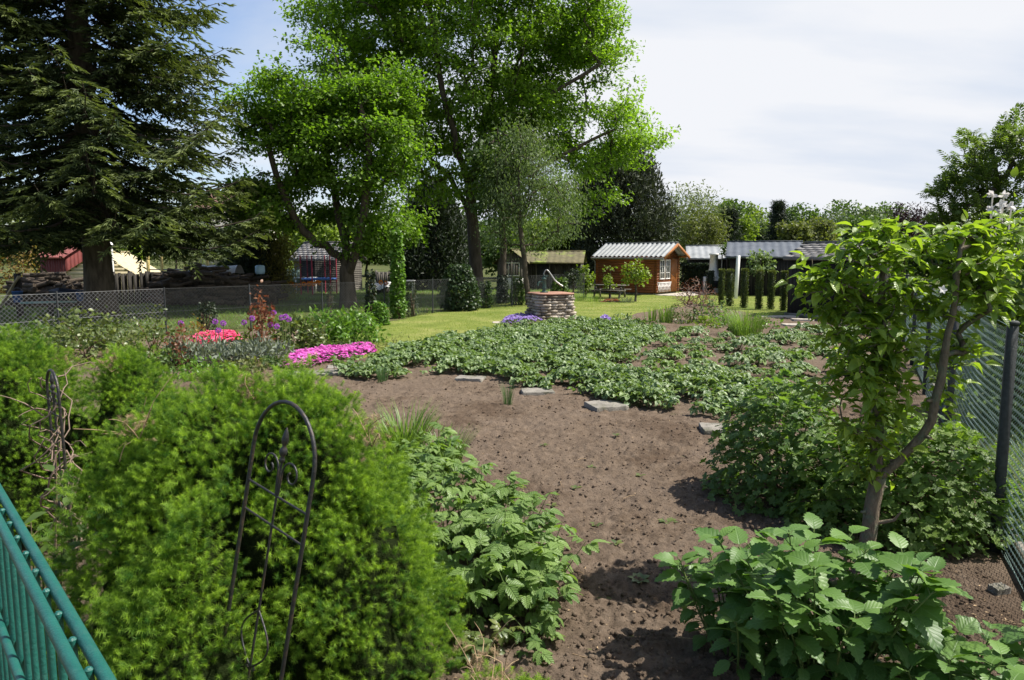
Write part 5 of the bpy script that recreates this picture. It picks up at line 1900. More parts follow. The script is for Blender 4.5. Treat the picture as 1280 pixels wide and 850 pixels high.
def trellis(name, label, top, X, U, w, s=1.0, depth_below=1.6, tube=.0075):
    """arched iron plant support; top = point of the finial tip, U up, X across"""
    th = thing(name, label, 'trellis', top - U * depth_below)
    up = lambda h, x=0.0: top + U * h + X * x
    h = w / 2
    a_ = np.linspace(0, PI, 19)
    arch = [up(-depth_below, -h)] + [up(-.30 * s, -h), up(-.16 * s, -h)] + [up(-.115 * s + h * 1.05 * math.sin(q), -h * math.cos(q)) for q in a_] + [up(-.16 * s, h), up(-.30 * s, h), up(-depth_below, h)]
    arch = np.array(arch)
    m = MB(); m.tube(arch, tube, 10); m.build('arch_frame', M['iron'], th, smooth=True)
    m = MB(); m.tube([up(-depth_below), up(-.09 * s)], tube * .62, 8); m.build('centre_rod', M['iron'], th, smooth=True)
    m = MB()
    prof = [(.0055, -.13), (.0085, -.125), (.0085, -.115), (.005, -.11), (.011, -.10), (.013, -.088), (.010, -.078), (.0055, -.07), (.009, -.06), (.0115, -.045), (.008, -.025), (.0025, -.004), (.0003, 0)]
    n = 12
    an = np.arange(n) * 2 * PI / n
    W = np.cross(X, U)
    rows = [up(z_ * s) + X * (r * 1.15 * np.cos(np.append(an, 0)))[:, None] + W * (r * 1.15 * np.sin(np.append(an, 0)))[:, None] for r, z_ in prof]
    m.grid(np.array(rows)); m.build('finial', M['iron'], th, smooth=True)
    for hh in (-.255 * s, -.365 * s, -1.02 * s, -1.13 * s):
        m = MB(); m.tube([up(hh, -h), up(hh, h)], tube * .55, 8); m.build('rung', M['iron'], th, smooth=True)
    for hand in (-1, 1):
        c = up(-.16 * s, hand * .042)
        m = MB(); sp = spiral(c, X * hand, U, .036, 1.05, -PI * .15 + PI * .0, 1)
        q = np.vstack([smooth_path([up(-.255 * s, hand * .006), up(-.20 * s, hand * .012), up(-.165 * s, hand * .012)], 5), spiral(up(-.16 * s, hand * .066), X * -hand, U, .052, 1.15, 0, 1)])
        m.tube(q, tube * .5, 7); m.build('scroll', M['iron'], th, smooth=True)
        m = MB()
        c2 = up(-.80 * s, hand * .066)
        t = np.linspace(-1, 1, 21)
        q = np.stack([c2 + X * hand * (-.052 + .075 * math.cos(v * PI * .55)) * s + U * (.11 * v * s) for v in t])
        q = np.vstack([spiral(q[0] + X * hand * .014, X * -hand, U, .015, .8, 0, 1, 9)[::-1], q])
        m.tube(q, tube * .5, 7); m.build('scroll', M['iron'], th, smooth=True)
    return th
TX = nrm([.77, -.64, 0])
tt, tb_ = A(359, 534, 2.5), A(310, 850, 2.48)
TU = nrm(tt - tb_)
TU = nrm(TU)
TX = nrm(TX - TU * np.dot(TX, TU))
trellis('plant_trellis', 'black arched iron trellis with scrolls pushed into the nearest round spruce', tt, TX, TU, .385, 1.0, 1.45)
t2 = A(64, 466, 4.3)
T2X = nrm([.72, -.7, 0])
T2 = trellis('plant_trellis', 'rusty dark trellis wrapped in dead vine behind the railing', t2, T2X, nrm([-.03, .02, 1.0]), .25, 1.0, 1.42, .0085)
def dead_vine():
    m = MB()
    c = t2
    for k in range(7):
        a0 = rng.random() * 6
        t = np.linspace(0, 1, 24)
        r = .05 + .05 * np.sin(t * 9 + a0) + .015 * k
        z = -1.15 + t * rng.uniform(.75, 1.15)
        q = np.stack([c[0] + r * np.cos(t * 11 + a0) * .9, c[1] + r * np.sin(t * 11 + a0), c[2] + z], -1) + rng.normal(0, .012, (24, 3))
        m.tube(q, np.linspace(.007, .003, 24), 5)
    for k in range(16):
        z = rng.uniform(-.75, -.02)
        p = c + [rng.normal(0, .05), rng.normal(0, .05), z]
        d = nrm([rng.normal(0, 1), rng.normal(0, 1), rng.uniform(-.2, .7)]) * rng.uniform(.12, .3)
        m.tube(smooth_path([p, p + d * .5 + [0, 0, .03], p + d], 6, .006), np.linspace(.005, .0015, 6), 4)
    tag(m.build('dead_vine', M['drytwig'], smooth=True), 'dry bare climbing vine tangled round the rusty trellis', 'vine')
dead_vine()

# ================================================================== DWARF SPRUCES
TUFTS = [(lambda T: (T[0] * np.array([1, .72, 1]), T[1], T[2]))(T_tuft(44, .36, .020, k, 1.4)) for k in range(4)]
def dwarf_spruce(name, label, lobes, n_cl, per, tsize, seed=1):
    """lobes: (centre xy, radius, height, power): rounded cones; shoots cluster into sprays with shade between them"""
    c0 = np.array([np.mean([l[0][0] for l in lobes]), np.mean([l[0][1] for l in lobes]), 0])
    th = thing(name, label, 'conifer bush', c0)
    def R(l, z):
        return l[1] * (1 - np.clip(z / l[2], 0, 1) ** l[3]) ** .62
    cs, ns = [], []
    area = np.array([l[1] * l[2] for l in lobes]); area = area / area.sum()
    for l, f in zip(lobes, area):
        k = int(n_cl * f)
        z = l[2] * (1 - rng.random(k) ** 1.25) 
        z = l[2] * np.clip(rng.random(k) ** .85, 0.02, .998)
        a_ = rng.random(k) * 2 * PI
        r = R(l, z)
        dz = .02
        sl = (R(l, z + dz) - R(l, np.maximum(z - dz, 0))) / (2 * dz)
        nn = nrm(np.stack([np.cos(a_), np.sin(a_), np.clip(-sl, -.2, 4)], -1))
        p = np.stack([l[0][0] + r * np.cos(a_), l[0][1] + r * np.sin(a_), z], -1)
        keep = np.ones(k, bool)
        for o in lobes:
            if o is l: continue
            dd = np.hypot(p[:, 0] - o[0][0], p[:, 1] - o[0][1])
            keep &= ~((dd < R(o, p[:, 2]) * .9) & (p[:, 2] < o[2]))
        lump = fbm(p * 3.9, seed, 3) - .5
        p = p + nn * (lump * .34 - .04 + rng.normal(0, .03, k))[:, None]
        cs.append(p[keep]); ns.append(nn[keep])
    cs = np.concatenate(cs); ns = np.concatenate(ns)
    pos = np.repeat(cs, per, 0); nn = np.repeat(ns, per, 0)
    n = len(pos)
    off = rng.normal(size=(n, 3))
    off = off - nn * np.sum(off * nn, 1, keepdims=True) * .35
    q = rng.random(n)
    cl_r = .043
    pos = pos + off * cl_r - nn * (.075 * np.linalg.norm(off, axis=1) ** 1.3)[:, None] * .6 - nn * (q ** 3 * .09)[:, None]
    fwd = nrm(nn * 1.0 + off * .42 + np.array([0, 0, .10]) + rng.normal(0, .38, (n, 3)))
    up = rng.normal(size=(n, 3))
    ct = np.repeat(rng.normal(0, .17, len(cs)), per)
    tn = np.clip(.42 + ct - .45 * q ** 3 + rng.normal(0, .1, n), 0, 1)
    sz = tsize * rng.uniform(.7, 1.25, n)
    cb = MB()
    ok = pos[:, 2] > .01
    w = rng.integers(0, 4, n)
    for k in range(4):
        m = ok & (w == k)
        cb.scatter(TUFTS[k], pos[m], fwd[m], up[m], sz[m], 0, tn[m])
    # hull for the inner twigs, coloured near-black as the shade between the sprays
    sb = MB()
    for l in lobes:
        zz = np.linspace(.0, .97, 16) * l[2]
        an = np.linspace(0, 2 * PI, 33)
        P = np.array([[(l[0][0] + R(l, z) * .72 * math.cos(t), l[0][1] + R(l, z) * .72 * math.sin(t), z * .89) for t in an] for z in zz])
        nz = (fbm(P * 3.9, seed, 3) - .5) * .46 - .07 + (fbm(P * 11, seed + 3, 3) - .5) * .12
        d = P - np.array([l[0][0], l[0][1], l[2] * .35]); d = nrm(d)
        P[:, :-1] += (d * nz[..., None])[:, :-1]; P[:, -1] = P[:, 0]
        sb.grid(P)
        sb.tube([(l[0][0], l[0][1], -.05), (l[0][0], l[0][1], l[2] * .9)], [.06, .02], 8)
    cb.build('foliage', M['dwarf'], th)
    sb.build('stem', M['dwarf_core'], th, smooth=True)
    db = MB()                                              # a few dried-out shoots near the top
    top = cs[(cs[:, 2] > np.quantile(cs[:, 2], .72))]
    for q in top[rng.choice(len(top), 5, False)]:
        k = 26
        pp = q + rng.normal(0, .045, (k, 3)) + [0, 0, .015]
        db.scatter(TUFTS[0], pp, rng.normal(size=(k, 3)) + [0, 0, 1.0], rng.normal(size=(k, 3)), tsize * rng.uniform(.6, 1.0, k), 0, rng.random(k))
        for r_ in range(4):
            e_ = q + rng.normal(0, .1, 3) + [0, 0, .05]
            db.tube(smooth_path([q - [0, 0, .05], (q + e_) / 2 + rng.normal(0, .02, 3), e_], 5), [.003, .0025, .002, .002, .001], 4)
    db.build('dried_shoot', M['drystraw'], th)['kind'] = 'stuff'
    return th
dwarf_spruce('dwarf_spruce', 'largest rounded dwarf spruce behind the arched black trellis', [((-1.58, 3.38), .68, 1.42, 2.8), ((-1.34, 3.45), .75, 1.60, 3.0), ((-1.0, 3.30), .74, 1.55, 2.3), ((-.70, 3.05), .46, 1.20, 2.0), ((-1.3, 2.75), .55, 1.10, 2.2)], 2600, 15, .056, 3)
dwarf_spruce('dwarf_spruce', 'rounded dwarf spruce behind the vine-wrapped trellis by the railing', [((-3.75, 5.3), .85, 1.55, 2.4), ((-2.98, 5.45), .66, 1.40, 2.2), ((-4.3, 4.6), .7, 1.3, 2.2)], 1700, 13, .062, 8)
dwarf_spruce('dwarf_spruce', 'low bright dwarf spruce at the lower edge below the raspberry plants', [((-.08, 2.72), .36, .42, 2.2), ((.16, 2.6), .3, .33, 2.2)], 340, 15, .054, 12)

# leafy plant between railing and spruces
def leaf_plant(name, label, cat, c, n_st, h, spread, T, mat, leaf, per=9, smat='stem', group=None, lean=.35, petiole=.05, tint=(.5, .22), pair=True, top_big=False, topple=0.0, r0=.006):
    """upright stems carrying leaves along their length"""
    c = np.asarray(c, float)
    c[2] = gz(c[0], c[1]) - .01
    th = thing(name, label, cat, c, group)
    sb, cb = MB(), MB()
    Ts = T if isinstance(T, list) else [T]
    acc = [[] for _ in Ts]
    for s in range(n_st):
        a_ = rng.random() * 2 * PI; rr = spread * math.sqrt(rng.random())
        b0 = c + [rr * .45 * math.cos(a_), rr * .45 * math.sin(a_), 0]
        hh = h * rng.uniform(.65, 1.1) * (1 - .25 * (rr / spread) ** 2)
        tp = b0 + [rr * .55 * math.cos(a_) * (1 + lean) + rng.normal(0, .03), rr * .55 * math.sin(a_) * (1 + lean) + rng.normal(0, .03), hh]
        path = smooth_path([b0, (b0 + tp) / 2 + [rng.normal(0, .02), rng.normal(0, .02), hh * .06], tp], 7)
        sb.tube(path, np.linspace(r0, r0 * .4, 7), 5)
        ph = rng.random() * 6
        for k in range(per):
            f = (k + .6) / per
            f = .15 + .85 * f
            i = min(int(f * 6), 5); g = f * 6 - i
            p = path[i] * (1 - g) + path[i + 1] * g
            for o in ((0, PI) if pair else (0,)):
                az = ph + k * (PI / 2 if pair else 2.4) + o + rng.normal(0, .2)
                el = (.05 + .75 * f ** 3) + rng.normal(0, .15)
                d = np.array([math.cos(az) * math.cos(el), math.sin(az) * math.cos(el), math.sin(el)])
                q = p + d * petiole * (1.2 - .6 * f)
                size = leaf * rng.uniform(.75, 1.15) * ((.70 + .5 * math.sin(PI * min(1, f * 1.05))) if not top_big else (.6 + .55 * f))
                if f > .93: size *= .7
                w = rng.integers(0, len(Ts))
                acc[w].append((q, nrm(d + [0, 0, -.25 + .1 * rng.normal()]), nrm(np.array([0, 0, 1.0]) - d * .2 + rng.normal(0, .18, 3)), size, np.clip(rng.normal(tint[0] - .12 + .3 * f ** 2, tint[1]), 0, 1)))
                sb.tube([p, q], r0 * .35, 3, cap=False)
    for w, T_ in enumerate(Ts):
        if acc[w]:
            pz, fz, uz, sz, tz = zip(*acc[w])
            cb.scatter(T_, np.array(pz), np.array(fz), np.array(uz), np.array(sz), 0, np.array(tz))
    sb.build('stem', M[smat], th, smooth=True)
    cb.build('foliage', M[mat], th, smooth=True)
    return th
c = A(45, 640, 3.5); leaf_plant('leafy_shrub', 'small pale-leaved shrub between the railing and the round spruces', 'shrub', (c[0] - .1, 3.6, 0), 9, .95, .34, OVAL_W, 'mid', .10, 8, 'twig', pair=False)

# ================================================================== RIGHT SIDE: APPLE, CURRANTS, HYDRANGEA
def apple_tree():
    Y = 4.5
    base = A(1078, 735, Y); base[2] = gz(base[0], base[1])
    P = lambda px, py, dy=0.0: A(px, py, Y + dy)
    t0 = smooth_path([base - [0, 0, .08], P(1083, 690), P(1090, 640), P(1098, 596)], 10, .004)
    t1 = smooth_path([P(1098, 596), P(1096, 540, .03), P(1097, 470, .05), P(1100, 400, .05), P(1103, 340, .04), P(1106, 300, .03)], 14, .006)
    t2 = smooth_path([P(1098, 596), P(1128, 572, -.05), P(1155, 540, -.1), P(1172, 490, -.13), P(1185, 430, -.15), P(1193, 380, -.16), P(1197, 330, -.15), P(1204, 300, -.13)], 16, .006)
    n0, n1 = len(t0), len(t1)
    th = thing('apple_tree', 'young two-stemmed apple tree with glossy drooping leaves beside the wire fence', 'tree', base)
    e = [E(1085, 345, Y, 62, 58, .26), E(1040, 360, Y, 36, 40, .15), E(1100, 305, Y, 40, 22, .18), E(1078, 430, Y, 66, 52, .24), E(1078, 490, Y, 56, 66, .22), E(1090, 568, Y, 40, 30, .18), E(1104, 284, Y, 14, 20, .08), E(1222, 282, Y, 16, 18, .08), E(1008, 345, Y, 18, 26, .08), E(1272, 285, Y, 16, 18, .08), E(1150, 350, Y, 16, 40, .1),
         E(1210, 320, Y, 66, 38, .26), E(1240, 298, Y, 36, 22, .18), E(1195, 375, Y, 48, 40, .22), E(1235, 350, Y, 34, 28, .18), E(1190, 440, Y, 36, 40, .16), E(1180, 500, Y, 22, 30, .12)]
    att = ell_points(e, 330, .5)
    sk = grow([(t0, None), (t1, n0 - 1), (t2, n0 - 1)], att, .047, .003, .08, min_node=n0 + 2, expo=2.1, jit=.2, up_pen=.6)
    wb = MB(); wood(wb, sk, 14, 0, .25, base[2])
    # knuckles and pruning stubs
    for ch in (t0, t1, t2):
        for k in range(2, len(ch) - 1, 2):
            d = nrm(rng.normal(size=3) * [1, 1, .4])
            r = .03 if ch is not t0 else .045
            wb.tube([ch[k], ch[k] + d * (r + .012), ch[k] + d * (r + .03)], [.016, .012, .007], 6)
    s = P(1082, 640); wb.tube([P(1090, 655), P(1118, 650, -.05), P(1126, 640, -.06)], [.016, .010, .005], 6)
    wb.build('trunk', M['bark_apple'], th, smooth=True)
    Pn, par, r, ch, tips = sk
    pos, fwd, up, sz, tn = [], [], [], [], []
    for t in tips:
        for node, f in ((t, int(rng.integers(4, 8))), (par[t], 3), (par[par[t]] if par[t] >= 0 else t, 1)):
            p = Pn[node]
            a0 = rng.random() * 6
            for k in range(f):
                az = a0 + k * 2.4 + rng.normal(0, .25)
                el = rng.uniform(-.5, .75)
                d = np.array([math.cos(az) * math.cos(el), math.sin(az) * math.cos(el), math.sin(el)])
                pos.append(p + d * rng.uniform(.015, .055) + rng.normal(0, .02, 3)); fwd.append(d + [0, 0, -.05]); up.append(np.array([0, 0, 1.0]) + rng.normal(0, .35, 3))
                sz.append(rng.uniform(.045, .108)); tn.append(np.clip(rng.normal(.45, .2) + (.15 if k > 6 else 0), 0, 1))
    pos, fwd, up, sz, tn = map(np.array, (pos, fwd, up, sz, tn))
    cb = MB()
    AL = [T_oval(.26, .26, .40, .04, 21), T_oval(.31, .2, .28, .05, 22), T_oval(.24, .3, .55, .04, 23)]
    w = rng.integers(0, 3, len(pos))
    for k in range(3):
        m = w == k
        cb.scatter(AL[k], pos[m], fwd[m], up[m], sz[m], 0, tn[m])
    cb.build('crown', M['apple'], th, smooth=True)
    fb = MB()
    for px, py in ((1178, 362),):
        q = P(px, py, -.3)
        for k in range(5):
            d = nrm([math.cos(k * 1.26), .4 * math.sin(k * 1.26) - .5, math.sin(k * 1.26)])
            fb.scatter(OVAL_W, [q], [d], [np.array([0, -1.0, .3])], [.028], 0, [.6])
    fb.build('blossom', M['white_fl'], th, smooth=True)
apple_tree()

def palm_bush(name, label, c, rad, n, leaf, mat, stems=14, cat='shrub', Ts=PALM, seed=1, lump=.3, up_=.8):
    c = np.asarray(c, float); c[2] = gz(c[0], c[1]) - .01
    rad = np.asarray(rad, float)
    th = thing(name, label, cat, c)
    d = nrm(rng.normal(size=(n, 3))); d[:, 2] = np.abs(d[:, 2])
    lum = 1 + lump * 2 * (fbm(d * 2.6 + seed, seed, 3) - .5)
    rr = np.where(rng.random(n) < .65, rng.uniform(.86, 1.05, n), rng.uniform(.45, .9, n)) * lum
    p = c + d * rr[:, None] * rad
    p[:, 2] = np.maximum(p[:, 2], c[2] + .05)
    up = nrm(d * .8 + np.array([0, 0, up_]) + rng.normal(0, .33, (n, 3)))
    fwd = nrm(d * [1, 1, .2] + rng.normal(0, .55, (n, 3)) - [0, 0, .3])
    cb = MB(); w = rng.integers(0, len(Ts), n)
    sz = leaf * rng.uniform(.55, 1.2, n)
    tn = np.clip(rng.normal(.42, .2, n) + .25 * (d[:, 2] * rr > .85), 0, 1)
    for k, T in enumerate(Ts):
        m = w == k
        cb.scatter(T, p[m], fwd[m], up[m], sz[m], 0, tn[m])
    sb = MB()
    for k in range(stems):
        q = p[rng.integers(0, n)]
        s = c + [rng.normal(0, .07), rng.normal(0, .07), -.02]
        sb.tube(smooth_path([s, (s + q) / 2 + [0, 0, .12], q], 7, .008), np.linspace(.011, .003, 7), 5)
    for k in range(0, n, 3):
        sb.tube([p[k], p[k] - fwd[k] * .06 - up[k] * .02], .0016, 3, cap=False)
    sb.build('stem', M['twig'], th, smooth=True)
    cb.build('foliage', M[mat], th, smooth=True)
    return th
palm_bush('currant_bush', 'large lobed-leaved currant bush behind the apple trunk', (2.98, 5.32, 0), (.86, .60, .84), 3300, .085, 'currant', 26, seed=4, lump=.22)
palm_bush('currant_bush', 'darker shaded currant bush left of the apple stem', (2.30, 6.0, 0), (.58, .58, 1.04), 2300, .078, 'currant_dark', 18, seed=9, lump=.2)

def hydrangea():
    th = None
    spots = [((1.50, 3.28), 30, .84, .40, 'broad-leaved hydrangea nearest the viewer under the apple tree', .15),
             ((1.15, 3.46), 16, .58, .30, 'smaller broad-leaved hydrangea reaching towards the bare soil', .125),
             ((1.98, 3.0), 16, .50, .34, 'broad-leaved hydrangea closest to the right wire fence', .14)]
    for (x, y), n, h, sp, lab, lf in spots:
        leaf_plant('hydrangea', lab, 'shrub', (x, y, 0), n, h, sp, SERR_W, 'hydrangea', lf * .94, 8, 'stem', lean=.5, petiole=.05, top_big=True, r0=.007, tint=(.5, .2))
hydrangea()

# ================================================================== LEFT OF THE BARE SOIL: RASPBERRIES, GRASS TUFTS
def leaf5():
    L = SERR[0]
    return [T_merge([(T, rotx(-.15), (0, .12, 0)), (T, rotz(1.15) @ rotx(-.2) * .82, (-.01, .03, 0)), (T, rotz(-1.15) @ rotx(-.2) * .82, (.01, .03, 0)), (T, rotz(1.35) @ rotx(-.2) * .7, (-.01, -.22, 0)), (T, rotz(-1.35) @ rotx(-.2) * .7, (.01, -.22, 0))]) for T in (T_serrate(.30, .16, .25, 5, 3), T_serrate(.33, .12, .35, 5, 4))]
RASP = leaf5()
rs = [((600, 690), .56, .30, 'raspberry plant at the back corner of the clump beside the soil'), ((530, 640), .55, .30, 'raspberry plant below the tall grass tuft'), ((560, 700), .60, .34, 'raspberry plant in the middle of the clump by the round spruce'),
      ((628, 720), .56, .32, 'raspberry plant leaning farthest over the bare soil'), ((600, 770), .56, .34, 'raspberry plant at the near end of the clump'), ((668, 748), .44, .26, 'low raspberry plant at the right tip of the clump'),
      ((648, 778), .40, .25, 'low raspberry plant standing nearest the lower soil edge'), ((510, 665), .5, .26, 'raspberry plant pressed against the large round spruce'), ((545, 610), .46, .26, 'raspberry plant behind the shorter grass tuft')]
for (px, py), h, sp, lab in rs:
    g0 = G(px, py)
    leaf_plant('raspberry_plant', lab, 'raspberry', g0, 14, h * 1.08, sp, RASP, 'raspberry', .105, 6, 'stem', 'raspberry plants along the soil', lean=.3, petiole=.07, pair=False, top_big=True, r0=.004)
g0 = G(668, 812); leaf_plant('seedling_plant', 'small pale self-sown plant at the bottom edge of the soil', 'plant', g0, 5, .22, .14, RASP, 'raspberry', .07, 4, 'stem', pair=False, r0=.003)
g0 = G(590, 822); leaf_plant('seedling_plant', 'reddish young plant beside the low bright spruce', 'plant', g0, 6, .2, .18, RASP, 'rose', .07, 4, 'redstem', pair=False, r0=.003)

def tuft(name, label, c, n, h, spread, T=BLADE, mat='grassy', cat='grass tuft', group=None, lean=.32):
    c = np.asarray(c, float); c[2] = gz(c[0], c[1]) - .01
    a_ = rng.random(n) * 2 * PI; r = spread * np.sqrt(rng.random(n)) * .4
    d = np.stack([np.cos(a_), np.sin(a_), 0 * a_], -1)
    b = MB()
    fwd = nrm(d + rng.normal(0, .4, (n, 3)) * [1, 1, 0])
    up = nrm(np.array([0, 0, 1.0]) + d * (lean * rng.random(n))[:, None])
    b.scatter(T, c + d * r[:, None], fwd, up, h * rng.uniform(.6, 1.1, n), 0, np.clip(rng.normal(.5, .22, n), 0, 1))
    o = b.build(name, M[mat], origin=c)
    return tag(o, label, cat, group)
BL2 = T_blade(.014, .45, 4)
BL3 = T_blade(.010, .25, 3)
tuft('grass_tuft', 'tall bright grass tuft between the round spruce and the soil', G(505, 590), 360, .68, .34, BL2)
tuft('grass_tuft', 'shorter grass tuft just right of the tallest grass tuft', G(558, 608), 200, .56, .26, BL2)
tuft('chive_tuft', 'small upright chive tuft between two stone slabs', G(635, 508), 80, .34, .16, BL3, 'chive')
tuft('chive_tuft', 'spreading chive tuft at the left end of the strawberry bed', G(478, 480), 100, .34, .22, BL3, 'chive')
tuft('grass_tuft', 'broad bright green grass clump near the black shed corner', G(932, 420), 420, .85, 1.0, T_blade(.008, .5, 3))
tuft('iris_clump', 'sparse iris clump in the bed before the lawn', G(815, 402), 60, .55, .6, T_blade(.02, .2, 3))
tuft('iris_clump', 'denser iris clump left of the brown twiggy shrub', G(832, 404), 90, .62, .5, T_blade(.02, .2, 3))

# ================================================================== STONES
def slab(px, py, w, d, rz, label, tilt=0.0, mat='concrete', name='stone_slab'):
    c = G(px, py); c[2] = gz(c[0], c[1])
    n = 13
    u = np.linspace(-1, 1, n)
    X, Y = np.meshgrid(u, u)
    jag = 1 + .05 * (fbm(np.stack([X * 2, Y * 2, X * 0 + px], -1), 1, 2) - .5) * 2
    R = rotz(rz) @ rotx(tilt)
    def layer(z, s=1.0, rough=.008):
        P = np.stack([X * w / 2 * jag * s, Y * d / 2 * jag * s, z + rough * (fbm(np.stack([X * 3, Y * 3, X * 0 + py], -1), 2, 3) - .5) * 2], -1)
        return P @ R.T + c
    b = MB()
    top = layer(.040, .97); low = layer(.030, 1.0, .004); bot = layer(-.03, 1.0, .004)
    b.grid(top)
    def ringv(P): return np.concatenate([P[0, :-1], P[:-1, -1], P[-1, :0:-1], P[:0:-1, 0]])
    rings = np.stack([ringv(bot), ringv(low), ringv(top)])
    rings = np.concatenate([rings, rings[:, :1]], 1)
    b.grid(rings)
    tag(b.build(name, M[mat]), label, 'stone slab', 'stepping slabs')
slab(900, 543, .44, .40, -.06, 'nearest square concrete slab before the currant bush')
slab(757, 513, .46, .40, .35, 'slab half under strawberry leaves, second from the currant bush', .04)
slab(672, 493, .48, .36, .1, 'slab just right of the small chive tuft')
slab(588, 478, .46, .30, -.2, 'partly buried slab left of the small chive tuft')
slab(392, 470, .95, .5, .35, 'large pale flagstone below the magenta phlox')
slab(430, 462, .6, .4, .2, 'smaller flagstone at the left tip of the strawberry bed')
slab(1003, 402, .62, .35, -.1, 'pale slab nearest the black shed plinth', 0, 'paving')
slab(994, 409, .7, .35, 0, 'pale slab before the black shed, nearer the strawberries', 0, 'paving')
slab(972, 397.5, 1.3, .45, .05, 'long pale edging slab between lawn and black shed', 0, 'paving')
slab(640, 404.5, 1.2, .5, .1, 'pale path slab at the foot of the stone well', 0, 'paving')
slab(735, 403.5, 1.6, .6, -.05, 'pale path slab just right of the stone well', 0, 'paving')
slab(1248, 745, .11, .07, .3, 'small pale flat stone on the mulch by the fence', .1)

# soil crumbs, twigs and dry leaves scattered on the bed
def litter():
    b = MB()
    n = 26000
    y = 3.0 + rng.random(n) ** 1.6 * 9
    x = rng.uniform(-1.2, 3.6, n) * (y / 6 + .3)
    ok = inside(np.stack([x, y], -1), soil_poly)
    x, y = x[ok], y[ok]
    z = soil_h(x, y)
    V, F = ICO[1]
    k = len(x)
    r = (.003 + .014 * rng.random(k) ** 5) * (.6 + .9 * fbm(np.stack([x, y, 0 * x], -1) * 2.2, 91, 2))
    rot = rng.normal(size=(k, 3))
    jit = 1 + .5 * (rng.random((k, len(V))) - .5)
    W = np.stack([x, y, z + r * .15], -1)[:, None] + V[None] * jit[..., None] * (r[:, None] * np.array([1, 1, .75]))[:, None]
    FF = (F[None] + (np.arange(k) * len(V))[:, None, None]).reshape(-1, 3)
    b.add(W.reshape(-1, 3), FF)
    o = b.build('soil_crumbs', M['soil']); tag(o, 'loose crumbs of dry soil lying over the bare bed', 'soil', None, 'stuff')
    b = MB()
    n = 1800
    y = 3.0 + rng.random(n) ** 1.5 * 8
    x = rng.uniform(-1.0, 3.8, n) * (y / 6 + .35)
    x = np.where(rng.random(n) < .3, 2.2 + .9 * rng.random(n) + (y - 4) * .35, x)
    ok = inside(np.stack([x, y], -1), soil_poly); x, y = x[ok], y[ok]
    z = soil_h(x, y) + .006
    k = len(x)
    b.scatter(T_kite(.4, .1, .1), np.stack([x, y, z], -1), rng.normal(size=(k, 3)) * [1, 1, .1], rng.normal(0, .3, (k, 3)) + [0, 0, 1], rng.uniform(.008, .028, k), 0, rng.random(k))
    for i in range(110):
        p = np.array([x[i], y[i], z[i]]); d = nrm(rng.normal(size=3) * [1, 1, .1]) * rng.uniform(.04, .16)
        b.tube([p, p + d * .5 + rng.normal(0, .006, 3), p + d], .0025, 4)
    tag(b.build('leaf_litter', M['drystraw']), 'dry leaf scraps and twigs on the soil', 'litter', None, 'stuff')
    # seedlings
    wd = [(770, 452 + 100), (835, 655), (800, 730), (740, 590), (745, 662), (680, 560), (770, 688), (905, 580), (720, 618), (860, 720), (800, 600), (690, 640)]
    for i, (px, py) in enumerate(wd):
        c = G(px, py); c[2] = gz(c[0], c[1])
        m = MB(); k = 7 if i in (1, 2) else 4
        a_ = np.arange(k) * 2.4 + i
        d = np.stack([np.cos(a_), np.sin(a_), .5 + 0 * a_], -1)
        m.scatter(OVAL_W, c + d * .008, d, np.array([[0, 0, 1.0]] * k), np.full(k, .075 if i in (1, 2) else .05), 0, rng.random(k))
        m.tube([c - [0, 0, .01], c + [0, 0, .015]], .003, 4)
        tag(m.build('weed_seedling', M['rose'], smooth=True, origin=c), ['larger seedling in the middle of the bare soil', 'seedling near the hydrangea leaves'][i - 1] if i in (1, 2) else 'tiny green weed seedling on the bare soil', 'seedling', 'weed seedlings on the soil')
litter()

# ================================================================== STRAWBERRY BED
straw_px = [(418, 470), (452, 452), (490, 444), (560, 430), (640, 415), (720, 407), (800, 410), (835, 418), (800, 440), (790, 455), (735, 468), (800, 480), (860, 478), (960, 488), (1040, 500), (1030, 520), (985, 534), (930, 530), (870, 527), (800, 514), (760, 505), (700, 496), (660, 487), (600, 474), (560, 470), (520, 474), (470, 480)]
straw_poly = np.array([G(*q)[:2] for q in straw_px])
def straw_leaves(b, x, y, hgt, size, T1=TRIFOL, T2=TRIFOL2, mat=0, tc=.5):
    k = len(x)
    z = soil_h(x, y)
    h = hgt * rng.uniform(.55, 1.1, k)
    w = rng.random(k) < .5
    P = np.stack([x, y, z + h], -1)
    fwd = nrm(rng.normal(size=(k, 3)) * [1, 1, .2])
    up = nrm(np.array([0, 0, 1.0]) + rng.normal(0, .35, (k, 3)))
    t = np.clip(rng.normal(tc, .22, k), 0, 1)
    s = size * rng.uniform(.7, 1.2, k)
    for T, m in ((T1, w), (T2, ~w)):
        b.scatter(T, P[m], fwd[m], up[m], s[m], mat, t[m])
    return P
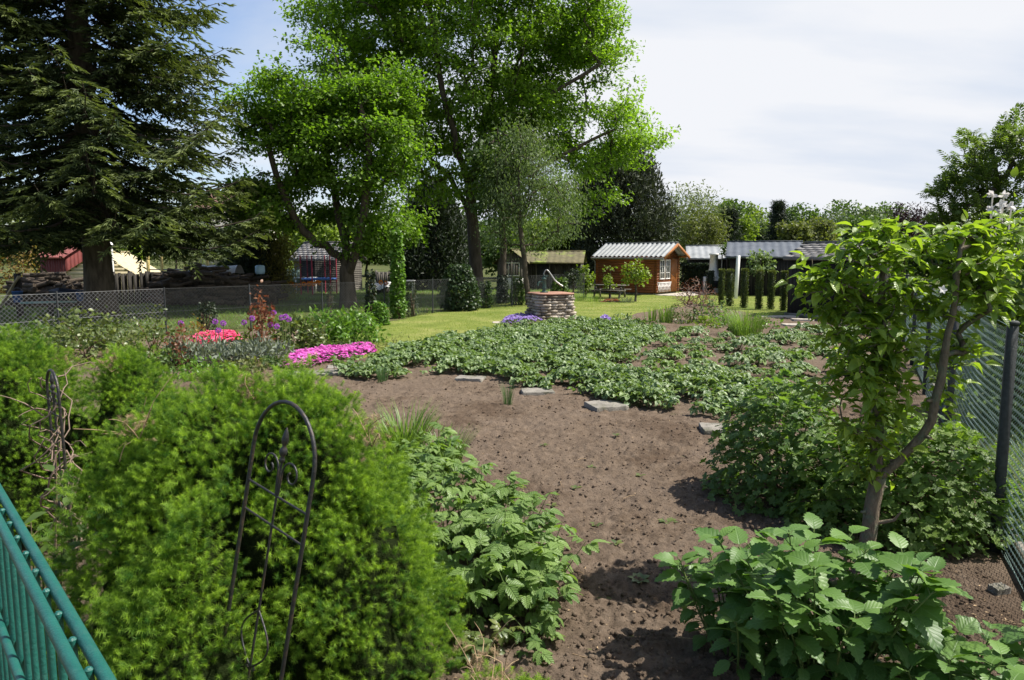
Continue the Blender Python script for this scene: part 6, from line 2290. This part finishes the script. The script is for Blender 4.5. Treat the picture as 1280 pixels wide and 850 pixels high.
def strawberries():
    lo_, hi_ = straw_poly.min(0), straw_poly.max(0)
    b = MB(); sb = MB()
    n = 34000
    x = rng.uniform(lo_[0], hi_[0], n); y = rng.uniform(lo_[1], hi_[1], n)
    P = np.stack([x, y], -1)
    d = edge_dist(P, straw_poly) + .35 * (fbm(np.stack([x, y, 0 * x], -1) * 1.4, 8) - .5) * 2
    f = fbm(np.stack([x, y, 0 * x], -1) * 2.1, 31, 3)
    f2 = fbm(np.stack([x, y, 0 * x], -1) * .45, 77, 2)
    ok = (d > 0) & (f > .40 + .0 * f2)
    x, y, f, d = x[ok], y[ok], f[ok], d[ok]
    print('strawberry leaves', len(x))
    hgt = .10 + .42 * np.clip(f - .38, 0, .4) + .10 * np.clip(d, 0, .6)
    Pz = straw_leaves(b, x, y, hgt, .092)
    for k in range(0, len(x), 5):
        p = Pz[k]; sb.tube([p, [p[0] + rng.normal(0, .03), p[1] + rng.normal(0, .03), p[2] - hgt[k] * .8]], .002, 3, cap=False)
    th = thing('strawberry_bed', 'thick mat of grey-green strawberry leaves across the middle of the plot', 'strawberries', (lo_[0] * .5 + hi_[0] * .5, lo_[1] * .5 + hi_[1] * .5, 0))
    th['kind'] = 'stuff'
    b.build('foliage', M['strawberry'], th, smooth=True); sb.build('stem', M['stem'], th)
    # separate plants along the rows behind
    protos = []
    def proto(v):
        t = thing('strawberry_plant', 'single strawberry plant in a row behind the leafy mat', 'strawberry plant', (0, 0, 0), 'strawberry plants in rows')
        a_ = rng.random(46) * 2 * PI; r = .27 * np.sqrt(rng.random(46))
        k = 46
        bb = MB()
        h = .13 + .10 * (1 - (r / .27) ** 2) + rng.normal(0, .02, k)
        Pp = np.stack([r * np.cos(a_), r * np.sin(a_), h], -1)
        fw = np.stack([np.cos(a_), np.sin(a_), -.2 + 0 * a_], -1) + rng.normal(0, .3, (k, 3))
        bb.scatter(TRIFOL, Pp, fw, np.array([0, 0, 1.0]) + rng.normal(0, .3, (k, 3)), .095 * rng.uniform(.7, 1.2, k), 0, np.clip(rng.normal(.5, .2, k), 0, 1))
        s_ = MB()
        for i in range(k): s_.tube([(0, 0, -.01), Pp[i] * [.6, .6, .8], Pp[i]], .0022, 3, cap=False)
        s_.build('stem', M['stem'], t); bb.build('foliage', M['straw_light' if v % 2 else 'strawberry'], t, smooth=True)
        return t
    for v in range(5): protos.append(proto(v))
    used = set()
    cnt = 0
    for row in range(9):
        for k in range(24):
            f = (k + .5 * (row % 2)) / 24
            x0 = 1.9 + f * 8.2 + row * -.1; y0 = 11.6 + row * 1.0 + f * 1.9
            x0 += rng.normal(0, .08); y0 += rng.normal(0, .08)
            p = np.array([x0, y0])
            q = np.array([[x0, y0]])
            if edge_dist(q, straw_poly)[0] > -.22 or edge_dist(q, soil_poly)[0] < .5: continue
            u = x0 / y0 * FPX + 640
            if u > 1075 or u < 700 or y0 > 19.4: continue
            if rng.random() < .28: continue
            v = cnt % 5
            o = protos[v] if v not in used else copy_tree(protos[v])
            used.add(v)
            o.location = (x0, y0, gz(x0, y0)); o.rotation_euler = (0, 0, rng.random() * 6.28)
            s = rng.uniform(.65, 1.05); o.scale = (s, s, s * rng.uniform(.85, 1.1)); o['_o'] = [x0, y0, 0]
            cnt += 1
    print('strawberry plants', cnt)
strawberries()
# ================================================================== WELL
def well():
    Y = 23.3
    c = np.array([A(688, 398, Y)[0], Y, 0.0])
    th = thing('stone_well', 'dry-stone well with rusty cover standing on the lawn', 'well', c)
    b = MB()
    ang0 = .35
    rows = 9
    H = .82
    for r in range(rows):
        z = H * (r + .5) / rows
        hh = H / rows
        R = .68 + .10 * (1 - z / H) ** 2
        k = 0
        a_ = rng.random()
        end = a_ + 2 * PI
        while a_ < end - .12:
            w = min(rng.uniform(.22, .62), end - a_)
            m = a_ + w / 2
            sq = 1 / max(abs(math.cos(((m - ang0 + PI / 4) % (PI / 2)) - PI / 4)), .6) * .86
            rr = R * min(sq, 1.12) * rng.uniform(.96, 1.04)
            d = np.array([math.cos(m), math.sin(m), 0])
            T = np.array([-d[1], d[0], 0])
            p = c + d * (rr - .12) + [0, 0, z]
            b.box(p, (.26, w * rr * .97, hh * rng.uniform(.82, .97)), d, T, nrm([rng.normal(0, .03), rng.normal(0, .03), 1]), tint=rng.random() ** .8, ch=.022)
            a_ += w
    for k in range(14):                                    # loose stones at the foot
        a_ = rng.uniform(-2.6, .6); r = rng.uniform(.72, .92)
        b.blob(c + [r * math.cos(a_), r * math.sin(a_), .05], (rng.uniform(.07, .16), rng.uniform(.06, .12), rng.uniform(.04, .09)), 2, .25, k, tint=rng.random())
    b.build('stone_wall', M['stone'], th)
    b = MB(); b.lathe(c, [(0, .0), (.56, .0), (.56, .80), (0, .80)], 20); b.build('shaft', M['darkwood'], th)
    b = MB()
    a_ = np.arange(25) * 2 * PI / 24
    rr = .70 / np.maximum(np.abs(np.cos(((a_ - ang0 + PI / 4) % (PI / 2)) - PI / 4)), .8) * .88
    ring = lambda s, z: np.stack([c[0] + rr * s * np.cos(a_), c[1] + rr * s * np.sin(a_), np.full(25, z)], -1)
    b.grid(np.array([ring(.01, .828), ring(1.0, .828), ring(1.03, .836), ring(1.03, .868), ring(1.0, .876), ring(.01, .880)]))
    b.build('cover', M['cover'], th)
    pc = c + np.array([A(680, 366, Y)[0] - c[0], -.05, .88])
    tp = thing('hand_pump', 'dark green cast-iron hand pump with long curved handle on the well cover', 'pump', pc)
    b = MB()
    b.lathe(pc, [(0, 0), (.13, 0), (.13, .025), (.065, .04), (.06, .10), (.075, .12), (.075, .14), (.062, .16), (.06, .40), (.085, .42), (.085, .45), (.07, .47), (.055, .50), (.02, .52), (.018, .58), (0, .58)], 16)
    b.build('body', M['pump'], tp, smooth=True)
    b = MB(); b.tube(smooth_path([pc + [-.05, -.02, .33], pc + [-.13, -.05, .34], pc + [-.19, -.07, .30], pc + [-.20, -.075, .22]], 8), [.035, .034, .033, .032, .032, .032, .033, .035], 9); b.build('spout', M['pump'], tp, smooth=True)
    b = MB()
    b.box(pc + [.05, -.02, .52], (.16, .04, .05), ch=.008)
    b.build('bracket', M['pump'], tp)
    b = MB()
    hp = [pc + [-.02, -.02, .58], pc + [.03, -.02, .70], pc + [.10, -.025, .72], pc + [.20, -.03, .60], pc + [.34, -.04, .40], pc + [.48, -.05, .28], pc + [.60, -.055, .20]]
    b.tube(smooth_path(hp, 16), np.linspace(.019, .025, 16), 8); b.build('handle', M['handle'], tp, smooth=True)
well()

# ================================================================== FLOWERS AND SHRUBS
def mound(name, label, poly_px, n, h, mat_leaf, mat_fl, fl_frac, size, cat='flower cushion', flat=True, hpy=None):
    poly = np.array([G(*q)[:2] for q in poly_px])
    lo_, hi_ = poly.min(0), poly.max(0)
    x = rng.uniform(lo_[0], hi_[0], n * 3); y = rng.uniform(lo_[1], hi_[1], n * 3)
    d = edge_dist(np.stack([x, y], -1), poly) + .12 * (fbm(np.stack([x, y, 0 * x], -1) * 3, 8) - .5)
    ok = d > 0
    x, y, d = x[ok][:n], y[ok][:n], d[ok][:n]
    z = np.maximum(soil_h(x, y), .0) + h * np.clip(d / (h * 1.2), .1, 1) ** .5 * (.75 + .5 * fbm(np.stack([x, y, 0 * x], -1) * 5, 6))
    c = np.array([poly[:, 0].mean(), poly[:, 1].mean(), 0])
    th = thing(name, label, cat, c)
    k = len(x)
    b = MB()
    zz = z * rng.uniform(.2, .98, k)
    b.scatter(KITE, np.stack([x, y, zz], -1), rng.normal(size=(k, 3)), rng.normal(0, .5, (k, 3)) + [0, 0, 1], rng.uniform(.03, .07, k), 0, np.clip(rng.normal(.4, .2, k), 0, 1))
    b.build('foliage', M[mat_leaf], th)
    m = int(k * fl_frac)
    b = MB()
    five = T_merge([(T_kite(.8, .04, .05, .6), rotz(q * 1.2566), (0, 0, 0)) for q in range(5)])
    b.scatter(five, np.stack([x, y, z + .012], -1)[:m], rng.normal(size=(m, 3)) * [1, 1, .1], rng.normal(0, .35, (m, 3)) + [0, 0, 1], size * rng.uniform(.8, 1.2, m), 0, rng.random(m))
    b.build('blossom', M[mat_fl], th)
    return th
mound('phlox_cushion', 'magenta-pink phlox cushion trailing along the flagstones', [(352, 462), (362, 448), (400, 443), (440, 436), (466, 434), (470, 442), (440, 450), (400, 458), (366, 468)], 3600, .14, 'mid', 'magenta', .62, .032)
mound('phlox_cushion', 'salmon-pink phlox cushion behind the lavender bush', [(234, 436), (240, 426), (270, 421), (298, 420), (302, 427), (270, 434)], 2200, .13, 'mid', 'salmon', .6, .045)
mound('aubrieta_cushion', 'violet aubrieta cushion at the left foot of the stone well', [(626, 406), (632, 399), (655, 397), (676, 399), (678, 404), (650, 407)], 1700, .16, 'pale_leaf', 'violet', .45, .04)
mound('aubrieta_cushion', 'small violet aubrieta cushion right of the stone well', [(746, 407), (750, 401), (762, 401), (766, 406)], 600, .18, 'pale_leaf', 'violet', .5, .04)

def flower_stems(name, label, pts, Y, mat, head, group, cat='flower', leaf=True):
    for i, (px, py) in enumerate(pts):
        t = A(px, py, Y + rng.normal(0, .25))
        g = np.array([t[0] + rng.normal(0, .04), t[1], 0.0]); g[2] = gz(g[0], g[1])
        th = thing(name, label if isinstance(label, str) else label[i], cat, g, group)
        b = MB(); b.tube(smooth_path([g - [0, 0, .02], (g + t) / 2 + [rng.normal(0, .02), 0, 0], t], 6), .007, 5); b.build('stem', M['stem'], th)
        b = MB()
        n = 130
        d = nrm(rng.normal(size=(n, 3)))
        b.scatter(T_kite(.8, .05, .05, .55), t + d * head * .62, d, rng.normal(size=(n, 3)), np.full(n, head * .55), 0, rng.random(n))
        b.build('flower_head', M[mat], th)
        if leaf:
            b = MB(); k = 8; a_ = rng.random(k) * 6.28
            b.scatter(T_blade(.045, .8, 3), np.repeat(g[None], k, 0), np.stack([np.cos(a_), np.sin(a_), 0 * a_], -1), np.array([0, 0, 1.0]) + rng.normal(0, .2, (k, 3)), rng.uniform(.25, .4, k), 0, rng.random(k)); b.build('leaf', M['grassy'], th)['kind'] = 'stuff'
flower_stems('allium', 'purple globe allium on a tall bare stem in the left flower bed', [(273, 413), (279, 404), (269, 402), (342, 391), (352, 397), (357, 396), (346, 408), (338, 406), (305, 403), (315, 398), (226, 404), (361, 399)], 14.6, 'allium', .055, 'purple alliums in the flower bed')
flower_stems('tulip', 'orange-yellow tulip before the trampoline', [(364, 354), (368, 356), (386, 355), (389, 354), (392, 355), (397, 353), (400, 354), (374, 357), (462, 352), (476, 353), (482, 354), (380, 355)], 33.2, 'tulip_o', .10, 'orange tulips by the trampoline', leaf=True)

GB = lambda px, py: (lambda g: np.array([g[0], g[1], max(0.0, gz(g[0], g[1]) if inside(g[None, :2], soil_poly)[0] else 0.0)]))(G(px, py))
# left flower bed
bush('rose_bush', 'rose bush with red young shoots in the left flower bed', GB(190, 462), (.62, .6, .95), 620, .075, OVAL_W, M['rose'], 'rose', None, 14, 'redstem', .4, .35, (.5, .25), per=7)
bush('rose_bush', 'thin bronze-red rose shoots right of the greener rose bush', GB(222, 464), (.22, .22, .85), 130, .07, OVAL_W, M['rose_red'], 'rose', None, 12, 'redstem', .5, .35, per=5)
bush('red_shrub', 'copper-red narrow shrub standing among the alliums', GB(329, 446), (.27, .27, 1.2), 330, .075, OVAL_W, M['rose_red'], 'shrub', None, 8, 'redstem', .5, .3, per=8, low=.45)
bush('leafy_bush', 'yellowish leafy bush between the wire fence and round spruces', GB(108, 452), (1.0, .8, .85), 1500, .09, OVAL_W, M['rose'], 'bush', None, 14, 'twig', .4, .4, per=9)
bush('leafy_bush', 'small green bush by the fence above the vine-wrapped trellis', GB(45, 440), (.9, .7, .6), 700, .09, OVAL_W, M['mid'], 'bush', None, 10, 'twig', .4, .4, per=9)
bush('peony_plant', 'bright green peony leftmost of the three beside the lawn', GB(372, 440), (.62, .5, .72), 900, .11, OVAL, M['rose'], 'peony', 'peonies beside the lawn', 12, 'stem', .3, .4, per=8)
bush('peony_plant', 'bright green peony in the middle of the three beside the lawn', GB(405, 434), (.62, .5, .72), 1000, .11, OVAL, M['peony'], 'peony', 'peonies beside the lawn', 12, 'stem', .3, .4, per=8)
bush('peony_plant', 'bright green peony nearest the lawn edge', GB(444, 430), (.62, .5, .75), 1100, .11, OVAL, M['peony'], 'peony', 'peonies beside the lawn', 12, 'stem', .3, .4, per=8)
bush('low_perennial', 'low dark green perennial mound behind the magenta phlox', GB(425, 441), (.6, .35, .25), 400, .06, KITE, M['mid'], 'perennial', None, 6, 'stem', .3, .4, per=10)
bush('heather_plant', 'dusky green heather mound at the lawn corner', GB(487, 439), (.62, .4, .30), 500, .06, KITE_N, M['olive'], 'heather', None, 6, 'twig', .3, .1, per=10)
bush('perennial_clump', 'yellow-green perennial under the copper-red shrub', GB(318, 446), (.5, .4, .45), 380, .08, OVAL, M['yellowgreen'], 'perennial', None, 8, 'stem', .4, .4, per=7)
bush('faded_perennial', 'pale faded seed-head plant left of the salmon phlox', GB(247, 440), (.28, .28, .62), 120, .07, OVAL_W, M['autumn'], 'perennial', None, 10, 'drytwig', .4, .3, per=5, low=.5)
for px, py, w, lab in ((262, 456, 1.0, 'grey-green lavender bush left of the magenta phlox'), (322, 454, .95, 'silver-grey lavender bush touching the magenta phlox'), (230, 462, .6, 'small grey lavender clump beside the bronze rose shoots')):
    c = GB(px, py)
    bush('lavender_bush', lab, c, (w * .62, w * .5, .34), int(800 * w), .13, KITE_N, M['lavender'], 'lavender', 'lavender bushes in the flower bed', 10, 'twig', .45, .05, (.5, .25), per=12, droop=-1.1)

for i, (px, py, w, h, m_) in enumerate(((806, 412, .5, .3, 'mid'), (850, 404, .4, .3, 'rose'), (775, 404, .45, .25, 'pale_leaf'), (905, 410, .5, .35, 'peony'), (958, 412, .45, .3, 'peony'), (845, 396, .5, .35, 'mid'), (880, 412, .35, .3, 'yellowgreen'))):
    bush('low_perennial', ['low green perennial before the sparse iris clump', 'low olive perennial at the foot of the brown twiggy shrub', 'grey-green low perennial beside the small violet cushion', 'bright green low plant left of the broad grass clump', 'bright green low plant between grass clump and pale slabs', 'green low plant at the lawn edge left of the twiggy shrub', 'yellow-green low plant before the grey-green leafy clump'][i], GB(px, py), (w, w * .8, h), 170, .09, OVAL, M[m_], 'perennial', None, 6, 'stem', .35, .4, per=7)
for i, (px, py, w, h, m_) in enumerate(((200, 470, .55, .34, 'mid'), (252, 474, .5, .28, 'peony'), (300, 470, .5, .26, 'olive'), (338, 462, .35, .2, 'mid'), (165, 462, .6, .4, 'rose'))):
    bush('low_perennial', ['dark green low plant before the rose bush', 'bright green low plant before the left lavender bush', 'olive low plant before the right lavender bush', 'small green low plant at the left tip of the magenta phlox', 'olive leafy plant left of the rose bush'][i], GB(px, py), (w, w * .8, h), 320, .08, OVAL, M[m_], 'perennial', None, 6, 'stem', .35, .4, per=8)
# brown twiggy shrub
def twiggy():
    c = GB(868, 402)
    th = thing('bare_shrub', 'brown bare twiggy shrub in the bed before the cabin lawn', 'shrub', c)
    d = nrm(rng.normal(size=(190, 3))); d[:, 2] = np.abs(d[:, 2])
    att = c + np.array([0, 0, .45]) + d * (rng.random(190) ** .4)[:, None] * [.78, .6, .92]
    sk = grow([(np.array([c - [0, 0, .05], c + [0, 0, .2], c + [.03, 0, .34]]), None)], att, .05, .006, .16, min_node=1, up_pen=1.2, bend=.6)
    b = MB(); wood(b, sk, 8); b.build('branch', M['drytwig'], th, smooth=True)['kind'] = 'stuff'
    cb = MB(); Pn, par, r, ch, tips = sk
    clump_leaves(cb, KITE_N, np.array([Pn[t] for t in tips]), 5, .05, .055, c, 0, .3, (.35, .2)); cb.build('bud', M['rose_red'], th)['kind'] = 'stuff'
twiggy()
bush('grey_perennial', 'grey-green leafy clump beside the brown twiggy shrub', GB(892, 404), (.62, .5, .62), 420, .11, OVAL, M['pale_leaf'], 'perennial', None, 8, 'stem', .35, .4, per=7)

# clipped thuja columns
def column(lab, px, py, top, w, mat='olive'):
    c = G(px, py)
    h = A(px, top, c[1])[2] * rng.uniform(.97, 1.03)
    r = rng.uniform(.88, 1.12) * w * .8 * c[1] / FPX / 2
    th = thing('thuja_column', lab, 'conifer', c, 'clipped thuja columns on the lawn')
    n = 1500
    z = rng.random(n) ** .9 * h; a_ = rng.random(n) * 6.28
    lump = 1 + .30 * (fbm(np.stack([np.cos(a_), np.sin(a_), z * 3.5], -1), px, 2) - .5) * 2
    flat = rng.random(n) < .14
    rr = r * np.where(flat, np.sqrt(rng.random(n)), lump * rng.uniform(.8, 1.05, n))
    z = np.where(flat, h, z)
    d = np.stack([np.cos(a_), np.sin(a_), 0 * a_], -1)
    b = MB()
    b.scatter(KITE_N, c + d * rr[:, None] + np.stack([0 * z, 0 * z, z], -1), d * .5 + rng.normal(0, .4, (n, 3)) + [0, 0, .5], rng.normal(0, .5, (n, 3)) + d, rng.uniform(.05, .10, n), 0, np.clip(rng.normal(.25, .2, n) + .4 * (z > h * .94), 0, 1))
    b.lathe(c, [(0, .02), (r * .78, .03), (r * .84, h * .5), (r * .8, h * .97), (0, h * .98)], 10, tint=0.0)
    b.build('foliage', M[mat], th)
    s = MB(); s.tube([c, c + [0, 0, .3]], .03, 6); s.build('stem', M['twig'], th)
cols = [(887, 368, 339, 10.5, 'wider shaded thuja column beside the white grill'), (901, 382, 338, 8, 'slim thuja column left end of the even row'), (911.5, 384, 338, 9, 'thuja column standing closest to its left neighbour'),
        (929.5, 386, 338, 8.5, 'thuja column just right of the thick white post'), (948, 387.5, 338, 8.5, 'thuja column fourth from the shed corner, below the small pale tree'), (963, 388, 339, 8.5, 'thuja column next but one to the black shed'), (979, 389.5, 339, 7.5, 'thuja column touching the black shed corner in view')]
for px, py, top, w, lab in cols: column(lab, px, py, top, w, 'darkleaf' if px < 890 else 'thuja')  # first column's shade is put in by a darker leaf colour

# small trees and shrubs about the cabin
def small_tree(name, label, px, py, top, hw, mat, leaf=.10, n=420, T=KITE_W, tr=.045, skirt=.3, Y=None, cat='tree', low=None, two=False):
    c = G(px, py) if Y is None else np.array([A(px, py, Y)[0], Y, 0.0])
    h = A(px, top, c[1])[2]
    R = hw * c[1] / FPX
    th = thing(name, label, cat, c)
    t0 = smooth_path([c - [0, 0, .05], c + [R * .08, 0, h * .3], c + [-R * .05, 0, h * .62], c + [0, 0, h * .9]], 8, .01)
    e = [((c[0], c[1], h * (.5 + skirt / 2)), (R, R, h * (1 - skirt) / 2 * 1.02))]
    if two: e = [((c[0] - R * .5, c[1], h * .72), (R * .5, R * .5, h * .26)), ((c[0] + R * .5, c[1], h * .66), (R * .5, R * .5, h * .3)), ((c[0] + R * .1, c[1], h * .85), (R * .4, R * .4, h * .13))]
    k = max(14, n // 14)
    att = ell_points(e, k, .4)
    sk = grow([(t0, None)], att, tr, .005, .2, min_node=2)
    w = MB(); wood(w, sk, 8, 0, .2, 0); w.build('trunk', M['bark'], th, smooth=True)
    Pn, par, r, ch, tips = sk
    b = MB(); clump_leaves(b, T, np.array([Pn[t] for t in tips]), 14, min(.14, R * .33), leaf, c + [0, 0, h * .5], 0, .45, (.5, .22)); b.build('crown', M[mat], th)
small_tree('fruit_tree', 'yellow-green little column tree left of the cabin', 731, 373, 328, 9, 'yellowgreen', .12, 500, skirt=.12)
small_tree('fruit_tree', 'half-bare pruned little tree in the middle before the cabin wall', 762, 374, 331, 8, 'yellowgreen', .10, 170, skirt=.3, tr=.06)
small_tree('fruit_tree', 'leafy two-headed little fruit tree by the cabin corner', 794, 378, 326, 13, 'yellowgreen', .12, 560, skirt=.3, two=True, tr=.05)
small_tree('young_tree', 'small pale-leaved tree before the long black shed', 950, 362, 313, 16, 'pale_leaf', .15, 520, skirt=.45, Y=36.0)
small_tree('young_tree', 'slender sparse tree beside the white grill chimney', 908, 362, 305, 10, 'mid', .14, 90, skirt=.7, Y=39.4)
small_tree('topiary_tree', 'dark ball-headed topiary right of the stone well', 716, 377, 337, 8, 'darkleaf', .08, 420, skirt=.5)
tuft('grass_tuft', 'bright grass clump under the yellow-green column tree', G(722, 377), 160, .55, .9, T_blade(.012, .5, 3))
tuft('grass_tuft', 'bright grass clump left of the half-bare pruned tree', G(742, 378), 160, .5, .9, T_blade(.012, .5, 3))
tuft('grass_tuft', 'pale grey-green clump at the foot of the two-headed tree', G(783, 379), 160, .42, .8, T_blade(.016, .5, 3), 'lavender')
mound('bark_mulch', 'reddish mulch patch round the half-bare pruned tree', [(750, 379), (757, 375), (772, 375), (777, 379)], 500, .05, 'rose_red', 'rose_red', .3, .05, 'mulch')

# shrubs along the fence, left to right
def fence_shrub(name, lab, px, py, top, hw, mat, n, leaf=.09, T=KITE_W, Y=None, flat=.3, cat='shrub', wtop=.25, pw=1.0):
    c = G(px, py)
    h = A(px, top, c[1])[2]; R = hw * c[1] / FPX
    th = thing(name, lab, cat, c)
    t = rng.random(n); a_ = rng.random(n) * 6.28
    pr = (1 - (1 - wtop) * t ** pw) * np.minimum(1, .55 + 3 * t)
    lump = 1 + .3 * (fbm(np.stack([np.cos(a_) * 1.5, np.sin(a_) * 1.5, t * h * 2], -1), px, 3) - .5) * 2
    rr = R * pr * lump * np.sqrt(rng.uniform(.35, 1, n))
    d = np.stack([np.cos(a_), np.sin(a_), 0 * a_], -1)
    b = MB()
    b.scatter(T, c + d * rr[:, None] + np.stack([0 * t, 0 * t, t * h], -1), d * .7 + rng.normal(0, .5, (n, 3)) + [0, 0, -.1], rng.normal(0, .4, (n, 3)) + d * .5 + [0, 0, flat * 2], leaf * rng.uniform(.6, 1.2, n), 0, np.clip(rng.normal(.45, .22, n), 0, 1))
    b.build('foliage', M[mat], th)
    s = MB()
    for k in range(5): s.tube([c + [rng.normal(0, R * .15), rng.normal(0, R * .15), -.02], c + [rng.normal(0, R * .3), rng.normal(0, R * .3), h * .7]], [.025, .008], 5)
    s.build('stem', M['twig'], th)
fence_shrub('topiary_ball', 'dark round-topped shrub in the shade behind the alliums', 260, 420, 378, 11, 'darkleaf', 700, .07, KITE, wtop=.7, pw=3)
fence_shrub('cone_conifer', 'little dark cone-shaped conifer against the fence below the forked maple', 414, 398, 357, 8, 'darkleaf', 800, .07, KITE_N, wtop=.05)
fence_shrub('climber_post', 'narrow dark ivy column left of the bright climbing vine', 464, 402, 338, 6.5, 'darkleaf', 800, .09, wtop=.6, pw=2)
fence_shrub('climbing_vine', 'bright sunlit green vine climbing up by the fence', 498, 398, 288, 9.5, 'peony', 1300, .13, wtop=.45)
fence_shrub('low_shrub', 'bright green low shrub at the foot of the ivy column', 475, 408, 378, 12, 'peony', 500, .11, wtop=.4)
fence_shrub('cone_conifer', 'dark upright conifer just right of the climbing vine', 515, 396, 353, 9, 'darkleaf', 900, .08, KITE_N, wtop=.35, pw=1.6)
fence_shrub('round_shrub', 'big dark rounded shrub before the tall maple trunk', 575, 389, 331, 26, 'darkbush', 3800, .11, wtop=.45, pw=2.2)
fence_shrub('low_shrub', 'green leafy shrub right of the ivy-wrapped trunk', 646, 382, 346, 10, 'mid', 700, .11, wtop=.5)
fence_shrub('low_shrub', 'leafy shrub behind the pump on the well', 700, 378, 348, 13, 'mid', 700, .12, wtop=.5)
fence_shrub('low_shrub', 'dark bush between maple and ivy-wrapped trunk', 606, 386, 352, 11, 'darkbush', 800, .10, wtop=.5)
fence_shrub('low_shrub', 'sunlit green bush behind the pale shed and spruce trunk', 164, 352, 303, 22, 'yellowgreen', 1300, .22, wtop=.5)
fence_shrub('bronze_shrub', 'yellow and bronze leaved shrub at the left edge beyond the fence', 22, 366, 286, 34, 'autumn', 1500, .16, wtop=.5)
fence_shrub('low_shrub', 'yellow-green bush left of the trampoline beyond the golden conifer', 358, 352, 312, 12, 'yellowgreen', 700, .16, wtop=.4)
fence_shrub('leafy_bed', 'green flower-bed foliage under the orange tulips', 388, 362, 353, 30, 'peony', 900, .14, wtop=.8, cat='plants')
# right side beyond the fence
bush('magnolia_shrub', 'yellow-green shrub with white blossoms above the right fence', A(1292, 372, 9.0) * [1, 1, 0], (.75, .7, 2.55), 1500, .12, OVAL_W, M['yellowgreen'], 'shrub', None, 10, 'bark_grey', .35, .4, per=9, low=.4)
b = MB()
for px, py in ((1241, 243), (1255, 244), (1252, 255), (1240, 262), (1264, 258), (1247, 266)):
    q = A(px, py, 8.6)
    for k in range(9):
        d = nrm(rng.normal(size=3) + [0, 0, .6]); b.scatter(OVAL_W, [q], [d], [rng.normal(size=3)], [.065], 0, [rng.random()])
    b.tube([q - [0, 0, .02], q + [.06, .1, -.25], q + [.3, .3, -.7]], .008, 4)
o_ = b.build('magnolia_blossom', M['white_fl']); tag(o_, 'white blossoms on a high twig over the right fence', 'blossom')
bush('leafy_bush', 'dense green bush behind the right fence below the white blossoms', A(1285, 430, 8.6) * [1, 1, 0], (.85, .8, 1.75), 2600, .085, OVAL_W, M['mid'], 'bush', None, 12, 'twig', .35, .4, per=10)
bush('leafy_bush', 'green bush farther along beyond the right fence', A(1222, 400, 13.0) * [1, 1, 0], (1.0, .9, 1.35), 1800, .09, OVAL_W, M['mid'], 'bush', None, 12, 'twig', .35, .4, per=10)
bush('leafy_bush', 'light green bush far along the right fence beside the shed', A(1140, 392, 19.0) * [1, 1, 0], (1.2, 1.0, 1.4), 1400, .11, OVAL_W, M['mid'], 'bush', None, 12, 'twig', .35, .4, per=10)

# ================================================================== GRASS
def grass(name, label, poly, n, h, mat, zf=0.02, wb=.014):
    poly = np.asarray(poly)[:, :2]
    lo_, hi_ = poly.min(0), poly.max(0)
    x = rng.uniform(lo_[0], hi_[0], n * 3); y = rng.uniform(lo_[1], hi_[1], n * 3)
    ok = edge_dist(np.stack([x, y], -1), poly) + .2 * (fbm(np.stack([x, y, 0 * x], -1) * 1.3, 3) - .5) > 0
    x, y = x[ok][:n], y[ok][:n]
    k = len(x)
    b = MB()
    p = fbm(np.stack([x, y, 0 * x], -1) * .6, 12, 3)
    b.scatter(T_blade(wb / .06 * .06, .5, 1), np.stack([x, y, np.full(k, zf)], -1), rng.normal(size=(k, 3)) * [1, 1, 0], np.array([0, 0, 1.0]) + rng.normal(0, .35, (k, 3)), h * rng.uniform(.5, 1.3, k) * (.6 + .8 * p), 0, np.clip(rng.normal(.45, .2, k) + (p - .5) * 1.2, 0, 1))
    tag(b.build(name, M[mat]), label, 'grass', None, 'stuff')
grass('lawn_grass', 'short mown grass of the sunlit lawn', lawn_poly, 60000, .06, 'lawnblade', .02, .09)
rf = [FR0 - FRX * 2.0, FR0 + FRX * 16, FR0 + FRX * 16 + np.array([8, 0, 0]), FR0 - FRX * 1.5 + np.array([4.0, 0, 0])]
rf = [np.asarray(q) + np.array([.25, -.1, 0]) for q in rf]
grass('rough_grass', 'rough green grass beyond the right wire fence', rf, 42000, .17, 'grassy', 0.0, .035)
lf = [np.array([*F0, 0]), np.array([*F1, 0]), np.array([*F2, 0]), np.array([*F3, 0]), np.array([*F4, 0]), (6, 44, 0), (-14, 44, 0), (-26, 26, 0), (-24, 12, 0)]
grass('shaded_grass', 'thin grass under the spruce and maples beyond the fence', np.array(lf), 60000, .12, 'grassy', 0.0, .09)
